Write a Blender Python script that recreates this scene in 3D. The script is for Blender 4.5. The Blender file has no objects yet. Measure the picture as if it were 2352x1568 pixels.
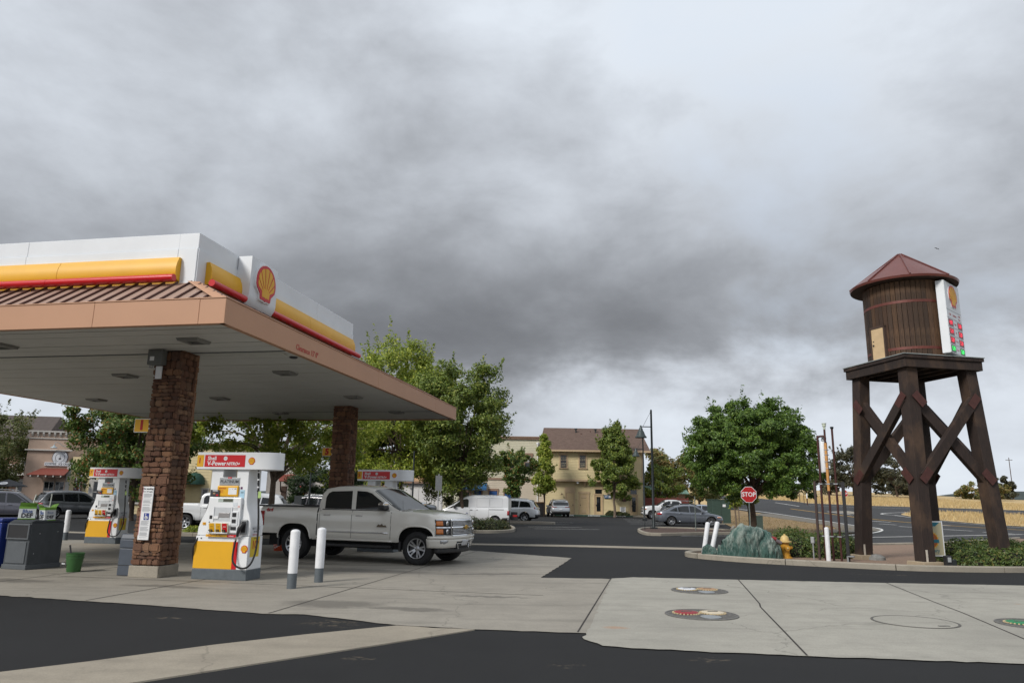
import bpy, bmesh, math, random
import numpy as np
from mathutils import Vector, Matrix, Euler
from mathutils.geometry import tessellate_polygon
from mathutils import noise as mnoise
R = math.radians
random.seed(7)
SC = bpy.context.scene
COL = SC.collection

# ---------------------------------------------------------------- camera
cam_d = bpy.data.cameras.new('camera')
cam_d.sensor_width = 36.0
cam_d.lens = 36.0 * 1680.0 / 2352.0
cam_d.clip_start = 0.1
cam_d.clip_end = 6000
cam = bpy.data.objects.new('camera', cam_d)
COL.objects.link(cam)
cam.matrix_world = Matrix.Translation((0, 0, 1.65)) @ Matrix.Rotation(R(90) + math.atan(363 / 1680.0), 4, 'X') @ Matrix.Rotation(R(0.9), 4, 'Z')
SC.camera = cam

# ---------------------------------------------------------------- light
SUN_EL, SUN_AZ = 37.0, 224.0          # azimuth measured from +Y towards +X (light comes from behind left)
sun_d = bpy.data.lights.new('sun', 'SUN')
sun_d.energy = 1.5
sun_d.angle = R(16)
sun_d.color = (1.0, 0.955, 0.89)
sun = bpy.data.objects.new('sun', sun_d)
COL.objects.link(sun)
_sd = Vector((math.sin(R(SUN_AZ)) * math.cos(R(SUN_EL)), math.cos(R(SUN_AZ)) * math.cos(R(SUN_EL)), math.sin(R(SUN_EL))))
sun.rotation_euler = _sd.to_track_quat('Z', 'Y').to_euler()
sun.location = (0, 0, 60)

SC.view_settings.view_transform = 'Standard'
SC.view_settings.look = 'None'
SC.view_settings.exposure = 0.98
SC.view_settings.gamma = 1.0
SC.view_settings.use_curve_mapping = False

# ---------------------------------------------------------------- sky: clear sky behind a broken overcast
W_ = bpy.data.worlds.new('World')
SC.world = W_
W_.use_nodes = True
nt = W_.node_tree
nt.nodes.clear()
def wn(t, **k):
    n = nt.nodes.new(t)
    for a, b in k.items():
        setattr(n, a, b)
    return n
def wl(a, b):
    nt.links.new(a, b)
def wmath(op, a, b=None, c=None, clamp=False):
    n = wn('ShaderNodeMath', operation=op, use_clamp=clamp)
    for i, q in enumerate((a, b, c)):
        if q is None:
            continue
        if isinstance(q, (int, float)):
            n.inputs[i].default_value = q
        else:
            wl(q, n.inputs[i])
    return n.outputs[0]
def wvm(op, a, b=None):
    n = wn('ShaderNodeVectorMath', operation=op)
    for i, q in enumerate((a, b)):
        if q is None:
            continue
        if isinstance(q, tuple):
            n.inputs[i].default_value = q
        else:
            wl(q, n.inputs[i])
    return n
out = wn('ShaderNodeOutputWorld')
bg = wn('ShaderNodeBackground')
wl(bg.outputs[0], out.inputs[0])
sky = wn('ShaderNodeTexSky', sky_type='NISHITA', sun_disc=False)
sky.sun_elevation = R(SUN_EL)
sky.sun_rotation = R(SUN_AZ)
skyc = wvm('SCALE', sky.outputs[0]); skyc.inputs[3].default_value = 0.09
tc = wn('ShaderNodeTexCoord')
sep = wn('ShaderNodeSeparateXYZ'); wl(tc.outputs['Generated'], sep.inputs[0])
zc = wmath('MAXIMUM', sep.outputs[2], 0.0)
den = wmath('ADD', zc, 0.20)
px_ = wmath('DIVIDE', sep.outputs[0], den)
py_ = wmath('DIVIDE', sep.outputs[1], den)
comb = wn('ShaderNodeCombineXYZ'); wl(px_, comb.inputs[0]); wl(py_, comb.inputs[1])
def noise(vec, off, scale, detail, rough, dist=0.0, sx=1.0, sy=1.0):
    m = wn('ShaderNodeMapping'); m.inputs[1].default_value = off; m.inputs[3].default_value = (sx, sy, 1)
    wl(vec, m.inputs[0])
    n = wn('ShaderNodeTexNoise'); n.inputs['Scale'].default_value = scale
    n.inputs['Detail'].default_value = detail; n.inputs['Roughness'].default_value = rough; n.inputs['Distortion'].default_value = dist
    wl(m.outputs[0], n.inputs[0]); return n.outputs[0]
# broad cloud masses are laid out on the dome itself so that they stay soft, finer wisps on the cloud plane
dome = tc.outputs['Generated']
flatv = wn('ShaderNodeMapping'); flatv.inputs[3].default_value = (1.0, 1.0, 1.7); wl(dome, flatv.inputs[0])
flat = flatv.outputs[0]
nA = noise(flat, (2.3, 0.4, 1.1), 1.7, 2, 0.45, 0.0)
nB = noise(comb.outputs[0], (8.3, 4.4, 2), 1.2, 4, 0.5, 0.12)
nC = noise(comb.outputs[0], (1.2, 9.6, 5), 3.4, 3, 0.5, 0.1)
nD = noise(flat, (5.0, 1.0, 3.0), 4.4, 8, 0.56, 0.15)
mix0 = wmath('ADD', wmath('MULTIPLY', nA, 0.48), wmath('ADD', wmath('MULTIPLY', nB, 0.08), wmath('ADD', wmath('MULTIPLY', nC, 0.04), wmath('MULTIPLY', nD, 0.40))))
mix1 = wmath('ADD', wmath('MULTIPLY', wmath('SUBTRACT', mix0, 0.5), 0.72), 0.495)
# thickness of the layer: a heavy rolling cloud base lies over the far side of the town, thinner above and at the horizon
HEAVY = 0.18
elev = wmath('ARCSINE', sep.outputs[2])
wob = wmath('MULTIPLY', wmath('SUBTRACT', nA, 0.5), 0.30)
elw = wmath('ADD', elev, wob)
def bump(centre, width, src=None):
    d = wmath('DIVIDE', wmath('SUBTRACT', src or elw, R(centre)), R(width))
    return wmath('DIVIDE', 1.0, wmath('ADD', 1.0, wmath('MULTIPLY', wmath('MULTIPLY', d, d), wmath('MULTIPLY', d, d))))
azim = wmath('ARCTAN2', sep.outputs[0], sep.outputs[1])
def sstep(src, lo, hi):
    n = wn('ShaderNodeMapRange', interpolation_type='SMOOTHSTEP')
    n.inputs[1].default_value = R(lo); n.inputs[2].default_value = R(hi)
    wl(src, n.inputs[0]); return n.outputs[0]
upper = wmath('SUBTRACT', 1.0, sstep(elw, 11.0, 36.0))
upper = wmath('POWER', upper, 1.35)
lower = sstep(wmath('ADD', elev, wmath('MULTIPLY', wmath('SUBTRACT', nD, 0.5), 0.20)), 6.0, 12.5)
side = wmath('ADD', 0.70, wmath('MULTIPLY', 0.30, bump(6.0, 24.0, azim)))
heavy = wmath('MULTIPLY', wmath('MULTIPLY', upper, lower), side)
thick = wmath('ADD', mix1, wmath('MULTIPLY', heavy, HEAVY))
thick = wmath('SUBTRACT', thick, wmath('MULTIPLY', bump(1.0, 8.0, elev), -0.01))
ramp = wn('ShaderNodeValToRGB')
cr = ramp.color_ramp
cr.interpolation = 'B_SPLINE'
stops = [(0.40, (0.68, 0.735, 0.80)), (0.485, (0.55, 0.59, 0.645)), (0.565, (0.40, 0.425, 0.465)), (0.635, (0.265, 0.28, 0.305)), (0.72, (0.155, 0.163, 0.178)), (0.82, (0.11, 0.115, 0.127))]
while len(cr.elements) < len(stops):
    cr.elements.new(0.5)
for e, (p, c) in zip(cr.elements, stops):
    e.position = p; e.color = (*c, 1)
wl(thick, ramp.inputs[0])
gap = wn('ShaderNodeMapRange'); gap.inputs[1].default_value = 0.36; gap.inputs[2].default_value = 0.46
gap.inputs[3].default_value = 0.72; gap.inputs[4].default_value = 1.0
wl(mix1, gap.inputs[0])
mx = wn('ShaderNodeMix', data_type='RGBA')
wl(gap.outputs[0], mx.inputs[0]); wl(skyc.outputs[0], mx.inputs[6]); wl(ramp.outputs[0], mx.inputs[7])
wl(mx.outputs[2], bg.inputs[0])
bg.inputs[1].default_value = 0.66

# ================================================================ helpers
class MB:
    def __init__(s):
        s.v = []; s.f = []
    def add(s, vs, fs):
        o = len(s.v)
        s.v.extend([tuple(q) for q in vs]); s.f.extend([tuple(i + o for i in f) for f in fs])
        return s
    def box(s, cx, cy, cz, sx, sy, sz, rz=0.0, M=None):
        vs = [Vector((i * sx / 2, j * sy / 2, k * sz / 2)) for i in (-1, 1) for j in (-1, 1) for k in (-1, 1)]
        if M is not None:
            vs = [M @ q for q in vs]
        if rz:
            r = Matrix.Rotation(rz, 3, 'Z'); vs = [r @ q for q in vs]
        c = Vector((cx, cy, cz))
        return s.add([q + c for q in vs], [(0, 1, 3, 2), (4, 6, 7, 5), (0, 4, 5, 1), (2, 3, 7, 6), (0, 2, 6, 4), (1, 5, 7, 3)])
    def bb(s, x0, x1, y0, y1, z0, z1):
        return s.box((x0 + x1) / 2, (y0 + y1) / 2, (z0 + z1) / 2, x1 - x0, y1 - y0, z1 - z0)
    def cyl(s, p0, p1, r0, r1=None, n=12, cap=True):
        r1 = r0 if r1 is None else r1
        p0 = Vector(p0); p1 = Vector(p1); d = (p1 - p0).normalized()
        a = d.orthogonal().normalized(); b = d.cross(a)
        vs = []
        for p, r in ((p0, r0), (p1, r1)):
            for i in range(n):
                t = 2 * math.pi * i / n
                vs.append(p + (a * math.cos(t) + b * math.sin(t)) * r)
        fs = [(i, (i + 1) % n, n + (i + 1) % n, n + i) for i in range(n)]
        if cap:
            fs += [tuple(range(n))[::-1], tuple(range(n, 2 * n))]
        return s.add(vs, fs)
    def lathe(s, prof, n=16, c=(0, 0, 0), M=None, caps=True):
        vs = []
        for r, z in prof:
            for i in range(n):
                t = 2 * math.pi * i / n
                q = Vector((r * math.cos(t), r * math.sin(t), z))
                if M is not None:
                    q = M @ q
                vs.append(q + Vector(c))
        fs = []
        for k in range(len(prof) - 1):
            for i in range(n):
                j = (i + 1) % n
                fs.append((k * n + i, k * n + j, (k + 1) * n + j, (k + 1) * n + i))
        if caps and prof[0][0] > 1e-4: fs.append(tuple(range(n))[::-1])
        if caps and prof[-1][0] > 1e-4: fs.append(tuple(range((len(prof) - 1) * n, len(prof) * n)))
        return s.add(vs, fs)
    def tube(s, pts, rad, n=8):
        pts = [Vector(p) for p in pts]
        if not hasattr(rad, '__len__'): rad = [rad] * len(pts)
        vs = []; up = None
        for k, p in enumerate(pts):
            d = (pts[min(k + 1, len(pts) - 1)] - pts[max(k - 1, 0)]).normalized()
            if up is None: up = d.orthogonal().normalized()
            a = (up - d * up.dot(d)).normalized(); up = a; b = d.cross(a)
            for i in range(n):
                t = 2 * math.pi * i / n
                vs.append(p + (a * math.cos(t) + b * math.sin(t)) * rad[k])
        fs = []
        for k in range(len(pts) - 1):
            for i in range(n):
                j = (i + 1) % n
                fs.append((k * n + i, k * n + j, (k + 1) * n + j, (k + 1) * n + i))
        fs += [tuple(range(n))[::-1], tuple(range((len(pts) - 1) * n, len(pts) * n))]
        return s.add(vs, fs)
    def prism(s, poly, axis, lo, hi):
        def q(a, b, t):
            return {'z': (a, b, t), 'y': (a, t, b), 'x': (t, a, b)}[axis]
        n = len(poly)
        vs = [q(a, b, lo) for a, b in poly] + [q(a, b, hi) for a, b in poly]
        fs = [tuple(range(n))[::-1], tuple(range(n, 2 * n))] + [(i, (i + 1) % n, n + (i + 1) % n, n + i) for i in range(n)]
        return s.add(vs, fs)
    def grid(s, fn, nu, nv):
        vs = [fn(i / nu, j / nv) for i in range(nu + 1) for j in range(nv + 1)]
        fs = [(i * (nv + 1) + j, (i + 1) * (nv + 1) + j, (i + 1) * (nv + 1) + j + 1, i * (nv + 1) + j + 1) for i in range(nu) for j in range(nv)]
        return s.add(vs, fs)
    def quad(s, a, b, c, d):
        return s.add([a, b, c, d], [(0, 1, 2, 3)])

MESHES = {}
def mesh_of(mb, name, mat, smooth=False, fix=True, angle=40):
    me = bpy.data.meshes.new(name)
    me.from_pydata([tuple(q) for q in mb.v], [], mb.f)
    if fix:
        bm = bmesh.new(); bm.from_mesh(me)
        bmesh.ops.remove_doubles(bm, verts=bm.verts, dist=1e-5)
        bmesh.ops.recalc_face_normals(bm, faces=bm.faces)
        bm.to_mesh(me); bm.free()
    if smooth:
        me.polygons.foreach_set('use_smooth', [True] * len(me.polygons))
        me.set_sharp_from_angle(angle=R(angle))
    if mat is not None: me.materials.append(mat)
    me.update()
    return me
def put(name, me, parent=None, loc=(0, 0, 0), rot=(0, 0, 0), scale=(1, 1, 1)):
    o = bpy.data.objects.new(name, me)
    COL.objects.link(o)
    if parent is not None: o.parent = parent
    o.location = loc; o.rotation_euler = rot; o.scale = scale
    return o
def build(mb, name, mat, parent=None, loc=(0, 0, 0), rot=(0, 0, 0), smooth=False, bevel=0, seg=2, fix=True, angle=40):
    o = put(name, mesh_of(mb, name, mat, smooth, fix, angle), parent, loc, rot)
    if bevel:
        m = o.modifiers.new('bevel', 'BEVEL'); m.width = bevel; m.segments = seg; m.limit_method = 'ANGLE'; m.angle_limit = R(40)
    return o
def tag(o, label, cat, group=None):
    o['label'] = label; o['category'] = cat
    if group: o['group'] = group
    return o
def struct(o):
    o['kind'] = 'structure'; return o
def stuff(o):
    o['kind'] = 'stuff'; return o
def thing(name, label, cat, loc=(0, 0, 0), rz=0.0, group=None):
    o = put(name, None, None, loc, (0, 0, rz))
    o.empty_display_size = 0.2
    return tag(o, label, cat, group)
def copy_tree(o, parent=None):
    c = o.copy(); COL.objects.link(c); c.parent = parent
    for ch in list(o.children):
        copy_tree(ch, c)
    return c
FRONT = (R(90), 0, 0)          # text that faces -Y
_tcache = {}
def text(s, size, mat, parent, loc, rot=FRONT, name='lettering', depth=0.002, bold=0.0, align='CENTER', shear=0.0, sx=1.0, spacing=1.0):
    key = (s, size, mat.name, depth, bold, align, shear, spacing)
    if key not in _tcache:
        cu = bpy.data.curves.new('t', 'FONT'); cu.body = s; cu.size = size; cu.extrude = depth
        cu.align_x = align; cu.align_y = 'CENTER'; cu.offset = bold; cu.shear = shear; cu.resolution_u = 2; cu.space_character = spacing
        ob = bpy.data.objects.new('t', cu)
        me = bpy.data.meshes.new_from_object(ob)
        bpy.data.objects.remove(ob)
        me.materials.clear(); me.materials.append(mat)
        _tcache[key] = me
    return put(name, _tcache[key], parent, loc, rot, (sx, 1, 1))

# ================================================================ materials
def nodes_of(m):
    m.use_nodes = True
    t = m.node_tree; t.nodes.clear()
    o = t.nodes.new('ShaderNodeOutputMaterial'); b = t.nodes.new('ShaderNodeBsdfPrincipled')
    t.links.new(b.outputs[0], o.inputs[0])
    return t, b, o
class NT:
    def __init__(s, m):
        s.t, s.b, s.o = nodes_of(m)
        s.tc = s.t.nodes.new('ShaderNodeTexCoord').outputs['Object']
    def n(s, ty, **k):
        x = s.t.nodes.new(ty)
        for a, b in k.items(): setattr(x, a, b)
        return x
    def l(s, a, b): s.t.links.new(a, b)
    def mapping(s, scale=(1, 1, 1), rot=(0, 0, 0), loc=(0, 0, 0), src=None):
        m = s.n('ShaderNodeMapping'); m.inputs[1].default_value = loc; m.inputs[2].default_value = rot; m.inputs[3].default_value = scale
        s.l(src or s.tc, m.inputs[0]); return m.outputs[0]
    def noise(s, scale, detail=4, rough=0.55, vec=None, dist=0.0):
        x = s.n('ShaderNodeTexNoise'); x.inputs['Scale'].default_value = scale; x.inputs['Detail'].default_value = detail
        x.inputs['Roughness'].default_value = rough; x.inputs['Distortion'].default_value = dist
        s.l(vec or s.tc, x.inputs[0]); return x.outputs[0]
    def ramp(s, fac, stops, interp='LINEAR'):
        r = s.n('ShaderNodeValToRGB'); c = r.color_ramp; c.interpolation = interp
        while len(c.elements) < len(stops): c.elements.new(0.5)
        for e, (p, q) in zip(c.elements, stops):
            e.position = p; e.color = (*q, 1) if len(q) == 3 else q
        s.l(fac, r.inputs[0]); return r.outputs[0]
    def mix(s, fac, a, b, mode='MIX'):
        m = s.n('ShaderNodeMix', data_type='RGBA', blend_type=mode)
        for i, q in ((0, fac), (6, a), (7, b)):
            if isinstance(q, (int, float)): m.inputs[i].default_value = q
            elif isinstance(q, tuple): m.inputs[i].default_value = (*q, 1)
            else: s.l(q, m.inputs[i])
        return m.outputs[2]
    def math(s, op, a, b=None, clamp=False):
        m = s.n('ShaderNodeMath', operation=op, use_clamp=clamp)
        for i, q in enumerate((a, b)):
            if q is None: continue
            if isinstance(q, (int, float)): m.inputs[i].default_value = q
            else: s.l(q, m.inputs[i])
        return m.outputs[0]
    def bump(s, h, strength=0.3, dist=0.01):
        b = s.n('ShaderNodeBump'); b.inputs['Strength'].default_value = strength; b.inputs['Distance'].default_value = dist
        s.l(h, b.inputs['Height']); s.l(b.outputs[0], s.b.inputs['Normal'])
    def col(s, c):
        if isinstance(c, tuple): s.b.inputs['Base Color'].default_value = (*c, 1)
        else: s.l(c, s.b.inputs['Base Color'])
    def set(s, **k):
        for a, v in k.items():
            i = s.b.inputs[a.replace('_', ' ')]
            if isinstance(v, (int, float, tuple)): i.default_value = v
            else: s.l(v, i)
MATS = {}
def mat(name, col, rough=0.5, metal=0.0, var=0.10, scale=6.0, bump=0.0, bscale=60.0, coat=0.0, dirt=0.0, rnd=0.0):
    """plain surface: base colour with soft wear noise, optional relief, coat, grime and per-object variation"""
    if name in MATS: return MATS[name]
    m = bpy.data.materials.new(name); MATS[name] = m
    k = NT(m)
    d = tuple(max(0.0, c * (1 - var)) for c in col); u = tuple(min(1.0, c * (1 + var * 0.7)) for c in col)
    c = k.ramp(k.noise(scale, 5, 0.6), [(0.3, d), (0.7, u)])
    if dirt:
        g = k.ramp(k.noise(scale * 0.6, 6, 0.7), [(0.5, (0, 0, 0)), (0.72, (1, 1, 1))])
        c = k.mix(k.math('MULTIPLY', g, dirt), c, tuple(q * 0.45 for q in col))
    if rnd:
        oi = k.n('ShaderNodeObjectInfo')
        f = k.math('ADD', k.math('MULTIPLY', oi.outputs['Random'], 2 * rnd), 1 - rnd)
        c = k.mix(1.0, c, k.n('ShaderNodeCombineColor').outputs[0], 'MULTIPLY') if False else c
        hs = k.n('ShaderNodeHueSaturation'); k.l(c, hs.inputs['Color']); k.l(f, hs.inputs['Value']); c = hs.outputs[0]
    k.col(c)
    k.set(Roughness=rough, Metallic=metal)
    if coat: k.set(Coat_Weight=coat, Coat_Roughness=0.06)
    if bump: k.bump(k.noise(bscale, 4, 0.6), bump, 0.01)
    return m
def emit(name, col, strength=1.0):
    if name in MATS: return MATS[name]
    m = bpy.data.materials.new(name); MATS[name] = m
    k = NT(m); k.col(tuple(c * 0.3 for c in col)); k.set(Emission_Color=(*col, 1), Emission_Strength=strength, Roughness=0.4)
    return m

WHITE = mat('white_enamel', (0.74, 0.755, 0.77), 0.32, var=0.05, scale=3, dirt=0.10)
WHITE_P = mat('white_panel', (0.70, 0.73, 0.76), 0.38, var=0.05, scale=1.2, dirt=0.08)
YEL = mat('signal_yellow', (0.70, 0.37, 0.008), 0.45, var=0.06, scale=2)
RED = mat('signal_red', (0.52, 0.008, 0.012), 0.30, var=0.05, scale=3)
REDTXT = mat('print_red', (0.42, 0.012, 0.012), 0.6, var=0.05)
BLACK = mat('black_plastic', (0.018, 0.018, 0.02), 0.45, var=0.2)
RUBBER = mat('rubber', (0.016, 0.016, 0.017), 0.8, var=0.25, scale=20, bump=0.15)
DARKGREY = mat('dark_grey_plastic', (0.05, 0.055, 0.065), 0.5, var=0.15, scale=8, bump=0.05, dirt=0.3)
GREYPAINT = mat('grey_paint', (0.095, 0.112, 0.125), 0.6, var=0.12, scale=10, dirt=0.35)
GALV = mat('galvanised', (0.42, 0.44, 0.45), 0.42, 0.7, var=0.15, scale=15)
CHROME = mat('chrome', (0.72, 0.73, 0.75), 0.10, 1.0, var=0.03)
ALLOY = mat('alloy', (0.52, 0.53, 0.55), 0.28, 0.9, var=0.08)
INK = mat('print_black', (0.03, 0.03, 0.035), 0.6, var=0.1)
INKG = mat('print_grey', (0.30, 0.31, 0.33), 0.6, var=0.1)
PAPER = mat('print_white', (0.72, 0.73, 0.74), 0.55, var=0.04, dirt=0.08)
GLASS = mat('dark_glass', (0.012, 0.014, 0.016), 0.04, var=0.1)
GLASS.node_tree.nodes['Principled BSDF'].inputs['Specular IOR Level'].default_value = 0.7
AWNRED = mat('rust_red_metal', (0.20, 0.055, 0.04), 0.45, var=0.12, scale=5)
STEELDK = mat('dark_steel', (0.035, 0.042, 0.045), 0.45, 0.5, var=0.2)
WOODDK = mat('dark_timber_trim', (0.06, 0.035, 0.025), 0.8, var=0.25, scale=14, bump=0.2)

def blobs(k, spots, wob=.35):
    """mask of irregular spots at given places (x, y, rx, ry, rotation)"""
    d_ = k.n('ShaderNodeVectorMath', operation='ADD'); nz = k.n('ShaderNodeTexNoise'); nz.inputs['Scale'].default_value = 2.6; nz.inputs['Detail'].default_value = 6; nz.inputs['Roughness'].default_value = .7
    k.l(k.tc, nz.inputs[0]); sc = k.n('ShaderNodeVectorMath', operation='MULTIPLY_ADD'); k.l(nz.outputs['Color'], sc.inputs[0]); sc.inputs[1].default_value = (wob * 2, wob * 2, 0); k.l(k.tc, sc.inputs[2])
    tot = None
    for x, y, rx, ry, rz in spots:
        mp = k.n('ShaderNodeMapping', vector_type='TEXTURE'); mp.inputs[1].default_value = (x + wob, y + wob, 0); mp.inputs[2].default_value = (0, 0, R(rz)); mp.inputs[3].default_value = (rx, ry, 1)
        k.l(sc.outputs[0], mp.inputs[0]); ln = k.n('ShaderNodeVectorMath', operation='LENGTH'); sp_ = k.n('ShaderNodeVectorMath', operation='MULTIPLY'); k.l(mp.outputs[0], sp_.inputs[0]); sp_.inputs[1].default_value = (1, 1, 0); k.l(sp_.outputs[0], ln.inputs[0])
        v = k.math('SUBTRACT', 1.0, ln.outputs['Value'], True)
        tot = v if tot is None else k.math('MAXIMUM', tot, v)
    return tot
def concrete(name, base, stain=0.5, warm=0.0, spots=None, rust=None):
    m = bpy.data.materials.new(name); k = NT(m)
    b = base
    big = k.noise(0.35, 6, 0.62); mid = k.noise(2.2, 7, 0.65); fine = k.noise(55, 3, 0.6)
    c = k.ramp(big, [(0.28, tuple(q * 0.80 for q in b)), (0.5, b), (0.74, tuple(q * 1.12 for q in b))])
    c = k.mix(k.ramp(mid, [(0.42, (0, 0, 0)), (0.75, (0.75, 0.75, 0.75))]), c, tuple(q * 0.78 for q in b))
    # tyre and oil marks stretched along one direction
    st = k.noise(1.0, 5, 0.6, k.mapping((0.35, 2.6, 1), (0, 0, R(-12))))
    c = k.mix(k.math('MULTIPLY', k.ramp(st, [(0.52, (0, 0, 0)), (0.72, (1, 1, 1))]), stain), c, tuple(q * 0.52 for q in b))
    sp = k.noise(7.0, 2, 0.5)
    c = k.mix(k.math('MULTIPLY', k.ramp(sp, [(0.70, (0, 0, 0)), (0.78, (1, 1, 1))]), 0.45 * stain), c, tuple(q * 0.45 for q in b))
    if spots:
        c = k.mix(k.math('MULTIPLY', k.ramp(blobs(k, spots), [(0, (0, 0, 0)), (.45, (1, 1, 1))]), .62), c, tuple(q * .30 for q in b))
    if rust:
        c = k.mix(k.math('MULTIPLY', k.ramp(blobs(k, rust, .12), [(0, (0, 0, 0)), (.6, (1, 1, 1))]), .55), c, (.36, .19, .10))
    ck = k.n('ShaderNodeTexVoronoi', feature='DISTANCE_TO_EDGE'); ck.inputs['Scale'].default_value = .22
    wv = k.n('ShaderNodeVectorMath', operation='MULTIPLY_ADD'); n2 = k.n('ShaderNodeTexNoise'); n2.inputs['Scale'].default_value = 1.4; n2.inputs['Detail'].default_value = 6; k.l(k.tc, n2.inputs[0]); k.l(n2.outputs['Color'], wv.inputs[0]); wv.inputs[1].default_value = (1.1, 1.1, 0); k.l(k.tc, wv.inputs[2]); k.l(wv.outputs[0], ck.inputs[0])
    c = k.mix(k.math('MULTIPLY', k.ramp(ck.outputs[0], [(.0, (1, 1, 1)), (.0022, (0, 0, 0))]), .45), c, tuple(q * .35 for q in b))
    c = k.mix(0.14, c, k.ramp(fine, [(0.3, (0.1, 0.1, 0.1)), (0.7, (0.9, 0.9, 0.88))]), 'OVERLAY')
    k.col(c); k.set(Roughness=0.82)
    k.bump(fine, 0.25, 0.004)
    MATS[name] = m
    return m
def asphalt(name, base, patch=0.25, spots=None):
    m = bpy.data.materials.new(name); k = NT(m)
    big = k.noise(0.12, 6, 0.6); mid = k.noise(1.1, 6, 0.65); fine = k.noise(160, 2, 0.6)
    c = k.ramp(big, [(0.3, tuple(q * (1 - patch) for q in base)), (0.7, tuple(q * (1 + patch) for q in base))])
    c = k.mix(k.ramp(mid, [(0.4, (0, 0, 0)), (0.8, (0.6, 0.6, 0.6))]), c, tuple(q * 1.30 for q in base))
    fl = k.noise(3.1, 5, 0.7)
    c = k.mix(k.ramp(fl, [(0.655, (0, 0, 0)), (0.74, (0.4, 0.4, 0.4))]), c, tuple(q * 2.6 for q in base))
    dk = k.noise(4.3, 3, 0.6, k.mapping((1, 1, 1), loc=(7, 3, 0)))
    c = k.mix(k.ramp(dk, [(0.68, (0, 0, 0)), (0.74, (0.45, 0.45, 0.45))]), c, tuple(q * 0.4 for q in base))
    if spots:
        f2 = k.ramp(k.noise(9, 4, .6), [(.5, (0, 0, 0)), (.66, (1, 1, 1))])
        c = k.mix(k.math('MULTIPLY', k.math('MULTIPLY', k.ramp(blobs(k, spots, .25), [(0, (0, 0, 0)), (.6, (1, 1, 1))]), f2), .32), c, (.34, .27, .18))
    g = k.ramp(fine, [(0.35, (0.25, 0.25, 0.25)), (0.65, (0.78, 0.78, 0.78))])
    c = k.mix(0.55, c, g, 'OVERLAY')
    k.col(c); k.set(Roughness=0.9, Specular_IOR_Level=0.25)
    k.bump(fine, 0.35, 0.004)
    MATS[name] = m
    return m
CONC = concrete('slab_concrete', (0.285, 0.262, 0.222), 0.55, spots=[(-2.75, 12.1, .95, .45, -8), (-1.55, 11.7, .9, .22, -14), (-.35, 13.3, .8, .16, -6), (-6.2, 14.0, 1.1, .22, -10), (-3.6, 17.6, 2.4, .5, -15), (-9.6, 14.6, 1.4, .3, -8), (-6.0, 19.0, 2.2, .5, 5), (-.4, 17.2, 1.6, .25, 8)])
CONC_PAD = concrete('pad_concrete', (0.335, 0.32, 0.277), 0.42, rust=[(1.45, 10.3, .22, .12, 0), (8.9, 13.4, .1, .06, 0)])
CONC_KERB = concrete('kerb_concrete', (0.30, 0.27, 0.22), 0.6)
CONC_GUT = concrete('gutter_concrete', (0.30, 0.265, 0.21), 0.35)
ASPH = asphalt('asphalt', (0.0165, 0.0168, 0.0175), spots=[(-2.35, 10.35, .5, .32, -20), (-1.85, 9.75, .4, .2, 30), (2.2, 8.4, .3, .14, 0), (-4.6, 10.6, .3, .1, 0), (9.2, 18.6, 1.0, .12, -8), (.6, 8.0, .25, .1, 10), (-1.6, 8.2, .2, .1, 0)])
ASPH_RD = asphalt('road_asphalt', (0.045, 0.046, 0.048), 0.15)
LINEW = mat('road_paint_white', (0.62, 0.62, 0.60), 0.7, var=0.25, scale=3, dirt=0.5)
LINEY = mat('road_paint_yellow', (0.50, 0.30, 0.06), 0.7, var=0.25, scale=3, dirt=0.5)

# ================================================================ ground and terrain
def ss(t):
    t = max(0.0, min(1.0, t)); return t * t * (3 - 2 * t)
def hz(x, y):
    m = ss((x - 18) / 20.0)
    return m * (2.4 * ss((y - 45) / 110.0) * (1 - .6 * ss((x - 60) / 120.0)) + 4.6 * ss((y - 150) / 120.0) * (1 - .45 * ss((x - 110) / 100.0)))
def ragged(poly, amp=.014, step=.14, ymax=26):
    """break up the edge of cast concrete so that it is not ruler straight"""
    r_ = random.Random(2); out_ = []
    for a, b in zip(poly, poly[1:] + poly[:1]):
        L = math.dist(a, b); n = max(1, int(L / step)) if min(a[1], b[1]) < ymax and max(abs(a[0]), abs(b[0])) < 32 else 1
        for i in range(n):
            t = i / n; j = 0 if i == 0 else r_.gauss(0, amp)
            dx, dy = (b[0] - a[0]) / max(L, 1e-6), (b[1] - a[1]) / max(L, 1e-6)
            out_.append((a[0] + (b[0] - a[0]) * t - dy * j, a[1] + (b[1] - a[1]) * t + dx * j))
    return out_
def sheet(name, poly, z, m, step=0, parent=None):
    """flat polygon draped over the terrain (cut into a grid where the ground slopes)"""
    bm = bmesh.new()
    pv = [bm.verts.new((x, y, 0)) for x, y in poly]
    for tri in tessellate_polygon([[Vector((x, y, 0)) for x, y in poly]]):
        try: bm.faces.new([pv[i] for i in tri])
        except ValueError: pass
    if step:
        xs = [p[0] for p in poly]; ys = [p[1] for p in poly]
        for lo, hi, ax in ((min(xs), max(xs), 0), (min(ys), max(ys), 1)):
            q = math.ceil(lo / step) * step
            while q < hi:
                no = (1, 0, 0) if ax == 0 else (0, 1, 0)
                bmesh.ops.bisect_plane(bm, geom=bm.verts[:] + bm.edges[:] + bm.faces[:], plane_co=(q, q, 0), plane_no=no)
                q += step
    for v in bm.verts:
        v.co.z = z + (hz(v.co.x, v.co.y) if step else 0)
    bmesh.ops.recalc_face_normals(bm, faces=bm.faces)
    for f in bm.faces:
        if f.normal.z < 0: f.normal_flip()
    me = bpy.data.meshes.new(name); bm.to_mesh(me); bm.free()
    me.materials.append(m)
    return put(name, me, parent)
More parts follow.
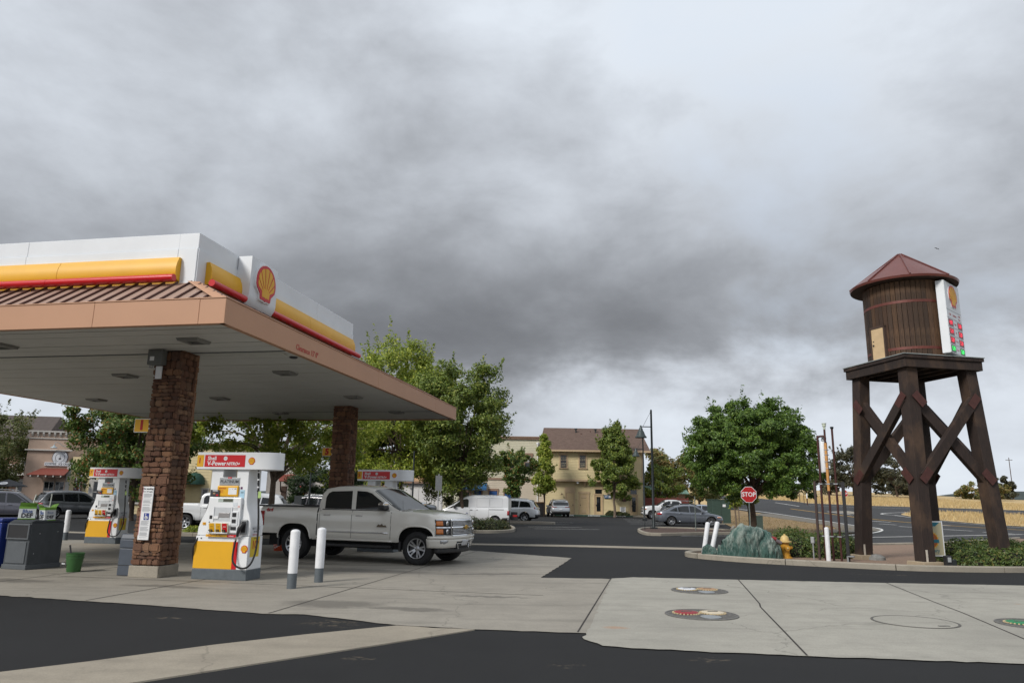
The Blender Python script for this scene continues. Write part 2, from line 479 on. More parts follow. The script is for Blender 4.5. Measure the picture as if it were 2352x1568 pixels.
def strip_pts(pts, w):
    """left and right offsets of a polyline"""
    L = []; Rr = []
    for i, p in enumerate(pts):
        a = Vector(pts[max(i - 1, 0)]); b = Vector(pts[min(i + 1, len(pts) - 1)])
        d = (b - a).normalized(); n = Vector((-d.y, d.x)) * (w / 2)
        L.append((p[0] + n.x, p[1] + n.y)); Rr.append((p[0] - n.x, p[1] - n.y))
    return L, Rr
def ribbon(name, pts, w, z, m, parent=None, drape=True):
    dense = []
    for i in range(len(pts) - 1):
        a, b = pts[i], pts[i + 1]; n = max(1, int(math.dist(a, b) / 4))
        for k in range(n):
            dense.append((a[0] + (b[0] - a[0]) * k / n, a[1] + (b[1] - a[1]) * k / n))
    dense.append(pts[-1])
    L, Rr = strip_pts(dense, w); mb = MB()
    f = (lambda p: (p[0], p[1], z + hz(*p))) if drape else (lambda p: (p[0], p[1], z))
    vs = [f(p) for p in L] + [f(p) for p in Rr]; n = len(L)
    mb.add(vs, [(i, n + i, n + i + 1, i + 1) for i in range(n - 1)])
    return build(mb, name, m, parent, fix=False)
def smooth_path(pts, n=6, closed=False):
    P = [Vector((*p, 0)) for p in pts]; out = []
    N = len(P); rng = N if closed else N - 1
    for i in range(rng):
        p0 = P[(i - 1) % N] if closed or i > 0 else P[0]; p1 = P[i]; p2 = P[(i + 1) % N]; p3 = P[(i + 2) % N] if closed or i < N - 2 else P[-1]
        for k in range(n):
            t = k / n
            q = 0.5 * ((2 * p1) + (p2 - p0) * t + (2 * p0 - 5 * p1 + 4 * p2 - p3) * t * t + (3 * p1 - p0 - 3 * p2 + p3) * t ** 3)
            out.append((q.x, q.y))
    if not closed: out.append((P[-1].x, P[-1].y))
    return out
def kerb(path, parent, w=0.16, h=0.15, seg=2.6, m=None):
    """kerb stones laid along a path, one object each with a recessed joint between them"""
    m = m or CONC_KERB
    L = [0.0]
    for i in range(len(path) - 1): L.append(L[-1] + math.dist(path[i], path[i + 1]))
    def at(s):
        for i in range(len(path) - 1):
            if s <= L[i + 1] + 1e-9:
                t = (s - L[i]) / max(1e-9, L[i + 1] - L[i])
                return (path[i][0] + (path[i + 1][0] - path[i][0]) * t, path[i][1] + (path[i + 1][1] - path[i][1]) * t)
        return path[-1]
    n = max(1, round(L[-1] / seg)); sl = L[-1] / n
    for k in range(n):
        a, b = k * sl + 0.008, (k + 1) * sl - 0.008
        pts = [at(a + (b - a) * i / 6) for i in range(7)]
        O, I = strip_pts(pts, w); vs = []
        for o, i_ in zip(O, I):
            mx_ = ((o[0] * .8 + i_[0] * .2), (o[1] * .8 + i_[1] * .2)); mi = ((o[0] * .2 + i_[0] * .8), (o[1] * .2 + i_[1] * .8))
            vs += [(o[0], o[1], -0.02), (o[0], o[1], h - .025), (mx_[0], mx_[1], h), (mi[0], mi[1], h), (i_[0], i_[1], h - .025), (i_[0], i_[1], -0.02)]
        fs = []
        for i in range(6):
            for j in range(5):
                fs.append((i * 6 + j, i * 6 + j + 1, (i + 1) * 6 + j + 1, (i + 1) * 6 + j))
        fs += [(0, 1, 2, 3, 4, 5), tuple(36 + q for q in (5, 4, 3, 2, 1, 0))]
        build(MB().add(vs, fs), 'kerb_stone', m, parent, smooth=True, angle=30)

# terrain material: dry summer grass over pale earth
def dry_grass_mat():
    m = bpy.data.materials.new('dry_field'); k = NT(m)
    a = k.noise(0.05, 6, 0.6); b = k.noise(0.9, 6, 0.7, k.mapping((1, 2.2, 1))); f = k.noise(14, 4, 0.7)
    c = k.ramp(a, [(0.3, (0.44, 0.32, 0.155)), (0.5, (0.53, 0.395, 0.20)), (0.7, (0.58, 0.44, 0.235))])
    c = k.mix(k.ramp(b, [(0.4, (0, 0, 0)), (0.75, (0.7, 0.7, 0.7))]), c, (0.40, 0.275, 0.13))
    c = k.mix(0.5, c, k.ramp(f, [(0.3, (0.2, 0.2, 0.2)), (0.7, (0.8, 0.8, 0.8))]), 'OVERLAY')
    k.col(c); k.set(Roughness=0.95); k.bump(f, 0.5, 0.05)
    return m
FIELD = dry_grass_mat()
def _axis(a, b, n, dense0, dense1, step):
    v = list(np.linspace(a, dense0, n, endpoint=False)) + list(np.arange(dense0, dense1, step)) + list(np.linspace(dense1, b, n))
    return v
xs = _axis(-900, 1200, 12, -60, 240, 4.0); ys = _axis(-120, 1500, 14, 20, 330, 4.0)
vs = [(x, y, hz(x, y) - 0.03 + (0.25 * math.sin(x * .07) * math.sin(y * .05) if y > 160 and x > 40 else 0)) for x in xs for y in ys]
ny = len(ys)
mb = MB().add(vs, [(i * ny + j, (i + 1) * ny + j, (i + 1) * ny + j + 1, i * ny + j + 1) for i in range(len(xs) - 1) for j in range(ny - 1)])
struct(build(mb, 'ground', FIELD, smooth=True, fix=False))

struct(sheet('asphalt_lot', [(-130, -40), (45, -40), (45, 36), (20, 44), (21, 86), (-130, 86)], 0.0, ASPH))
road = struct(sheet('road', [(14, 30.5), (60, 20), (160, 40), (160, 70), (70.6, 102.8), (66.8, 105.1), (58.8, 109.6), (52.4, 113), (47.8, 120.3), (52, 140), (57.5, 164.8), (57, 186), (50, 186), (40, 130), (30, 104), (30, 86.4), (28.5, 71.2), (26.5, 58.7), (25.9, 55.4), (23.8, 49.8), (20.9, 45.2), (16, 39.6), (13, 35)], 0.015, ASPH_RD, 4.0))
for nm, pts, w, m in [
    ('edge_line', smooth_path([(30.9, 102.3), (30.6, 86.4), (29.2, 71.2), (27.2, 58.7), (26.6, 54.4), (24.6, 49.8), (21.7, 45.2), (17.6, 40.2)], 4), 0.22, LINEW),
    ('centre_line', smooth_path([(36.0, 96), (35.5, 83.2), (34.8, 73), (35.0, 65.3), (35.6, 60), (37.5, 53.3), (42, 46)], 4), 0.3, LINEY),
    ('edge_line', [(42.6, 120), (40.3, 104.2)], 0.3, LINEW),
    ('edge_line', [(43.0, 108.5), (48.0, 104.5), (55, 101.8), (64, 96.6), (90, 80)], 0.2, LINEW),
    ('edge_line', smooth_path([(42.2, 80), (41.6, 83.5), (43.5, 86.6), (48, 90)], 4), 0.3, LINEW),
    ('edge_line', [(41.6, 81), (40.2, 72), (39.7, 63), (40.5, 56)], 0.2, LINEW),
    ('edge_line', [(37.6, 88.5), (36.9, 81), (39.4, 83.8)], 0.35, LINEW),
    ('lane_dash', [(37.0, 79.5), (36.9, 77.0)], 0.35, LINEW), ('lane_dash', [(32.9, 68.6), (33.5, 66.0)], 0.3, LINEW),
    ('lane_dash', [(34.6, 62.8), (35.4, 60.2)], 0.3, LINEW), ('lane_dash', [(31.0, 54.0), (31.6, 51.4)], 0.3, LINEW), ('lane_dash', [(31.2, 49.6), (31.7, 47.4)], 0.3, LINEW),
    ('lane_dash', [(31.0, 63.0), (31.4, 61.0)], 0.25, LINEW), ('lane_dash', [(30.2, 58.3), (30.7, 56.2)], 0.25, LINEW),
    ('stop_line', [(17.5, 38.5), (24, 42.2), (32, 46.9)], 0.28, LINEW), ('stop_line', [(16.2, 32.6), (18.2, 33.6)], 0.28, LINEW)]:
    ribbon(nm, pts, w, 0.035, m, road)
struct(sheet('road_verge', smooth_path([(43.2, 82.6), (41.0, 74.4), (40.5, 66.5), (41.5, 60.5), (52, 52), (95, 45), (150, 55), (95, 72), (59, 86.5), (52.5, 91.5), (46.8, 87.9)], 3, True), 0.06, FIELD, 4.0))
struct(sheet('traffic_island', [(37.8, 88.3), (37.5, 82.2), (39.9, 85), (41.0, 90.6)], 0.06, CONC_KERB, 4.0))
# dry lawn with the big tree between the lot and the road
struct(sheet('dry_lawn', smooth_path([(15.6, 52.9), (13.4, 44.6), (11.4, 37.2), (12.6, 36.4), (19.0, 44.2), (23.0, 48.9), (25.4, 53.5), (26.5, 59.5), (28.0, 71), (29.2, 86), (29.5, 102), (23, 100), (22.0, 82.4), (18.5, 66)], 3, True), 0.03, mat('lawn_earth', (0.27, 0.185, 0.09), 0.95, var=0.35, scale=0.9, bump=0.5, bscale=20), 4.0))
struct(sheet('gravel_shoulder', smooth_path([(19.2, 44.6), (23.4, 48.2), (26.0, 53.0), (27.1, 59.5), (28.8, 71), (30.0, 86), (28.2, 86), (26.6, 71), (25.0, 60), (22.6, 52), (19.0, 47.0)], 3, True), 0.045, mat('gravel', (0.16, 0.145, 0.12), 0.95, var=0.3, scale=14, bump=0.6, bscale=60), 4.0))

# fuel court slab, tank pad and gutters
slab = struct(sheet('concrete_slab', ragged([(-30, 15.2), (-8.23, 12.48), (-5.55, 11.72), (-3.5, 11.02), (-2.9, 11.03), (-1.47, 10.26), (-0.42, 10.02), (1.25, 9.84), (2.6, 16.58), (0.71, 16.58), (1.85, 22.3), (-1.3, 24.9), (-12, 26.6), (-17, 27.4), (-31, 29.5)]), 0.010, CONC))
JOINT = mat('joint_dark', (0.035, 0.03, 0.027), 0.95, var=0.3)
for a, b in [((0.9, 9.93), (2.22, 16.58)), ((-3.42, 11.06), (-1.0, 24.7)), ((-6.6, 12.05), (-4.2, 25.2)), ((-9.8, 12.75), (-7.3, 25.8)), ((-16, 18.7), (1.2, 19.0)), ((-9, 15.4), (0.62, 13.55)), ((-16, 23.2), (1.6, 21.1))]:
    ribbon('slab_joint', [a, b], 0.022, 0.0135, JOINT, slab, False)
pad = struct(sheet('tank_pad', ragged([(0.93, 9.45), (2.24, 16.63), (2.78, 16.98), (5.02, 16.8), (7.85, 16.62), (11.3, 16.5), (20, 16.1), (18, 7.3), (5.56, 8.41), (3.35, 8.64), (1.42, 8.93), (1.11, 9.05)]), 0.012, CONC_PAD))
for pts in ([(5.05, 16.78), (4.5, 14.2), (4.22, 12.9), (4.1, 12.5), (3.6, 10), (3.33, 8.66)], [(8.2, 16.58), (7.5, 13.6), (7.2, 12.2), (6.5, 9.5), (6.25, 8.35)], [(11.2, 16.45), (10.2, 12.2), (9.4, 8.1)]):
    ribbon('pad_joint', pts, 0.024, 0.0155, JOINT, pad, False)
def trough(name, far, near, z=0.006, dip=0.03):
    mb = MB(); n = len(far); vs = []
    for f, q in zip(far, near):
        for t, d in ((0, -.01), (0.004, .014), (0.26, .013), (0.5, .006), (0.74, .013), (.996, .014), (1, -.01)):
            vs.append((f[0] + (q[0] - f[0]) * t, f[1] + (q[1] - f[1]) * t, d))
    mb.add(vs, [(i * 7 + j, i * 7 + j + 1, (i + 1) * 7 + j + 1, (i + 1) * 7 + j) for i in range(n - 1) for j in range(6)])
    return struct(build(mb, name, CONC_GUT, fix=True, smooth=True))
trough('valley_gutter', [(-9.5, 2.9), (-4.72, 7.32), (-4.18, 7.81), (-3.29, 8.75), (-2.48, 9.45), (-1.47, 10.2)], [(-7.9, 2.4), (-3.66, 6.7), (-3.28, 7.04), (-2.46, 7.88), (-1.4, 8.96), (-0.42, 9.99)])
trough('valley_gutter', [(-60, 36), (-20, 33.0), (-6, 30.2), (-1.46, 28.75), (2.37, 28.75), (7.4, 28.0)], [(-60, 35.2), (-20, 32.2), (-6, 29.4), (-1.41, 27.85), (2.26, 27.75), (7.2, 27.0)])
# parking bay lines
lot_lines = [[(1.5, 44.6), (5.4, 44.9)], [(1.2, 47.6), (4.6, 47.8)], [(1.8, 53.0), (4.2, 53.2)], [(2.6, 57.5), (4.9, 57.7)], [(8.7, 38.1), (14, 40.2)],
             [(9.6, 60.5), (13.6, 60.5)], [(9.9, 63.2), (14, 63.2)], [(10.3, 66), (14.2, 66)], [(10.6, 69), (14.4, 69)], [(10.9, 72), (13, 72)], [(9.2, 57.2), (12.2, 57.2)]]
for a in lot_lines:
    o = struct(ribbon('bay_line', a, 0.11, 0.004, LINEW, None, False))

# planting islands ------------------------------------------------------------
MULCH = mat('bark_mulch', (0.085, 0.05, 0.038), 0.95, var=0.5, scale=30, bump=0.9, bscale=70)
STRAW = mat('pale_mulch', (0.25, 0.17, 0.12), 0.95, var=0.45, scale=25, bump=0.9, bscale=60)
tip = [(26, 23.2), (20, 21.4), (16, 20.35), (13.0, 19.85), (11.6, 19.78), (10.6, 19.88), (9.69, 20.2), (8.73, 20.68), (7.67, 21.21), (6.67, 21.9), (5.95, 22.75), (5.6, 23.5), (5.75, 24.2), (6.4, 25.0), (7.4, 25.8), (9.5, 27.2), (14, 30.4), (19.2, 33.2), (26.6, 39.4)]
tip = smooth_path(tip, 4)
isl = struct(sheet('planting_island', tip + [(30, 35)], 0.07, STRAW))
kerb(tip, isl, 0.17, 0.15, 2.75)
ir = smooth_path([(7.0, 39.0), (7.3, 37.7), (8.5, 38.4), (10.5, 39.9), (13.7, 41.8), (12.7, 44.9), (10.65, 46.7), (8.8, 46.6), (7.5, 43.5)], 4, True)
isr = struct(sheet('lamp_island', ir, 0.08, MULCH)); kerb(ir + [ir[0]], isr, 0.16, 0.15, 2.4)
il = smooth_path([(-8.5, 38.6), (-4, 38.1), (-1.5, 37.6), (-0.4, 38.2), (0.2, 40), (0.2, 44), (-0.4, 47.3), (-2.5, 49), (-8.5, 50)], 4, True)
iss = struct(sheet('hedge_island', il, 0.08, MULCH)); kerb(il + [il[0]], iss, 0.16, 0.15, 2.4)
ip = smooth_path([(-15.0, 31.4), (-10, 30.4), (-8.6, 30.6), (-8.4, 32.2), (-9.6, 33.4), (-14.6, 34.2)], 4, True)
isp = struct(sheet('tree_planter', ip, 0.08, mat('planter_soil', (0.10, 0.09, 0.05), 0.95, var=0.5, scale=12, bump=0.8))); kerb(ip + [ip[0]], isp, 0.16, 0.15, 2.4)
i4 = smooth_path([(-1.0, 52.8), (2.6, 52.6), (3.2, 54.0), (2.4, 55.2), (-1.0, 56)], 4, True)
is4 = struct(sheet('bay_island', i4, 0.08, MULCH)); kerb(i4 + [i4[0]], is4, 0.15, 0.14, 2.0)
# walk in front of the yellow building
wk = struct(sheet('building_walk', [(-6, 82.6), (13.7, 82.6), (16.8, 80), (19.4, 80), (19.4, 86), (-6, 86)], 0.15, CONC_PAD))
KGREEN = mat('kerb_paint_green', (0.03, 0.075, 0.05), 0.7, var=0.2, dirt=0.3)
kerb([(-6, 82.5), (5, 82.5)], wk, 0.16, 0.15, 2.6); kerb([(5, 82.5), (13.6, 82.5)], wk, 0.16, 0.15, 2.85, KGREEN); kerb([(13.6, 82.5), (16.9, 79.9), (19.4, 79.9)], wk, 0.16, 0.15, 2.2)
for x in (6.4, 9.3, 12.1):
    text('30 MIN PARKING', 0.17, PAPER, wk, (x, 82.415, 0.075), depth=0.001, bold=0.004, sx=1.05, name='kerb_lettering')
# lawn kerb next to the grey saloon
lk = struct(build(MB().box(0, 0, -0.05, 0.1, 0.1, 0.1), 'lawn_edge', CONC_KERB, None, (14.3, 47.5, 0)))
kerb([(1.2, 4.5), (-0.55, -0.9), (-0.7, -3.6)], lk, 0.16, 0.13, 2.0)

# manhole covers on the tank pad
IRON = mat('cast_iron', (0.16, 0.155, 0.145), 0.7, 0.3, var=0.25, scale=20, bump=0.4, bscale=90)
def manhole(x, y, r, lids, label, ring_only=False):
    t = thing('manhole_cover', label, 'manhole cover', (x, y, 0.013), R(8), 'tank covers set in the concrete pad')
    if ring_only:
        build(MB().lathe([(r, 0), (r, .006), (r - .035, .006), (r - .035, 0)], 40), 'rim', mat('ring_dark', (0.10, 0.095, 0.085), 0.8), t)
        build(MB().lathe([(r - .036, 0.0), (r - .036, .005), (0.0, .005)], 40), 'plate', CONC_PAD, t)
        build(MB().box(0.14, -.42, .009, .16, .05, .008), 'handle', IRON, t)
        return t
    build(MB().lathe([(r, 0), (r, .010), (r - .03, .013), (r - .03, .008), (0, .008)], 40), 'rim', IRON, t)
    n = MB()
    for i in range(9):
        n.box(0, -r * .78 + i * r * .195, .0105, 2 * math.sqrt(max(0.01, (r * .9) ** 2 - (r * .78 - i * r * .195) ** 2)), .018, .005)
    stuff(build(n, 'tread_bar', IRON, t))
    for (dx, dy, rr, m) in lids:
        l = build(MB().lathe([(rr, .010), (rr, .028), (rr * .86, .034), (0, .036)], 24, (dx, dy, 0)), 'lid', m, t, smooth=True)
        tm = MB()
        for i in range(24):
            a = i * math.pi / 12
            tm.box(dx + (rr + .012) * math.cos(a), dy + (rr + .012) * math.sin(a), .018, .035, .022, .014, a)
        stuff(build(tm, 'lid_teeth', mat('lid_rim_cream', (0.50, 0.40, 0.24), 0.7), l))
        build(MB().box(dx, dy, .040, rr * .9, .03, .008), 'lid_grip', IRON, l)
    build(MB().lathe([(.15, .01), (.15, .02), (.13, .024), (0, .024)], 20, (.02, -.30, 0)), 'small_cap', GALV, t)
    return t
LWH = mat('lid_white', (0.62, 0.64, 0.68), 0.6, dirt=0.3); LTAN = mat('lid_tan', (0.36, 0.22, 0.12), 0.7, dirt=0.4); LRED = mat('lid_red', (0.27, 0.022, 0.03), 0.6, dirt=0.3); LCR = mat('lid_cream', (0.55, 0.48, 0.36), 0.7, dirt=0.3); LGR = mat('lid_green', (0.02, 0.20, 0.08), 0.6, dirt=0.2)
manhole(3.64, 14.6, .53, [(-.2, .12, .17, LWH), (.20, .10, .17, LTAN)], 'tank cover with a white lid and a tan lid')
manhole(2.90, 11.55, .54, [(-.2, .10, .18, LRED), (.21, .08, .17, LCR)], 'tank cover with a dark red lid and a cream lid')
manhole(5.90, 11.2, .58, [], 'plain concrete filled tank cover with a thin dark rim', True)
manhole(7.62, 11.1, .54, [(-.2, .10, .18, LGR), (.2, .1, .17, LCR)], 'tank cover with a green lid at the right edge')

# ================================================================ fuel station canopy
CR = R(-10.7)
C0 = (-5.15, 12.72)
def CW(x, y):
    c, s = math.cos(CR), math.sin(CR)
    return (C0[0] + c * x - s * y, C0[1] + s * x + c * y)
PEACH = mat('peach_fascia', (0.47, 0.255, 0.15), 0.55, var=0.05, scale=0.8)
SOFF = mat('soffit_white', (0.56, 0.56, 0.53), 0.5, var=0.05, scale=0.7, dirt=0.15)
ROOFT = mat('roof_tan_metal', (0.33, 0.22, 0.17), 0.5, var=0.06, scale=2)
ROOFRIB = mat('roof_rib_brown', (0.085, 0.035, 0.028), 0.5, var=0.1)
LX, LY = 12.6, 16.2                    # canopy size
canopy = thing('canopy', 'white peach and yellow fuel station canopy with a long sign band', 'canopy', (*C0, 0), CR)
Zb, Zt = 4.65, 5.12
# soffit decking: one board per panel, running across
pw = 0.405; n = int(LY / pw)
build(MB().bb(-LX + .05, -.05, .05, LY - .05, Zb + .05, Zb + .06), 'soffit_gap_blackout', BLACK, canopy)  # added black sheet, keeps light out of the gaps between the boards
brd = mesh_of(MB().bb(-LX + .04, -.04, 0.009, pw - 0.009, 0.0, 0.03), 'soffit_panel', SOFF)
for i in range(n):
    put('soffit_panel', brd, canopy, (0, i * pw, Zb + 0.012 + 0.004 * ((i * 7) % 3 == 0)))
for y in (2.55, 13.34):
    build(MB().bb(-LX + .06, -.06, y - .02, y + .02, Zb + .004, Zb + .014), 'soffit_shadow_line', GREYPAINT, canopy)  # dark strips stand in for the shadow lines across the soffit
for x in (-5.0, ):
    build(MB().bb(-LX + .3, -.3, 2.6, 3.0, Zb + .002, Zb + .011), 'soffit_cover_strip', mat('soffit_strip', (0.50, 0.50, 0.46), 0.5), canopy)
# fascia panels
def fascia(p, q, cuts, depth=0.12):
    p = Vector(p); q = Vector(q); d = (q - p); Ln = d.length; d.normalize(); nrm = Vector((d.y, -d.x))
    cuts = [0] + cuts + [Ln]
    for a, b in zip(cuts[:-1], cuts[1:]):
        A = p + d * (a + .003); B = p + d * (b - .003); A2 = A - nrm * depth; B2 = B - nrm * depth
        pts = [A, B, B2, A2]
        mb = MB().add([(v.x, v.y, Zb) for v in pts] + [(v.x, v.y, Zt) for v in pts], [(0, 1, 2, 3), (7, 6, 5, 4), (0, 4, 5, 1), (1, 5, 6, 2), (2, 6, 7, 3), (3, 7, 4, 0)])
        o = build(mb, 'fascia_panel', PEACH, canopy, bevel=0.006)
        lip = MB().add([(v.x + nrm.x * .012, v.y + nrm.y * .012, Zt + .002) for v in (A, B)] + [(v.x, v.y, Zt + .002) for v in (B2, A2)] + [(v.x + nrm.x * .012, v.y + nrm.y * .012, Zt + .022) for v in (A, B)] + [(v.x, v.y, Zt + .022) for v in (B2, A2)], [(0, 1, 2, 3), (7, 6, 5, 4), (0, 4, 5, 1), (1, 5, 6, 2), (2, 6, 7, 3), (3, 7, 4, 0)])
        build(lip, 'drip_edge', PEACH, o)
fascia((-LX, 0), (0, 0), [3.9, 6.9, 9.91, 12.08])
fascia((0, 0), (0, LY), [7.7, 13.31])
fascia((0, LY), (-LX, LY), [4, 8])
fascia((-LX, LY), (-LX, 0), [5.4, 10.8])
# mansard roof: tan pans with brown standing seams
yi, xi = 1.0, -1.37                    # sign band corner
zr = 5.74
roof = MB()
roof.add([(-LX, .06, Zt + .01), (-.06, .06, Zt + .01), (xi + .08, yi - .06, zr), (-LX, yi - .06, zr)], [(0, 1, 2, 3)])
roof.add([(-.06, .06, Zt + .01), (-.06, LY - .06, Zt + .01), (xi + .08, LY - 1.3, zr), (xi + .08, yi - .06, zr)], [(0, 1, 2, 3)])
roof.add([(xi + .08, yi - .06, zr), (xi + .08, LY - 1.3, zr), (-LX, LY - 1.3, zr), (-LX, yi - .06, zr)], [(0, 1, 2, 3)])
roof.add([(-.06, LY - .06, Zt + .01), (-LX, LY - .06, Zt + .01), (-LX, LY - 1.3, zr), (xi + .08, LY - 1.3, zr)], [(0, 1, 2, 3)])
rf = build(roof, 'roof', ROOFT, canopy, fix=True)
k = 0
rib = MB(); 
x = -LX + .1
def seam(a, b, h=.045, w=.026):
    a = Vector(a); b = Vector(b); d = (b - a).normalized(); s_ = d.cross(Vector((0, 0, 1))).normalized() * (w / 2); u = Vector((0, 0, h))
    build(MB().add([a - s_, a + s_, b + s_, b - s_, a - s_ + u, a + s_ + u, b + s_ + u, b - s_ + u], [(0, 1, 2, 3), (7, 6, 5, 4), (0, 4, 5, 1), (1, 5, 6, 2), (2, 6, 7, 3), (3, 7, 4, 0)]), 'roof_seam', ROOFRIB, rf)
while x < -.1:
    xt = x
    yt, zt_ = yi - .06, zr
    if x > xi + .08:
        f = (-.06 - x) / (-.06 - xi - .08); yt = .06 + f * (yi - .12); zt_ = Zt + .01 + f * (zr - Zt - .01)
    seam((x, .06, Zt + .01), (xt, yt, zt_)); x += .30
y = .3
while y < LY - .3:
    xt, zt_ = xi + .08, zr
    if y < yi - .06:
        f = (y - .06) / (yi - .12); xt = -.06 + f * (xi + .14); zt_ = Zt + .01 + f * (zr - Zt - .01)
    seam((-.06, y, Zt + .01), (xt, y, zt_)); y += .42
hip = MB().add([(-.06, .02, Zt + .03), (-.30, .02, Zt + .03), (xi - .1, yi - .1, zr + .03), (xi + .12, yi - .02, zr + .03), (-.0, .10, Zt + .02)], [(0, 1, 2, 3), (0, 3, 4)])
build(hip, 'hip_flashing', PEACH, rf)
# sign band: white boxes, yellow bull-nose, red tube
Bb, Bt = 5.72, 6.80
def band(p, q, thick, cuts):
    p = Vector(p); q = Vector(q); d = (q - p); Ln = d.length; d.normalize(); nr = Vector((d.y, -d.x))
    for z0, z1, off in ((Bb, 6.47, 0.02), (6.474, Bt, 0.0)):
        cc = [0] + cuts + [Ln]
        for a, b in zip(cc[:-1], cc[1:]):
            A = p + d * (a + .003) + nr * off; B = p + d * (b - .003) + nr * off; A2 = A - nr * thick; B2 = B - nr * thick
            pts = (A, B, B2, A2)
            build(MB().add([(v.x, v.y, z0) for v in pts] + [(v.x, v.y, z1) for v in pts], [(0, 1, 2, 3), (7, 6, 5, 4), (0, 4, 5, 1), (1, 5, 6, 2), (2, 6, 7, 3), (3, 7, 4, 0)]), 'sign_band_panel', WHITE_P, canopy, bevel=.008)
def profile_run(prof, p, q, name, m, smooth=True, par=None):
    """extrude a profile [(out, z)] from p to q (out is away from the band face)"""
    p = Vector(p); q = Vector(q); d = (q - p).normalized(); nr = Vector((d.y, -d.x)); n_ = len(prof)
    vs = [(p.x + nr.x * o, p.y + nr.y * o, z) for o, z in prof] + [(q.x + nr.x * o, q.y + nr.y * o, z) for o, z in prof]
    fs = [(i, (i + 1) % n_, n_ + (i + 1) % n_, n_ + i) for i in range(n_)] + [tuple(range(n_))[::-1], tuple(range(n_, 2 * n_))]
    return build(MB().add(vs, fs), name, m, par or canopy, smooth=smooth, angle=50)
bull = [(0.022, 5.80), (0.10, 5.80), (.155, 5.86), (.175, 5.95), (.172, 6.05), (.15, 6.15), (.12, 6.21), (.10, 6.27), (.022, 6.27)]
lip = [(0.022, 5.70), (0.06, 5.70), (.06, 5.80), (.022, 5.80)]
def red_run(p, q):
    p = Vector(p); q = Vector(q); d = (q - p).normalized(); nr = Vector((d.y, -d.x))
    a = p + nr * .25; b = q + nr * .25
    build(MB().cyl((a.x, a.y, 5.80), (b.x, b.y, 5.80), .072, n=16), 'red_tube', RED, canopy, smooth=True)
band((-LX, yi), (xi, yi), .5, [3.2, 7.25, 10.8])
band((xi, yi), (xi, 8.9), .5, [2.0, 5.4])
for a, b in ((-LX, -7.6), (-7.59, -4.41), (-4.40, -1.70)):
    profile_run(bull, (a, yi), (b, yi), 'yellow_bullnose', YEL); profile_run(lip, (a, yi), (b, yi), 'yellow_lip', YEL, False)
for a, b in ((-LX, -6.9), (-6.893, -4.52), (-4.513, -1.66)):
    red_run((a, yi), (b, yi))
for a, b in ((1.28, 2.42), (3.58, 5.75), (5.757, 8.74)):
    profile_run(bull, (xi, a), (xi, b), 'yellow_bullnose', YEL); profile_run(lip, (xi, a), (xi, b), 'yellow_lip', YEL, False)
for a, b in ((1.18, 2.42), (3.58, 5.9), (5.907, 8.86)):
    red_run((xi, a), (xi, b))
# emblem box on the side of the band
box_prof = [(.02, 6.78), (.34, 6.78), (.34, 5.92)] + [(.34 - .30 * (1 - math.cos(t)), 5.92 - .30 * math.sin(t)) for t in (.4, .8, 1.2, 1.57)] + [(.02, 5.62)]
eb = profile_run(box_prof, (xi, 2.42), (xi, 3.58), 'emblem_box', WHITE_P)
def emblem(parent, s, loc, rot=FRONT, depth=0.02, name='emblem', rimmat=None):
    """scallop emblem: red shell outline with seven yellow ribs, drawn in its own XY plane facing +Z"""
    outl = [(math.cos(a), math.sin(a)) for a in [R(200 - i * 220 / 28) for i in range(29)]]
    outl = outl + [(.58, -.66), (.52, -.96), (.12, -.96), (0, -1.02), (-.12, -.96), (-.52, -.96), (-.58, -.66)]
    o = build(MB().prism([(a * s, b * s) for a, b in outl[::-1]], 'z', 0, depth), name, RED, parent, loc, rot)
    if rimmat:
        build(MB().prism([(a * s * 1.07, b * s * 1.07) for a, b in outl[::-1]], 'z', -depth * 1.5, depth * .55), 'emblem_backing', rimmat, o)
    y = MB(); c = (0, -.74)
    base = [(-.40, -.52), (-.36, -.80), (-.1, -.78), (0, -.84), (.1, -.78), (.36, -.80), (.40, -.52), (.25, -.30), (-.25, -.30)]
    y.prism([(a * s, b * s) for a, b in base], 'z', depth, depth + .004)
    build(y, 'emblem_base', YEL, o)
    n_ = 7
    for i in range(n_):
        a0 = R(28 + i * 124 / n_ + 1.6); a1 = R(28 + (i + 1) * 124 / n_ - 1.6)
        def hit(a):
            # ray from c to the circle of radius .84
            dx, dy = math.cos(a), math.sin(a); b_ = c[1] * dy; cc = c[1] ** 2 - .84 ** 2
            t = -b_ + math.sqrt(b_ * b_ - cc); return (t * dx, c[1] + t * dy)
        am = (a0 + a1) / 2; h0, h1, hm = hit(a0), hit(a1), hit(am)
        q0 = (c[0] + .30 * math.cos(am) - .02, c[1] + .30 * math.sin(am)); q1 = (c[0] + .30 * math.cos(am) + .02, c[1] + .30 * math.sin(am))
        build(MB().prism([(a * s, b * s) for a, b in (q1, h0, (hm[0] * 1.03, hm[1] * 1.03), h1, q0)], 'z', depth, depth + .005), 'emblem_rib', YEL, o)
    return o
emblem(canopy, .41, (xi + .365, 3.0, 6.30), (R(90), 0, R(90)), .035, 'emblem', WHITE)
text('Clearance 15\' 0"', .17, mat('faded_red_print', (0.42, 0.045, 0.03), 0.6), canopy, (.004, 3.28, 4.79), (R(90), 0, R(90)), 'clearance_lettering', .001, .003, sx=.96)
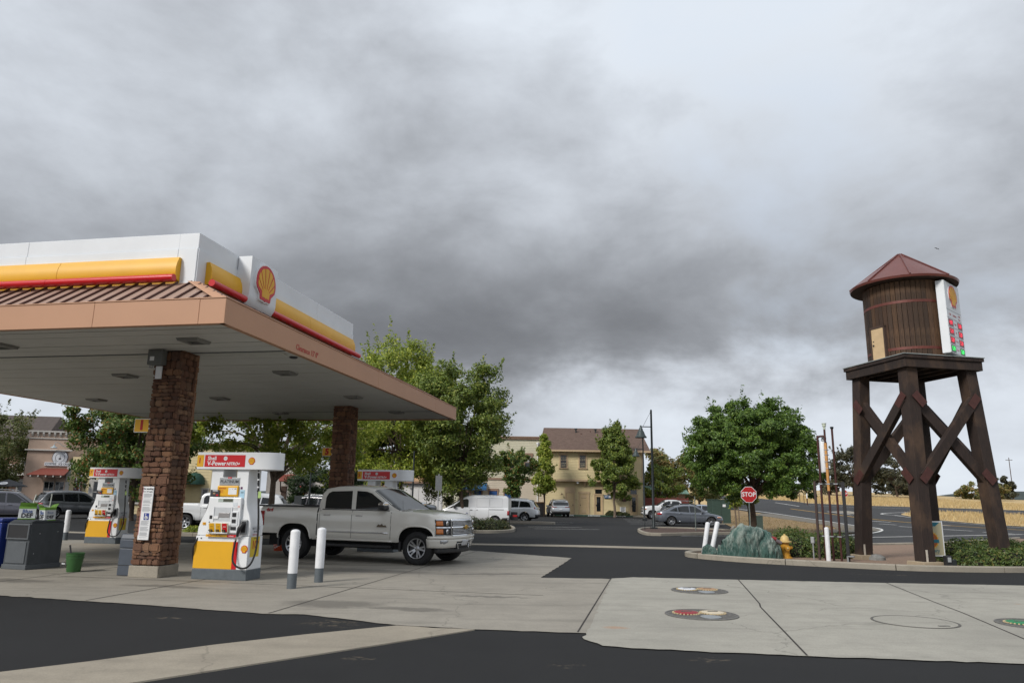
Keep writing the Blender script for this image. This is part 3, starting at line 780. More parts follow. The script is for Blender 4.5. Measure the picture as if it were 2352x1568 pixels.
# recessed light fixtures
LENS = mat('light_lens', (0.40, 0.42, 0.42), 0.25); LENSD = mat('lens_dim', (0.09, 0.09, 0.085), 0.3)
for x in (-1.46, -5.95, -10.4):
    for y in (1.3, 5.1, 9.45, 13.4):
        f = build(MB().lathe([(.33, .0), (.33, -.012), (.30, -.055), (.22, -.065), (.20, -.03), (.20, -.02)], 4, (0, 0, 0)), 'light_fixture', mat('fixture_grey', (0.20, 0.20, 0.19), 0.5), canopy, (x, y, Zb + .012), (0, 0, R(45)))
        build(MB().lathe([(.195, -.022), (.15, -.03), (0, -.032)], 16), 'light_lens', LENSD, f, smooth=True)
sp = build(MB().lathe([(.09, 0), (.09, -.02), (.06, -.035), (0, -.035)], 16), 'soffit_speaker', DARKGREY, canopy, (-.28, 3.2, Zb + .01), smooth=True)

# ---------------------------------------------------------------- stone columns
def stone_mat():
    m = bpy.data.materials.new('ledge_stone'); k = NT(m)
    oi = k.n('ShaderNodeObjectInfo')
    c = k.ramp(oi.outputs['Random'], [(0.0, (0.111, 0.049, 0.031)), (0.22, (0.215, 0.101, 0.055)), (0.45, (0.156, 0.078, 0.048)), (0.62, (0.286, 0.146, 0.075)), (0.8, (0.130, 0.070, 0.049)), (0.93, (0.351, 0.202, 0.114)), (1.0, (0.062, 0.035, 0.029))])
    nz = k.noise(9, 6, 0.7)
    c = k.mix(k.ramp(nz, [(0.35, (0, 0, 0)), (0.7, (.6, .6, .6))]), c, (0.09, 0.055, 0.04))
    c = k.mix(.35, c, k.ramp(k.noise(40, 3, .6), [(.3, (.2, .2, .2)), (.7, (.8, .8, .8))]), 'OVERLAY')
    k.col(c); k.set(Roughness=.9); k.bump(k.noise(26, 6, .65), .8, .02)
    return m
STONE = stone_mat(); MORTAR = mat('mortar', (0.07, 0.048, 0.038), 0.95, var=.3, scale=20, bump=.5)
stone_meshes = []
rs = random.Random(3)
for i in range(9):
    bm = bmesh.new(); bmesh.ops.create_cube(bm, size=1.0)
    bmesh.ops.bevel(bm, geom=bm.edges[:], offset=.16, segments=2, affect='EDGES')
    for v in bm.verts:
        v.co += Vector((rs.uniform(-.045, .045), rs.uniform(-.05, .05), rs.uniform(-.06, .06)))
    me = bpy.data.meshes.new('stone'); bm.to_mesh(me); bm.free(); me.materials.append(STONE)
    stone_meshes.append(me)
def column(lx, ly, label, seed, half=.275, top=Zb + .012):
    rr = random.Random(seed)
    wx, wy = CW(lx, ly)
    t = thing('stone_column', label, 'column', (wx, wy, .01), CR, 'stone columns under the canopy')
    build(MB().bb(-half - .06, half + .06, -half - .06, half + .06, 0, .225), 'plinth', CONC_KERB, t, bevel=.012)
    build(MB().bb(-half, half, -half, half, .22, top), 'core', MORTAR, t)
    hid = MB()
    for face in range(4):                 # 0 front, 1 right, 2 back, 3 left
        z = .235
        while z < top - .04:
            h = rr.choice((.065, .075, .085, .10, .12, .14)) if rr.random() < .88 else .19
            h = min(h, top - .01 - z)
            if face > 1: h = min(.19, h * 1.6, top - .01 - z)
            x = -half - (.045 if face % 2 == 0 else 0); end = half + (.045 if face % 2 == 0 else 0)
            while x < end - .02:
                w = rr.uniform(.10, .27) * (1.0 if face < 2 else 1.3); w = min(w, end - x)
                if end - x - w < .07: w = end - x
                d = rr.uniform(.05, .095)
                cx = x + w / 2; cy = -half - d / 2 + .03
                a = face * math.pi / 2
                px, py = (cx * math.cos(a) - cy * math.sin(a), cx * math.sin(a) + cy * math.cos(a))
                if face < 2:
                    put('stone', rr.choice(stone_meshes), t, (px, py, z + h / 2), (0, rr.uniform(-.03, .03), a + rr.uniform(-.03, .03)), (w - .008, d, h - .008))
                else:
                    hid.box(px, py, z + h / 2, w - .008, d, h - .008, a)
                x += w
            z += h
    stuff(build(hid, 'rear_stonework', STONE, t))
    return t
col1 = column(-2.65, 2.53, 'near stone clad canopy column carrying the pump number 1 sign', 11)
col5 = column(-2.75, 11.93, 'far stone clad canopy column carrying the pump number 5 sign', 23)
def number_sign(col, num, z, x0, label):
    wx, wy, _ = col.location
    t = thing('number_sign', label, 'sign', (wx, wy, z), CR, 'pump number signs on the columns')
    b = build(MB().bb(x0 - .36, x0, -.30, -.27, -.145, .145), 'sign_plate', PAPER, t, bevel=.003)
    build(MB().bb(x0 - .345, x0 - .015, -.306, -.3005, -.13, .13), 'yellow_face', YEL, t)
    text(num, .27, REDTXT, t, (x0 - .18, -.308, 0), bold=.016, depth=.001, name='number')
    build(MB().bb(x0 - .05, x0 + .12, -.2685, -.24, -.05, .05), 'bracket', DARKGREY, t)
number_sign(col1, '1', 3.06, -.27, 'yellow sign with a red 1 on the near stone column')
number_sign(col5, '5', 3.12, -.27, 'yellow sign with a red 5 on the far stone column')
def notice(col, label, z, x0, hc=True):
    wx, wy, _ = col.location
    t = thing('notice_board', label, 'notice', (wx, wy, z), CR)
    build(MB().bb(x0 - .125, x0 + .125, -.365, -.345, -.53, .53), 'board', PAPER, t, bevel=.006)
    build(MB().bb(x0 - .120, x0 - .108, -.3685, -.3655, -.44, .52), 'red_border', mat('pale_red_print', (.55, .25, .26), .6), t)
    rr = random.Random(5); lines = MB()
    zz = .44
    text('No smoking', .046, INK, t, (x0 - .0, -.368, .485), bold=.001, depth=.001)
    text('Turn off engine', .036, INK, t, (x0, -.368, .43), depth=.001)
    zz = .38
    while zz > -.50:
        if not (hc and -.16 < zz < .03):
            w = rr.uniform(.15, .19); lines.bb(x0 - .085, x0 - .085 + w, -.3672, -.3655, zz, zz + .008)
        zz -= rr.choice((.016, .016, .016, .034))
    stuff(build(lines, 'small_print', INKG, t))
    if hc:
        build(MB().bb(x0 - .03, x0 + .085, -.3685, -.3655, -.135, .0), 'blue_panel', mat('access_blue', (.02, .04, .25), .5), t)
        wc = MB().lathe([(.034, 0), (.034, .002), (.026, .002), (.026, 0)], 18, (x0 + .025, -.370, -.088), Matrix.Rotation(R(90), 3, 'X'))
        wc.bb(x0 + .008, x0 + .018, -.3715, -.369, -.085, -.035); wc.bb(x0 + .008, x0 + .048, -.3715, -.369, -.085, -.075); wc.box(x0 + .055, -.370, -.096, .01, .002, .035, M=Matrix.Rotation(R(-25), 3, 'Y'))
        wc.lathe([(.011, 0), (.011, .002)], 10, (x0 + .012, -.370, -.02), Matrix.Rotation(R(90), 3, 'X'))
        build(wc, 'wheelchair_symbol', PAPER, t)
notice(col1, 'tall white notice board with a blue wheelchair symbol on the near column', 1.27, -.07)
notice(col5, 'tall white notice board on the far column behind the pickup', 1.35, .2, False)
eb_ = thing('junction_box', 'grey junction box with a white tag at the top of the near column', 'junction box', (col1.location.x, col1.location.y, 4.38), CR)
build(MB().bb(-.36, -.02, -.50, -.33, -.05, .27), 'box', mat('box_grey', (.12, .125, .12), .6), eb_, bevel=.006)
build(MB().bb(-.30, -.20, -.504, -.5005, .03, .12), 'tag', PAPER, eb_); build(MB().bb(-.22, -.08, -.38, -.35, -.34, -.07), 'tag', PAPER, eb_)
build(MB().tube([(-.34, -.42, -.05), (-.34, -.42, -.10), (-.29, -.42, -.12), (-.27, -.40, -.05)], .012), 'cable', INKG, eb_, smooth=True)

# ---------------------------------------------------------------- dispensers
def dispenser(num, lx, ly, label, dark=False):
    """pump with base, flared cabinet, posts, banner, display, keypad, hoses; local x right, -y to the viewer; front right corner base at x=0,y=0"""
    wx, wy = CW(lx, ly)
    t = thing('fuel_pump', label, 'fuel pump', (wx, wy, .01), CR, 'fuel pumps under the canopy')
    Wd, D = 1.19, .56
    build(MB().bb(-Wd, 0, 0, D, 0, .20), 'base', GREYPAINT, t, bevel=.01)
    def lofted(prof, name, m, y0, y1, bev=.012):
        # prof: [(z, x_left, x_right)]
        pl = [(l, z) for z, l, r in prof] + [(r, z) for z, l, r in prof[::-1]]
        return build(MB().prism(pl, 'y', y0, y1), name, m, t, bevel=bev, smooth=True, angle=35)
    lofted([(.20, -Wd + .005, -.005), (.84, -Wd + .02, -.015)], 'lower_cabinet', WHITE, .005, D - .005)
    side = [(.845, -Wd + .02, -.015), (1.0, -Wd + .03, -.012), (1.12, -Wd + .07, -.02), (1.26, -Wd + .14, -.06), (1.40, -Wd + .19, -.12), (1.52, -Wd + .21, -.14), (2.16, -Wd + .215, -.15)]
    # left and right posts carry on upward, the head sits between them
    lofted([(z, l, l + .26) for z, l, r in side], 'side_post', WHITE, .03, D - .03)
    lofted([(z, r - .26, r) for z, l, r in side], 'side_post', WHITE, .03, D - .03)
    build(MB().bb(-Wd + .30, -.26, .06, D - .06, .845, 1.58), 'head', WHITE, t, bevel=.01)
    # face plate stands proud of the head
    hd = build(MB().bb(-.93, -.225, -.035, .055, .90, 1.60), 'face_plate', WHITE, t, bevel=.014)
    # recessed keypad bay
    bay = MB().prism([(-.0352, 1.40), (-.0352, 1.16), (-.055, 1.10), (-.0445, 1.10), (-.0365, 1.16)], 'x', -.79, -.42)
    build(MB().bb(-.80, -.41, -.0365, -.0355, 1.13, 1.40), 'keypad_bay', mat('bay_grey', (.50, .52, .54), .4), t)
    build(MB().bb(-.81, -.795, -.05, -.0355, 1.13, 1.41), 'bay_edge', WHITE, t); build(MB().bb(-.415, -.40, -.05, -.0355, 1.13, 1.41), 'bay_edge', WHITE, t)
    build(MB().bb(-.69, -.45, -.046, -.037, 1.205, 1.295), 'screen', mat('screen_grey', (.25, .24, .24), .2), t, bevel=.003)
    build(MB().bb(-.79, -.69, -.05, -.037, 1.175, 1.225), 'keypad', PAPER, t, bevel=.003)
    build(MB().bb(-.42, -.26, -.046, -.0355, 1.05, 1.32), 'card_panel', mat('panel_white2', (.64, .66, .68), .35), t, bevel=.003)
    for z0, z1 in ((1.22, 1.30), (1.10, 1.175)):
        build(MB().bb(-.385, -.30, -.056, -.0465, z0, z1), 'card_reader', BLACK, t, bevel=.004)
    build(MB().bb(-.40, -.29, -.05, -.0355, .965, 1.03), 'receipt_slot', BLACK, t, bevel=.004)
    for z in (1.355, 1.375, 1.395):
        build(MB().bb(-.40, -.28, -.0375, -.0355, z, z + .006), 'print_line', INKG, t)
    build(MB().bb(-.40, -.30, -.0385, -.0355, 1.43, 1.50), 'instruction_label', mat('label_pale', (.62, .66, .70), .5), t)
    build(MB().bb(-.29, -.245, -.0385, -.0355, 1.40, 1.44), 'warning_label', mat('label_pink', (.66, .42, .40), .5), t)
    build(MB().bb(-.89, -.83, -.0385, -.0355, 1.17, 1.24), 'speaker_port', BLACK, t)
    for x, z in ((-.885, 1.11), (-.845, 1.07), (-.88, .95)):
        build(MB().lathe([(.012, 0), (.012, .006), (0, .006)], 10, (x, -.0355, z), Matrix.Rotation(R(90), 3, 'X')), 'lock', DARKGREY, t)
    build(MB().bb(-.73, -.40, -.039, -.0355, 1.505, 1.575), 'display', mat('display_bezel', (.40, .46, .42), .3), t)
    build(MB().bb(-.62, -.41, -.041, -.0392, 1.515, 1.567), 'display_glass', mat('lcd', (.08, .085, .06), .15), t)
    # three grade buttons, tilted out at the bottom, on a rounded shelf
    tilt = Matrix.Rotation(R(14), 3, 'X')
    shelf = build(MB().prism([(-.85, -.035), (-.85, -.085), (-.80, -.105), (-.62, -.118), (-.48, -.105), (-.44, -.085), (-.44, -.035)], 'z', .895, .915), 'button_shelf', WHITE, t, bevel=.004)
    gp = build(MB().box(-.645, -.072, 1.00, .42, .03, .20, M=tilt), 'button_panel', mat('button_cream', (.66, .62, .45), .4), t, bevel=.008)
    for i, (m, s_) in enumerate(((YEL, 'Regular'), (YEL, 'Plus'), (RED, 'V-Power'))):
        x = -.785 + i * .14
        build(MB().box(x, -.0885, 1.00, .105, .006, .185, M=tilt), 'grade_button', m, gp)
        text(s_, .026, PAPER if i == 2 else REDTXT, gp, (x, -.076, 1.075), (R(104), 0, 0), depth=.0005)
        for q in range(2): build(MB().box(x, -.0925 - q * .004, 1.045 - q * .02, .06, .003, .008, M=tilt), 'print_line', INK if i < 2 else PAPER, gp)
        build(MB().box(x, -.112, .943, .072, .008, .062, M=tilt), 'grade_key', BLACK, gp, bevel=.012)
        text(('87', '89', '91')[i], .034, YEL, gp, (x, -.117, .943), (R(104), 0, 0), depth=.0005)
    for i, (m, s_) in enumerate(((YEL, 'Regular'), (YEL, 'Plus'), (RED, 'V-Power'))):
        x0 = -.93 + i * .235
        build(MB().bb(x0, x0 + .231, -.043, -.0355, .815 + .01, .872), 'grade_strip', m, t)
        text(s_, .034, PAPER if i == 2 else REDTXT, t, (x0 + .085, -.0445, .846), depth=.0005, shear=.2)
    # bottom graphics
    build(MB().bb(-Wd + .012, -.335, -.0025, .004, .21, .735), 'yellow_panel', YEL, t)
    build(MB().bb(-.335, -.235, -.0032, .004, .21, .735), 'red_stripe', RED, t)
    emblem(t, .075, (-.085, -.001, .60), FRONT, .006)
    build(MB().lathe([(.014, 0), (.014, .006), (0, .006)], 12, (-1.05, .003, .79), Matrix.Rotation(R(90), 3, 'X')), 'lock', DARKGREY, t)
    # promotional boards between the posts
    gy = mat('platinum_grey', (.34, .36, .37), .35, .2)
    build(MB().bb(-.78, -.33, .02, .05, 1.835, 1.995), 'grey_board', gy, t, bevel=.006)
    text('PLATINUM', .085, INK, t, (-.555, .0185, 1.91), depth=.0006, bold=.0015); text('STATUS', .026, INKG, t, (-.555, .0185, 1.855), depth=.0006)
    build(MB().bb(-.595, -.515, .016, .021, 1.972, 2.005), 'new_tab', RED, t); text('NEW', .024, PAPER, t, (-.555, .0155, 1.988), depth=.0004)
    yb = build(MB().bb(-.80, -.33, -.01, .03, 1.615, 1.832), 'rewards_board', YEL, t, bevel=.02)
    text('REWARDS', .036, REDTXT, t, (-.68, -.0115, 1.775), depth=.0006, bold=.001)
    build(MB().bb(-.545, -.36, -.0125, -.0105, 1.655, 1.79), 'price_table', PAPER, t)
    text('-10', .036, INK, t, (-.395, -.0135, 1.765), depth=.0004, bold=.001); text('-5', .026, INK, t, (-.455, -.0135, 1.763), depth=.0004); text('-3', .02, INK, t, (-.515, -.0135, 1.762), depth=.0004)
    for z in (1.735, 1.71, 1.69):
        build(MB().bb(-.735, -.66, -.0125, -.0105, z, z + .006), 'print_line', REDTXT, t)
    build(MB().bb(-.93, -.73, -.03, -.024, 1.606, 1.745), 'offer_card', INK, t); build(MB().bb(-.88, -.77, -.0315, -.0302, 1.72, 1.735), 'card_heading', PAPER, t)
    build(MB().bb(-.80, -.75, -.0315, -.0302, 1.625, 1.655), 'card_photo', RED, t); build(MB().bb(-.87, -.82, -.0315, -.0302, 1.66, 1.69), 'card_photo', LTAN, t)
    # stickers on the right post and end
    build(MB().bb(-.305, -.205, .024, .0295, 1.58, 1.75), 'blue_sticker', mat('sticker_blue', (.36, .56, .70), .5), t); build(MB().bb(-.285, -.225, .0225, .0238, 1.69, 1.705), 'print_line', INK, t)
    build(MB().bb(-.30, -.26, .024, .0295, 1.765, 1.81), 'dark_sticker', mat('sticker_purple', (.10, .02, .09), .5), t)
    build(MB().bb(-.30, -.205, .024, .0295, 1.37, 1.47), 'notice_sticker', mat('sticker_grey', (.5, .5, .5), .5), t)
    build(MB().bb(-1.065, -1.0, .018, .0295, 1.05, 1.10), 'price_sticker', YEL, t); text('10\u00a2', .035, REDTXT, t, (-1.03, .0165, 1.075), depth=.0003)
    # nozzle boots with nozzles and hoses, one per end of the face
    bm_ = mat('boot_grey', (.22, .23, .24), .45)
    side_x = ((-.13, 1), (-1.06, -1))
    for sx_, sg in side_x:
        if sg < 0: continue
        build(MB().bb(sx_ - .075, sx_ + .06, -.02, .032, .885, 1.165), 'nozzle_boot', bm_, t, bevel=.012)
        build(MB().bb(sx_ - .05, sx_ + .04, -.024, -.0195, .92, 1.13), 'boot_recess', BLACK, t)
        nz = build(MB().tube([(sx_ + .03, -.03, 1.10), (sx_, -.075, 1.075), (sx_ - .045, -.095, 1.0), (sx_ - .08, -.08, .91), (sx_ - .10, -.06, .845)], [.02, .04, .045, .032, .024], 10), 'nozzle', BLACK, t, smooth=True)
        build(MB().tube([(sx_ - .02, -.10, 1.05), (sx_ - .07, -.125, .98), (sx_ - .085, -.11, .91)], .010, 6), 'trigger', DARKGREY, nz, smooth=True)
        build(MB().cyl((sx_ - .10, -.06, .845), (sx_ - .125, -.055, .775), .026, n=10), 'hose_collar', CHROME, nz, smooth=True)
    hose = smooth_hose([(-.255, -.055, .78), (-.27, -.06, .66), (-.275, -.08, .52), (-.24, -.12, .37), (-.12, -.14, .27), (.02, -.10, .25), (.085, 0, .34), (.105, .10, .56), (.10, .14, .9), (.075, .15, 1.25), (.03, .16, 1.62), (.0, .17, 1.95), (-.02, .17, 2.15)])
    build(MB().tube(hose, .019, 8), 'hose', RUBBER, t, smooth=True)
    hose2 = smooth_hose([(-1.12, .04, .84), (-1.18, -.04, .62), (-1.20, .02, .42), (-1.235, .12, .38), (-1.25, .20, .60), (-1.2, .25, 1.1), (-1.10, .28, 1.6), (-1.02, .28, 2.14)])
    build(MB().tube(hose2, .018, 8), 'hose', RUBBER, t, smooth=True)
    for i in range(6):
        build(MB().cyl((.012 - i * .004, .165, 1.72 + i * .075), (.010 - i * .004, .165, 1.75 + i * .075), .024, n=10), 'hose_band', WHITE if i % 2 else BLACK, t)
    build(MB().box(.06, .145, 1.66, .055, .008, .13, .3), 'hose_tag', mat('tag_lime', (.45, .62, .22), .5), t)
    # posters on the right end
    rx = (R(90), 0, R(90))
    build(MB().bb(-.013, -.0105, .08, .44, .38, 1.04), 'side_poster', mat('poster_pale', (.62, .64, .68), .5), t)
    build(MB().bb(-.0105, -.008, .09, .43, .44, .83), 'poster_yellow', mat('poster_yel', (.66, .48, .03), .5), t)
    text('10', .22, REDTXT, t, (-.0065, .235, .67), rx, depth=.0006, bold=.006, sx=.85); text('\u00a2', .09, REDTXT, t, (-.0065, .385, .73), rx, depth=.0006)
    text('EARN', .05, INK, t, (-.0065, .26, .80), rx, depth=.0005); text('NEXT LEVEL', .062, INK, t, (-.0095, .26, .99), rx, depth=.0005, sx=.85)
    text('MEMBER', .058, INK, t, (-.0095, .26, .93), rx, depth=.0005, sx=.85); text('REWARDS', .058, REDTXT, t, (-.0095, .26, .87), rx, depth=.0005, sx=.9)
    # header: D-shaped sign box with rounded right end
    hp = [(-1.30, -.03), (.08, -.03)] + [(.08 + .37 * math.sin(a), .28 - .31 * math.cos(a)) for a in [R(i * 12) for i in range(1, 15)]] + [(.08, .59), (-1.30, .59)]
    hdr = build(MB().prism(hp, 'z', 2.155, 2.50), 'header', WHITE, t, smooth=True, angle=30, bevel=.008)
    build(MB().bb(-1.295, -1.15, -.0345, -.0305, 2.205, 2.445), 'number_panel', YEL, hdr); build(MB().bb(-1.125, -.22, -.0345, -.0305, 2.205, 2.445), 'brand_panel', RED, hdr)
    text(num, .15, REDTXT, hdr, (-1.235, -.036, 2.325), depth=.0008, bold=.004)
    text('Shell', .105, PAPER, hdr, (-1.06, -.036, 2.375), depth=.0008, bold=.0025, align='LEFT')
    text('V-Power', .122, PAPER, hdr, (-1.06, -.036, 2.272), depth=.0008, bold=.0035, align='LEFT', sx=.96)
    text('NITRO+', .085, PAPER, hdr, (-.63, -.036, 2.265), depth=.0008, bold=.0025, align='LEFT', shear=.28, sx=.95)
    build(MB().lathe([(.042, 0), (.042, .002), (.020, .002), (.020, 0)], 20, (-.66, -.0346, 2.375), Matrix.Rotation(R(90), 3, 'X')), 'ring_mark', PAPER, hdr)
    emblem(hdr, .075, (-.075, -.031, 2.325), FRONT, .004)
    return t
def smooth_hose(pts, n=5):
    P = [Vector(p) for p in pts]; o = []
    for i in range(len(P) - 1):
        p0 = P[max(i - 1, 0)]; p1 = P[i]; p2 = P[i + 1]; p3 = P[min(i + 2, len(P) - 1)]
        for k in range(n):
            t = k / n; o.append(.5 * ((2 * p1) + (p2 - p0) * t + (2 * p0 - 5 * p1 + 4 * p2 - p3) * t * t + (3 * p1 - p0 - 3 * p2 + p3) * t ** 3))
    return o + [P[-1]]
pump1 = dispenser('1', -.45, 2.3, 'nearest white fuel pump, number 1 on its header, beside the near column')
pump5 = dispenser('5', -.40, 10.75, 'fuel pump with number 5 on its header, behind the pickup')
pump7 = dispenser('7', -10.15, 10.85, 'fuel pump with number 7 on its header, left of the near column')

# ---------------------------------------------------------------- bollards and bins
def bollard(x, y, label, h=1.03, r=.085, lean=None, grey=.27, group='white and grey bollards'):
    t = thing('bollard', label, 'bollard', (x, y, .008), 0, group)
    if lean: t.rotation_euler = lean
    build(MB().lathe([(r * 1.0, 0), (r * 1.0, grey)], 24), 'grey_foot', GREYPAINT, t, smooth=True)
    build(MB().lathe([(r * 1.02, grey), (r * 1.02, h - .03), (r * .95, h - .012), (r * .6, h + .01), (0, h + .018)], 24), 'white_sleeve', mat('bollard_white', (.70, .71, .73), .45, var=.06, scale=6, dirt=.25, bump=.1), t, smooth=True)
    return t
bollard(-3.95, 13.99, 'nearest white and grey bollard right of the first pump')
bollard(-3.73, 15.06, 'white and grey bollard by the pickup, second from the first pump')
bollard(-15.75, 26.9, 'far white bollard left of pump 7, the one nearer the left edge')
bollard(-15.55, 28.1, 'far white bollard close beside pump 7')

def waste_bin():
    t = thing('waste_bin', 'large dark grey waste bin with a wide opening and cardboard boxes on top', 'waste bin', (-10.42, 16.46, .01), R(-17))
    G = mat('bin_slate', (.052, .060, .068), .55, var=.15, scale=5, bump=.08, dirt=.2); G2 = mat('bin_panel', (.085, .095, .105), .55, var=.1, scale=5, dirt=.2)
    w, d, h = .66, .86, 1.0
    build(MB().bb(-w, 0, 0.02, d, .03, h - .02), 'body', G, t, bevel=.018)
    build(MB().bb(-w - .015, .015, .0, d + .015, 0, .10), 'skirt', G2, t, bevel=.01)
    build(MB().prism([(0, h - .02), (d, h - .02), (d * .85, h + .04), (.12, h + .04)], 'x', -w + .02, -.02), 'lid', G, t, bevel=.015)
    build(MB().bb(-w + .05, -.05, -.004, .018, h - .34, h - .07), 'opening', BLACK, t)
    for a in (MB().bb(-w + .015, -.015, -.014, .018, h - .07, h - .04), MB().bb(-w + .015, -.015, -.014, .018, h - .37, h - .34), MB().bb(-w + .015, -w + .05, -.014, .018, h - .34, h - .07), MB().bb(-.05, -.015, -.014, .018, h - .34, h - .07)):
        build(a, 'opening_frame', G2, t, bevel=.005)
    build(MB().bb(-w + .06, -.06, .004, .018, .13, h - .42), 'door_panel', G2, t, bevel=.008)
    for y, z in ((.25, .75), (.7, .78), (.16, .33)):
        build(MB().lathe([(.008, 0), (.008, .006), (0, .006)], 8, (.002, y, z), Matrix.Rotation(R(90), 3, 'Y')), 'rivet', WHITE, t)
waste_bin()
b = thing('recycling_bin', 'blue recycling bin cut by the left edge of the picture', 'recycling bin', (-11.25, 16.75, .01), R(-17))
build(MB().bb(-.6, 0, 0, .7, .03, .98), 'body', mat('bin_blue', (.012, .035, .22), .45, var=.1, dirt=.15), b, bevel=.03)
build(MB().bb(-.63, .03, -.03, .73, .98, 1.06), 'lid', mat('bin_blue', (.012, .035, .22)), b, bevel=.03)
def def_box(x, y, z, rz, tilt, label):
    t = thing('fluid_carton', label, 'cardboard box', (x, y, z), rz, 'cartons thrown on the grey bin')
    t.rotation_euler = (tilt, 0, rz); t.scale = (.86, .86, .86)
    CW_ = mat('carton_white', (.55, .58, .60), .6, dirt=.1); CG = mat('carton_green', (.14, .30, .035), .6); CB = mat('carton_blue', (.05, .09, .25), .6)
    build(MB().bb(-.19, .19, -.13, .13, 0, .33), 'carton', CW_, t, bevel=.004)
    build(MB().bb(-.192, .192, -.132, .132, .27, .3315), 'green_band', CG, t); build(MB().bb(-.193, .193, -.133, .133, .0, .02), 'green_edge', CG, t)
    text('Blue', .13, CB, t, (0, -.1335, .20), depth=.0006, bold=.003); text('DEF', .15, INK, t, (0, -.1335, .09), depth=.0006, bold=.006)
    text('Blue', .08, CB, t, (.1935, 0, .20), (R(90), 0, R(90)), depth=.0006); text('DEF', .1, INK, t, (.1935, 0, .09), (R(90), 0, R(90)), depth=.0006, bold=.004)
    fl = build(MB().quad((-.19, -.13, .332), (.19, -.13, .332), (.21, -.20, .40), (-.17, -.19, .42)), 'flap', CG, t); fl2 = build(MB().quad((-.19, .13, .332), (.19, .13, .332), (.17, .2, .43), (-.2, .19, .39)), 'flap', CG, t)
    build(MB().tube([(.08, 0, .30), (.10, .02, .5), (.13, .02, .68)], [.018, .014, .016], 8), 'spout', mat('spout_white', (.6, .63, .58), .4), t, smooth=True)
def_box(-10.83, 16.92, 1.035, R(30), R(-14), 'open white and green carton leaning on the left of the grey bin')
def_box(-10.42, 17.0, 1.035, R(-38), R(3), 'open white and green carton on the right of the grey bin')

t = thing('bucket', 'green plastic bucket with a black squeegee handle standing on the slab', 'bucket', (-9.26, 16.28, .012))
BG = mat('bucket_green', (.035, .11, .03), .4, var=.08)
build(MB().lathe([(.13, 0), (.135, .012), (.165, .28), (.175, .282), (.175, .30), (.166, .302), (.17, .33), (.178, .332), (.178, .345), (.170, .347), (.172, .372), (.182, .374), (.182, .388), (.165, .388), (.128, .02), (0, .018)], 28), 'pail', BG, t, smooth=True, angle=30)
build(MB().tube([(-.17, -.02, .27), (-.21, -.09, .19), (-.18, -.13, .165), (-.10, -.15, .165)], .005, 6), 'wire_handle', GALV, t, smooth=True); build(MB().cyl((-.19, -.125, .17), (-.11, -.15, .17), .011), 'grip', WHITE, t)
build(MB().tube([(-.06, 0, .2), (-.12, .02, .40), (-.16, .03, .54)], [.013, .016, .018], 8), 'squeegee_handle', BLACK, t, smooth=True)
t = thing('service_bin', 'slim slate grey service bin standing against the near column', 'waste bin', (-7.83, 15.66, .012), CR)
SB = mat('service_slate', (.060, .073, .095), .5, var=.12, scale=6, dirt=.15)
build(MB().bb(-.20, .16, -.02, .36, 0, .54), 'lower_body', SB, t, bevel=.015); build(MB().bb(-.205, .165, -.025, .365, .548, .72), 'upper_body', SB, t, bevel=.015)
build(MB().bb(-.198, .158, -.024, -.018, .20, .21), 'seam', BLACK, t); build(MB().prism([(-.025, .722), (.365, .722), (.33, .83), (.02, .83)], 'x', -.205, .165), 'sloped_lid', SB, t, bevel=.02)
t = thing('bucket', 'orange bucket with white lettering on the slab behind the pickup', 'bucket', (-7.1, 23.4, .012))
OB = mat('bucket_orange', (.50, .06, .015), .45, var=.08)
build(MB().lathe([(.125, 0), (.13, .01), (.158, .30), (.168, .302), (.168, .318), (.158, .32), (.162, .36), (.15, .36), (.12, .02), (0, .02)], 24), 'pail', OB, t, smooth=True, angle=30)
text('THE HOME', .05, PAPER, t, (-.01, -.148, .20), (R(84), R(-28), R(0)), depth=.001); text('DEPOT', .07, PAPER, t, (.02, -.146, .14), (R(84), R(-28), R(0)), depth=.001, bold=.002)
build(MB().tube([(-.16, 0, .33), (-.13, -.1, .2), (0, -.18, .27), (.13, -.1, .2), (.16, 0, .33)], .004, 6), 'wire_handle', GALV, t, smooth=True)

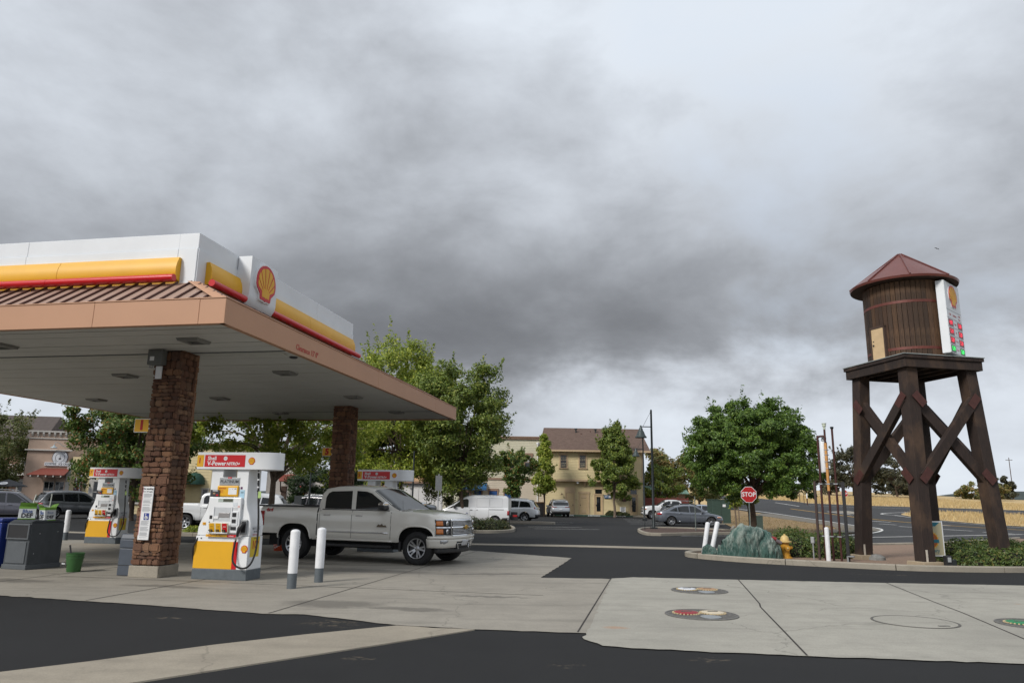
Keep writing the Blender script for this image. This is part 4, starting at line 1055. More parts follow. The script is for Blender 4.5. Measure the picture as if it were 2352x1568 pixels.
# ================================================================ vehicles
def lerp_list(pts, x):
    if x <= pts[0][0]: return pts[0][1]
    for (a, b), (c, d) in zip(pts[:-1], pts[1:]):
        if x <= c: return b + (d - b) * (x - a) / max(1e-9, c - a)
    return pts[-1][1]
def paint(name, col, metal=0.35, rough=0.28):
    return mat('paint_' + name, col, rough, metal, var=0.03, scale=1.5, coat=0.85)
LAMP_R = mat('lamp_red', (.35, .008, .010), .12, coat=.6, var=.3, scale=25); LAMP_W = mat('lamp_clear', (.55, .57, .60), .08, .6, var=.35, scale=30); LAMP_A = mat('lamp_amber', (.55, .16, .02), .12, coat=.5)
PLATE = mat('plate_white', (.55, .56, .58), .4); TRIM = mat('trim_black', (.022, .022, .024), .55)
WELL = mat('wheel_well', (.012, .012, .012), .9)
class Car:
    def __init__(s, name, label, cat, loc, heading, spec, colour, group='cars parked around the lot'):
        s.S = S = spec; s.colour = colour
        s.t = thing(name, label, cat, (loc[0], loc[1], 0.012), heading, group)
        L, W = S['L'], S['W']; s.L, s.W = L, W
        s.top = S['top']; s.zs = S['sill']; s.r = S['r']
        cf, wf, cr_, wr = S.get('cf', .55), S.get('wf', .22), S.get('cr', .35), S.get('wr', .14)
        bow = S.get('bow', .10); rbow = S.get('rbow', .05)
        pts = []
        hf = W / 2 - wf; hr = W / 2 - wr; xf = L / 2 - bow; xr = -L / 2 + rbow
        for i in range(9):
            y = hf * i / 8; pts.append((xf + bow * (1 - (i / 8) ** 2), y))
        for i in range(1, 9):
            a = i * math.pi / 16; pts.append((xf - cf * (1 - math.cos(a)), hf + wf * math.sin(a)))
        x0, x1 = xf - cf, xr + cr_; n = int((x0 - x1) / .055)
        for i in range(1, n): pts.append((x0 + (x1 - x0) * i / n, W / 2))
        for i in range(0, 9):
            a = math.pi / 2 - i * math.pi / 16; pts.append((xr + cr_ * (1 - math.cos(a)), hr + wr * math.sin(a)))
        for i in range(1, 9):
            y = hr * (1 - i / 8); pts.append((xr - rbow * (1 - (1 - i / 8) ** 2), y))
        s.pl = pts; s.cum = [0]
        for a, b in zip(pts[:-1], pts[1:]): s.cum.append(s.cum[-1] + math.dist(a, b))
        s.build_body()
    def hw(s, x):
        """half width of the plan at x"""
        best = s.W / 2
        for (a, b), (c, d) in zip(s.pl[:-1], s.pl[1:]):
            if c <= x <= a: return b + (d - b) * (x - a) / (c - a if abs(c - a) > 1e-9 else -1e-9)
        return best
    def plan(s, a):
        sg = 1 if a >= 0 else -1; a = abs(a); a = min(a, s.cum[-1] - 1e-6)
        lo = 0
        while s.cum[lo + 1] < a: lo += 1
        t = (a - s.cum[lo]) / max(1e-9, s.cum[lo + 1] - s.cum[lo])
        p, q = s.pl[lo], s.pl[lo + 1]
        x, y = p[0] + (q[0] - p[0]) * t, p[1] + (q[1] - p[1]) * t
        dx, dy = q[0] - p[0], q[1] - p[1]; l = math.hypot(dx, dy) or 1
        return x, y * sg, -dy / l * -1 if False else -dy / l * -1, dx / l * -1 * sg
    def out(s, u, x):
        # vertical section of the flank: tucked sill, full at the waist, leaning in at the shoulder
        p = s.S.get('sect', [(0, -.055), (.12, -.02), (.35, 0), (.62, 0), (.8, -.012), (.93, -.03), (1, -.075)])
        return lerp_list(p, u)
    def skin(s, a, z, off=0.0):
        x, y, nx, ny = s.plan(a)
        zt = lerp_list(s.top, x); u = max(0, min(1, (z - s.zs) / (zt - s.zs)))
        o = s.out(u, x) + off
        # noses and tails lean with height
        lean = 0
        if x > s.L / 2 - .6: lean = s.S.get('nlean', -.06) * max(0, u - .45)
        if x < -s.L / 2 + .5: lean = -s.S.get('tlean', -.04) * max(0, u - .5)
        return Vector((x + nx * o + lean, y + ny * o, z))
    def a_of_x(s, x):
        """arclength on the flank at x"""
        for i, ((a, b), (c, d)) in enumerate(zip(s.pl[:-1], s.pl[1:])):
            if b > s.W * .3 and c <= x <= a: return s.cum[i] + math.dist((a, b), (c, d)) * (a - x) / max(1e-9, a - c)
        return s.cum[-1] / 2
    def zb(s, a):
        x, y, _, _ = s.plan(a); S = s.S
        z = s.zs
        if x > S['fx'] + .3: z = S.get('zfb', s.zs)
        if x < S['rx'] - .3: z = S.get('zrb', s.zs)
        if abs(y) > s.W * .34:
            for ax in (S['fx'], S['rx']):
                d = abs(x - ax); ar = S['ar']
                if d < ar:
                    sq = S.get('asq', 2.0)
                    z = max(z, s.r + ar * (1 - (d / ar) ** sq) ** (1 / sq))
        return z
    def build_body(s):
        S = s.S; rows = 9; N = len(s.pl); mb = MB(); t = s.t
        for sg in (1, -1):
            base = []
            for i in range(N):
                a = s.cum[i] * sg; x = s.pl[i][0]; zt = lerp_list(s.top, x); z0 = s.zb(a if s.cum[i] > 0 else 1e-6 * sg)
                z0 = min(z0, zt - .06)
                for j in range(rows + 1):
                    z = z0 + (zt - z0) * j / rows
                    base.append(s.skin(a if s.cum[i] > 0 else 1e-6 * sg, z))
            mb.add(base, [(i * (rows + 1) + j, (i + 1) * (rows + 1) + j, (i + 1) * (rows + 1) + j + 1, i * (rows + 1) + j + 1) for i in range(N - 1) for j in range(rows)])
        # hood, deck and bed cover
        m = 10; cover = []
        bed = S.get('bed')
        for i in range(N):
            x = s.pl[i][0]; zt = lerp_list(s.top, x)
            A = s.skin(max(s.cum[i], 1e-6), zt); B = s.skin(-max(s.cum[i], 1e-6), zt)
            for j in range(m + 1):
                v = j / m
                if bed and bed[0] < x < bed[1]:
                    vv = [0, .045, .05, .2, .4, .5, .6, .8, .95, .955, 1][j]; p = A.lerp(B, vv); p.z -= .42 if 2 <= j <= 8 else 0
                else:
                    p = A.lerp(B, v); p.z += S.get('crown', .05) * (1 - (2 * v - 1) ** 2) * min(1, abs(A.y - B.y) / (s.W * .8))
                cover.append(p)
        mb.add(cover, [(i * (m + 1) + j, (i + 1) * (m + 1) + j, (i + 1) * (m + 1) + j + 1, i * (m + 1) + j + 1) for i in range(N - 1) for j in range(m)])
        s.body = build(mb, 'body', s.colour, t, smooth=True, angle=38)
        build(MB().bb(-s.L / 2 + .22, s.L / 2 - .28, -s.W / 2 + .27, s.W / 2 - .27, S.get('under', .24), min(z for _, z in s.top) - .12), 'underbody', WELL, t)
        # cabin
        rf = []
        R0 = S['roof']
        for a, b in zip(R0[:-1], R0[1:]):
            n = max(1, int(math.dist(a, b) / .09))
            for k in range(n): rf.append((a[0] + (b[0] - a[0]) * k / n, a[1] + (b[1] - a[1]) * k / n))
        rf.append(R0[-1]); s.rf = rf
        s.rfc = [0]
        for a, b in zip(rf[:-1], rf[1:]): s.rfc.append(s.rfc[-1] + math.dist(a, b))
        cb = MB(); vs = []; K = None
        for x, zr in rf:
            sec = s.section(x, zr); K = len(sec); vs += sec
        cb.add(vs, [(i * K + j, (i + 1) * K + j, (i + 1) * K + j + 1, i * K + j + 1) for i in range(len(rf) - 1) for j in range(K - 1)])
        cb.f.append(tuple(range(K))); cb.f.append(tuple(range((len(rf) - 1) * K, len(rf) * K))[::-1])
        s.cab = build(cb, 'cabin', s.colour, t, smooth=True, angle=42)
        # wheels
        wm = wheel_meshes(S['r'], S.get('rimr', S['r'] * .68), S.get('ww', .24), S.get('spokes', 5), S.get('rim', ALLOY), S.get('twin', False))
        for x in (S['fx'], S['rx']):
            for sg in (1, -1):
                w = put('wheel', wm[0], t, (x, sg * (s.W / 2 - S.get('ww', .24) / 2 - .03), S['r'] - .012), (R(-90) * sg, 0, 0))
                put('rim', wm[1], w); put('hub', wm[3], w)
                for k in range(S.get('spokes', 5)):
                    put('spoke', wm[2], w, (0, 0, 0), (0, 0, k * 2 * math.pi / S.get('spokes', 5)))
                # arch lip
                pts = []
                a0 = s.a_of_x(x); ar = S['ar']; sq = S.get('asq', 2.0)
                zlo = s.zs if x > 0 else s.zs
                for k in range(25):
                    th = math.pi * k / 24; c, si = math.cos(th), math.sin(th)
                    dx = ar * math.copysign(abs(c) ** (2 / sq), c); dz = ar * abs(si) ** (2 / sq)
                    if s.r + dz < zlo - .02: continue
                    p = s.skin(sg * s.a_of_x(x + dx), s.r + dz, .004); pts.append(p)
                build(MB().tube(pts, S.get('lip', .022), 6), 'arch_trim', S.get('lipmat') or s.colour, t, smooth=True)
    def side_y(s, x, z):
        zt = lerp_list(s.top, x)
        wb = abs(s.skin(s.a_of_x(x), zt).y) - s.S.get('shoulder', .03)
        wb = min(wb, s.W / 2)
        return wb - s.S.get('tumble', .22) * (z - zt)
    def section(s, x, zr):
        zt = lerp_list(s.top, x) - .03; h = max(.005, zr - zt); rc = min(s.S.get('rc', .13), h * .7)
        sec = []
        ys = lambda z: s.side_y(x, z)
        for k in range(5): sec.append((ys(zt + (h - rc) * k / 4), zt + (h - rc) * k / 4))
        ye = ys(zr - rc)
        for k in range(1, 4):
            a = k * math.pi / 6; sec.append((ye - rc * .9 * (1 - math.cos(a)) - .0, zr - rc + rc * math.sin(a) * .93))
        yt = sec[-1][0]
        for k in range(1, 6):
            v = 1 - k / 5; sec.append((yt * v, zr - rc * .07 + .045 * (1 - v * v) * min(1, h / .3)))
        L_ = [Vector((x, y, z)) for y, z in sec]
        return L_ + [Vector((x, -y, z)) for y, z in sec[:-1][::-1]]
    def roof_patch(s, c0, c1, vmax, name, m, off=.008, vmax1=None):
        """patch on the cabin top between roof-line arclengths c0..c1"""
        def f(u, v):
            c = c0 + (c1 - c0) * u
            i = 0
            while i < len(s.rfc) - 2 and s.rfc[i + 1] < c: i += 1
            tt = (c - s.rfc[i]) / max(1e-9, s.rfc[i + 1] - s.rfc[i])
            A, B = s.rf[i], s.rf[i + 1]; x = A[0] + (B[0] - A[0]) * tt; z = A[1] + (B[1] - A[1]) * tt
            sec = s.section(x, z); K = len(sec)
            q = (v * 2 - 1) * (vmax + ((vmax1 or vmax) - vmax) * u)
            # index by lateral fraction along the upper part of the section
            mid = (K - 1) / 2; top0 = 5; f_ = mid + q * (mid - top0)
            j = int(max(0, min(K - 2, math.floor(f_)))); g = f_ - j
            p = sec[j].lerp(sec[j + 1], g)
            d = Vector((B[0] - A[0], 0, B[1] - A[1])).normalized(); nrm = Vector((-d.z, 0, d.x))
            if nrm.z < 0 and abs(d.x) > .2: nrm = -nrm
            if abs(d.x) <= .2: nrm = Vector((math.copysign(1, x), 0, 0)) if nrm.x * x < 0 else nrm
            return p + nrm * off
        return build(MB().grid(f, 6, 10), name, m, s.cab, smooth=True)
    def window(s, poly, m=None, name='window', off=.007, both=True):
        for sg in (1, -1):
            vs = [(x, sg * (s.side_y(x, z) + off), z) for x, z in poly]
            build(MB().add(vs, [tuple(range(len(vs)))]), name, m or GLASS, s.cab)
    def patch(s, a0, a1, z0, z1, name, m, off=.007, na=8, nz=3, par=None, skew=0.0):
        def f(u, v): return s.skin(a0 + (a1 - a0) * u, (z0 + (z1 - z0) * v) + skew * u, off)
        o = build(MB().grid(f, na, nz), name, m, par or s.body, smooth=True)
        md = o.modifiers.new('edge', 'SOLIDIFY'); md.thickness = off + .004; md.offset = -1
        return o
    def sidepatch(s, x0, x1, z0, z1, name, m, off=.007, **k):
        for sg in (1, -1):
            s.patch(sg * s.a_of_x(x0), sg * s.a_of_x(x1), z0, z1, name, m, off, **k)
    def seam(s, x, z0, z1, slope=0.0):
        for sg in (1, -1):
            pts = [s.skin(sg * s.a_of_x(x + slope * (k / 6)), z0 + (z1 - z0) * k / 6, .001) for k in range(7)]
            build(MB().tube(pts, .0055, 4), 'door_seam', TRIM, s.body)
    def handle(s, x, z, m=None, l=.2):
        for sg in (1, -1):
            p = s.skin(sg * s.a_of_x(x), z, .02)
            build(MB().bb(-l / 2, l / 2, -.014, .014, -.016, .016), 'door_handle', m or s.colour, s.body, p, bevel=.008)
    def mirror(s, x, z, m=None, sc=1.0, cap=None):
        for sg in (1, -1):
            y = s.side_y(x, z)
            h = build(MB().bb(-.07 * sc, .09 * sc, -.02, .21 * sc, -.08 * sc, .09 * sc), 'mirror', m or s.colour, s.t, (x, sg * (y + .03) if sg > 0 else -(y + .03) - .19 * sc, z), bevel=.035 * sc, seg=3)
            if cap: build(MB().bb(-.075 * sc, .095 * sc, -.022, .212 * sc, .0, .094 * sc), 'mirror_cap', cap, h, bevel=.035 * sc, seg=3)
    def rear_a(s, y): return (s.cum[-1] - y)
    def rearpatch(s, y0, y1, z0, z1, name, m, off=.007, mirror_=True, **k):
        """patch on the tail measured from the rear centre line"""
        if mirror_:
            for sg in (1, -1): s.patch(sg * (s.cum[-1] - y0), sg * (s.cum[-1] - y1), z0, z1, name, m, off, **k)
        else:
            s.patch(s.cum[-1] - 1e-4, s.cum[-1] - y1, z0, z1, name, m, off, **k); s.patch(-(s.cum[-1] - 1e-4), -(s.cum[-1] - y1), z0, z1, name, m, off, **k)
_wc = {}
def wheel_meshes(r, rr, w, n, rm, twin):
    key = (round(r, 3), round(rr, 3), w, n, rm.name, twin)
    if key in _wc: return _wc[key]
    h = w / 2
    tyre = MB().lathe([(rr, -h * .8), (rr + .02, -h), (r - .05, -h), (r - .012, -h * .82), (r, -h * .5), (r, h * .5), (r - .012, h * .82), (r - .05, h), (rr + .02, h), (rr, h * .85), (rr - .012, h * .6), (rr - .012, -h * .6)], 40, caps=False)
    tm = mesh_of(tyre, 'tyre', RUBBER, True, angle=50)
    rim = MB().lathe([(rr, h * .9), (rr - .012, h * .98), (rr - .026, h * .9), (rr - .032, h * .35), (rr * .6, h * .1), (.05, h * .1), (0, h * .1)], 40, caps=False)
    rimm = mesh_of(rim, 'rim', mat('rim_shadow', (.06, .06, .065), .5, .6), True)
    # bright outer ring is part of the spoke mesh
    sp = MB()
    a = math.pi / n
    def spoke(off, wd):
        for (r0, r1, w0, w1, z0, z1) in ((.04, rr * .55, wd * 1.25, wd * .95, h * .62, h * .78), (rr * .55, rr - .008, wd * .95, wd * 1.2, h * .78, h * .88)):
            c, s_ = math.cos(off), math.sin(off)
            def P(rad, lat, z): return (rad * c - lat * s_, rad * s_ + lat * c, z)
            sp.add([P(r0, -w0, z0), P(r0, w0, z0), P(r1, w1, z1), P(r1, -w1, z1), P(r0, -w0, z0 - .03), P(r0, w0, z0 - .03), P(r1, w1, z1 - .03), P(r1, -w1, z1 - .03)], [(0, 1, 2, 3), (4, 7, 6, 5), (0, 4, 5, 1), (1, 5, 6, 2), (2, 6, 7, 3), (3, 7, 4, 0)])
    if twin:
        spoke(-a * .32, rr * .075); spoke(a * .32, rr * .075)
    else: spoke(0, rr * .13)
    sm = mesh_of(sp, 'spoke', rm, False)
    hub = MB().lathe([(rr * .26, h * .55), (rr * .25, h * .72), (rr * .12, h * .80), (rr * .1, h * .86), (0, h * .88)], 20)
    hub.lathe([(rr, h * .92), (rr - .006, h * 1.0), (rr - .024, h * .96), (rr - .03, h * .8)], 40, caps=False)
    for k in range(6):
        q = k * math.pi / 3; hub.cyl((rr * .19 * math.cos(q), rr * .19 * math.sin(q), h * .68), (rr * .19 * math.cos(q), rr * .19 * math.sin(q), h * .82), .012, n=6)
    hm = mesh_of(hub, 'hub', rm, True)
    _wc[key] = (tm, rimm, sm, hm); return _wc[key]

# --- the beige crew-cab pickup at the pumps ---------------------------------
PICK = dict(L=5.8, W=2.04, sill=.53, r=.415, fx=2.02, rx=-1.70, ar=.53, asq=2.9, zfb=.50, zrb=.66, under=.34, ww=.28, rimr=.255, spokes=5, twin=True, lip=.02,
    cf=.42, wf=.24, cr=.16, wr=.06, bow=.13, rbow=.02, nlean=-.05, tlean=.0, shoulder=.02, tumble=.20, rc=.12, crown=.055, bed=(-2.8, -.98),
    top=[(-2.9, 1.375), (-.99, 1.375), (-.97, 1.30), (1.2, 1.315), (1.9, 1.295), (2.45, 1.25), (2.72, 1.205), (2.9, 1.14)],
    sect=[(0, -.05), (.08, -.01), (.3, .0), (.5, -.012), (.56, .0), (.74, -.004), (.9, -.012), (.965, -.03), (1, -.06)],
    roof=[(-.985, 1.29), (-.975, 1.6), (-.94, 1.78), (-.84, 1.875), (-.5, 1.925), (.0, 1.935), (.35, 1.915), (.60, 1.865), (1.52, 1.30)])
PEARL = paint('pearl', (.72, .70, .645), .06, .25)
p = Car('pickup_truck', 'beige pearl crew cab pickup with chrome grille parked at the pumps', 'pickup truck', (-3.86, 20.72), R(-21), PICK, PEARL, None)
tot = p.rfc[-1]
p.roof_patch(tot - 1.03, tot - .05, .93, 'windshield', mat('windshield_glass', (.012, .016, .016), .06), vmax1=.97)
p.roof_patch(.08, .46, .8, 'rear_window', GLASS)
p.window([(-.80, 1.335), (-.815, 1.62), (-.76, 1.735), (-.66, 1.785), (-.02, 1.805), (.03, 1.335)])
p.window([(.16, 1.335), (.12, 1.805), (.42, 1.79), (.58, 1.745), (1.15, 1.40), (1.15, 1.335)])
p.sidepatch(-.86, 1.2, 1.305, 1.325, 'belt_trim', TRIM, .006, na=10, nz=1)
for x in (-.90, .095): p.seam(x, .60, 1.30, .0)
p.seam(1.27, .60, 1.28, -.0)
p.sidepatch(-.985, -.955, .55, 1.36, 'bed_gap', TRIM, .004, na=1, nz=8)
for x in (-.66, .33): p.handle(x, 1.17, CHROME, .21)
p.mirror(1.05, 1.42, BLACK, 1.12, CHROME)
p.sidepatch(-.84, 1.2, .735, .765, 'side_moulding', CHROME, .014, na=10, nz=1)
p.sidepatch(-1.0, 1.32, .525, .56, 'rocker_edge', PEARL, .02, na=10, nz=1)
for sg in (1, -1):
    build(MB().bb(-.75, 1.28, -.06, .06, -.05, .03), 'side_step', BLACK, p.t, (0, sg * .93, .42), bevel=.02)
    build(MB().bb(-1.90, .03, -.05, .05, -.02, .02), 'bed_rail_cap', BLACK, p.body, (-1.02, sg * .955, 1.383), bevel=.008)
    build(MB().bb(-.03, .03, -.06, .02, -.16, .12), 'mud_flap', BLACK, p.t, (-2.22, sg * .9, .48)); build(MB().bb(-.03, .03, -.05, .03, -.14, .1), 'mud_flap', BLACK, p.t, (1.52, sg * .9, .45))
text('4x4', .13, REDTXT, p.body, (-2.55, -p.W / 2 - .001, 1.27), FRONT, 'badge_lettering', .003, .003, shear=.35, sx=1.15)
build(MB().prism([(0, 0), (.30, 0), (.27, .05), (.20, .04), (.16, .085), (.11, .045), (.06, .07), (.03, .04)], 'y', -.006, .006), 'door_badge', mat('badge_bronze', (.14, .11, .08), .35, .7), p.body, (.86, -p.W / 2 - .006, .90))
# face: grille, stacked headlamps, bumper
GRD = mat('grille_dark', (.03, .03, .032), .35, .5)
p.patch(-.60, .60, .735, 1.105, 'grille', GRD, .012, na=16)
p.patch(-.62, .62, 1.075, 1.135, 'grille_top_bar', CHROME, .035, na=16); p.patch(-.61, .61, .905, .955, 'grille_mid_bar', CHROME, .045, na=16); p.patch(-.60, .60, .715, .75, 'grille_low_bar', CHROME, .035, na=16)
for i, z in enumerate((.775, .807, .84, .872, .98, 1.012, 1.044)):
    p.patch(-.59, .59, z, z + .012, 'grille_bar', CHROME, .028, na=14, nz=1)
build(MB().prism([(-.14, .018), (-.045, .018), (-.03, .05), (.045, .05), (.06, .018), (.14, .018), (.12, -.02), (.045, -.02), (.03, -.05), (-.045, -.05), (-.06, -.02), (-.12, -.02)], 'x', 0, .02), 'bow_tie_badge', mat('badge_gold', (.50, .30, .05), .25, .6), p.body, (2.935, 0, .93))
for sg in (1, -1):
    hb = p.patch(sg * .63, sg * 1.13, .725, 1.125, 'headlamp_bezel', CHROME, .008, na=10)
    for z0, z1 in ((.745, .915), (.945, 1.11)):
        p.patch(sg * .65, sg * 1.115, z0, z1, 'headlamp', GRD, .016, na=10, par=hb)
        p.patch(sg * .93, sg * 1.10, z0 + .025, z1 - .025, 'amber_lens', LAMP_A, .024, na=5, par=hb)
        c = p.skin(sg * .80, (z0 + z1) / 2, .018); build(MB().lathe([(.062, 0), (.055, .015), (.03, .02), (0, .012)], 16, (0, 0, 0), Matrix.Rotation(R(90), 3, 'Y')), 'projector', CHROME, hb, c, smooth=True)
p.patch(-1.32, 1.32, .655, .71, 'bumper_top', PEARL, .055, na=26); p.patch(-1.35, 1.35, .43, .65, 'bumper', PEARL, .035, na=26)
p.patch(-.42, .42, .425, .575, 'bumper_intake', TRIM, .044, na=10)
p.patch(-.17, .17, .47, .60, 'licence_plate', PLATE, .060, na=2)
for sg in (1, -1):
    p.patch(sg * .78, sg * 1.0, .53, .62, 'fog_lamp', LAMP_W, .043, na=5)
    build(MB().box(0, 0, 0, .05, .06, .16, M=Matrix.Rotation(R(-20 * sg), 3, 'X')), 'tow_hook', CHROME, p.body, (2.86, sg * .34, .47), bevel=.012)
p.patch(-1.15, 1.15, .30, .43, 'air_dam', BLACK, -.02, na=16)
# tail
p.rearpatch(.86, 1.16, .86, 1.24, 'tail_lamp', LAMP_R, .014, na=6)
p.rearpatch(0, .84, .70, 1.36, 'tailgate', PEARL, .012, False, na=6)
build(MB().bb(-.16, .06, -.98, .98, -.09, .09), 'rear_bumper', BLACK, p.t, (-2.92, 0, .66), bevel=.03); build(MB().bb(-.17, -.02, -.95, .95, .075, .10), 'bumper_step', CHROME, p.t, (-2.92, 0, .66), bevel=.01)
ant = build(MB().cyl((0, 0, 0), (-.02, 0, .28), .003, n=6), 'aerial', BLACK, p.t, (1.5, -.80, 1.30))
build(MB().tube([(1.35, .1, 1.365), (1.42, -.3, 1.36), (1.36, -.72, 1.345)], .010, 6), 'wiper', BLACK, p.t, smooth=True)
build(MB().bb(-.06, .04, -.03, .03, 0, .05), 'roof_marker', BLACK, p.cab, (-.4, .2, 1.96), bevel=.02)
# --- generic parked vehicles -------------------------------------------------
SUV = dict(L=4.75, W=1.87, sill=.34, r=.36, fx=1.42, rx=-1.35, ar=.43, zfb=.26, zrb=.36, ww=.23, spokes=5, lip=.024, cf=.75, wf=.30, cr=.5, wr=.22, bow=.12, rbow=.08, nlean=-.10, tlean=-.12, shoulder=.03, tumble=.24, rc=.14,
    top=[(-2.375, .98), (-2.1, 1.06), (-1.0, 1.05), (.95, .985), (1.6, .93), (2.1, .86), (2.375, .72)],
    roof=[(-2.28, 1.02), (-2.02, 1.40), (-1.85, 1.58), (-1.5, 1.65), (-.6, 1.70), (.1, 1.685), (.4, 1.64), (1.35, .96)])
SEDAN = dict(L=4.85, W=1.86, sill=.26, r=.33, fx=1.42, rx=-1.38, ar=.39, zfb=.22, zrb=.30, ww=.22, spokes=5, twin=True, lip=.018, cf=.8, wf=.32, cr=.6, wr=.25, bow=.13, rbow=.10, nlean=-.08, tlean=-.05, shoulder=.04, tumble=.30, rc=.13,
    top=[(-2.425, .93), (-2.15, 1.0), (-1.0, .97), (.9, .90), (1.6, .83), (2.1, .745), (2.425, .62)],
    roof=[(-2.0, .99), (-1.55, 1.18), (-1.0, 1.37), (-.4, 1.455), (.1, 1.46), (.45, 1.41), (1.42, .87)])
PICKF = dict(PICK, L=5.85, W=2.0, r=.40, ar=.48, fx=1.95, rx=-1.70, bed=(-2.85, -.98), sill=.46, zfb=.40, spokes=6, twin=False, rimr=.26)
PICKF['top'] = [(-2.93, 1.30), (-.99, 1.30), (-.97, 1.25), (1.2, 1.265), (1.9, 1.25), (2.5, 1.20), (2.75, 1.16), (2.93, 1.08)]
PICKF['roof'] = [(-.985, 1.24), (-.975, 1.5), (-.94, 1.70), (-.84, 1.80), (-.5, 1.855), (.0, 1.865), (.35, 1.845), (.60, 1.80), (1.5, 1.25)]
VAN = dict(L=4.73, W=1.75, sill=.33, r=.31, fx=1.50, rx=-1.45, ar=.38, zfb=.28, zrb=.40, ww=.20, spokes=8, lip=.018, cf=.7, wf=.26, cr=.10, wr=.05, bow=.14, rbow=.02, nlean=-.14, tlean=0, shoulder=.012, tumble=.085, rc=.14, rim=mat('steel_wheel', (.35, .35, .36), .5, .5),
    top=[(-2.365, 1.12), (.9, 1.10), (1.45, 1.06), (1.9, .97), (2.2, .84), (2.365, .70)],
    roof=[(-2.35, 1.10), (-2.33, 1.5), (-2.28, 1.75), (-2.15, 1.85), (-1.2, 1.88), (.0, 1.86), (.35, 1.80), (.75, 1.62), (1.85, .98)])
def dress(c, kind, win, seams, hz_, tail=None, lamps=None, plate=True, glasscol=None):
    tot = c.rfc[-1]
    for w in win: c.window(w, glasscol)
    for x in seams: c.seam(x, c.zs + .06, lerp_list(c.top, x) - .03)
    for x, z in hz_: c.handle(x, z, c.S.get('hm'))
    if lamps: c.patch(lamps[0], lamps[1], lamps[2], lamps[3], 'headlamp', LAMP_W, .008); c.patch(-lamps[0], -lamps[1], lamps[2], lamps[3], 'headlamp', LAMP_W, .008)
    if tail: c.rearpatch(tail[0], tail[1], tail[2], tail[3], 'tail_lamp', LAMP_R, .010)
    if plate:
        c.rearpatch(0, .16, .72, .83, 'licence_plate', PLATE, .012, False, na=2)
def suv(label, loc, hd, col, spec=SUV, lipmat=None, clad=True, tailz=(.82, .98), rack=True, glasscol=None, k=1.0):
    S = dict(spec)
    if lipmat: S['lipmat'] = lipmat; S['lip'] = .04
    c = Car('parked_suv', label, 'car', loc, hd, S, col)
    tot = c.rfc[-1]
    c.roof_patch(tot - 1.08, tot - .05, .93, 'windshield', GLASS, vmax1=.96); c.roof_patch(.10, .50, .86, 'rear_window', GLASS)
    dress(c, 'suv', [[(-1.86, 1.10), (-1.74, 1.40), (-1.55, 1.50), (-1.02, 1.54), (-.95, 1.085)], [(-.88, 1.085), (-.92, 1.545), (-.12, 1.575), (-.06, 1.055)], [(.02, 1.05), (-.03, 1.575), (.22, 1.55), (.42, 1.47), (.98, 1.06), (.98, 1.03)]],
          (-1.0, -.02, 1.02), ((-.72, .93), (.24, .91)), (.42, .98, tailz[0], tailz[1]), (.50, .98, .66, .80))
    c.mirror(.82, 1.06)
    if clad:
        c.sidepatch(-1.3, 1.3, .33, .42, 'sill_cladding', TRIM, .012, na=10, nz=1)
    c.rearpatch(0, .95, .36, .56, 'rear_valance', TRIM, .012, False, na=8)
    c.patch(-.42, .42, .40, .66, 'grille', GRD, .008)
    for sg in (1, -1):
        if rack: build(MB().tube([(-1.5, sg * .56, 1.66), (-1.4, sg * .565, 1.735), (-.5, sg * .57, 1.77), (.1, sg * .56, 1.755), (.25, sg * .55, 1.69)], .018, 6), 'roof_rail', GALV, c.cab, smooth=True)
    build(MB().prism([(-2.1, 1.60), (-1.75, 1.655), (-1.75, 1.61)], 'y', -.55, .55), 'spoiler', col, c.cab, bevel=.01)
    return c
def scaled(spec, f, lz=1.0):
    S = dict(spec)
    for k_ in ('L', 'fx', 'rx'): S[k_] = spec[k_] * f
    for k_ in ('top', 'roof'): S[k_] = [(a * f, b * lz) for a, b in spec[k_]]
    return S
GREYM = paint('graphite', (.085, .085, .105)); BMW = paint('space_grey', (.14, .15, .16)); WHITEC = paint('white', (.66, .675, .69), .05, .3); SILV = paint('silver', (.42, .44, .46), .6); SLATE = paint('slate', (.15, .165, .195), .5); BLACKC = paint('black', (.014, .016, .02), .2); NAVY = paint('steel_blue', (.08, .095, .125), .4); SILVB = paint('silver_blue', (.36, .41, .47), .5); CHARC = paint('charcoal', (.045, .045, .055), .3)
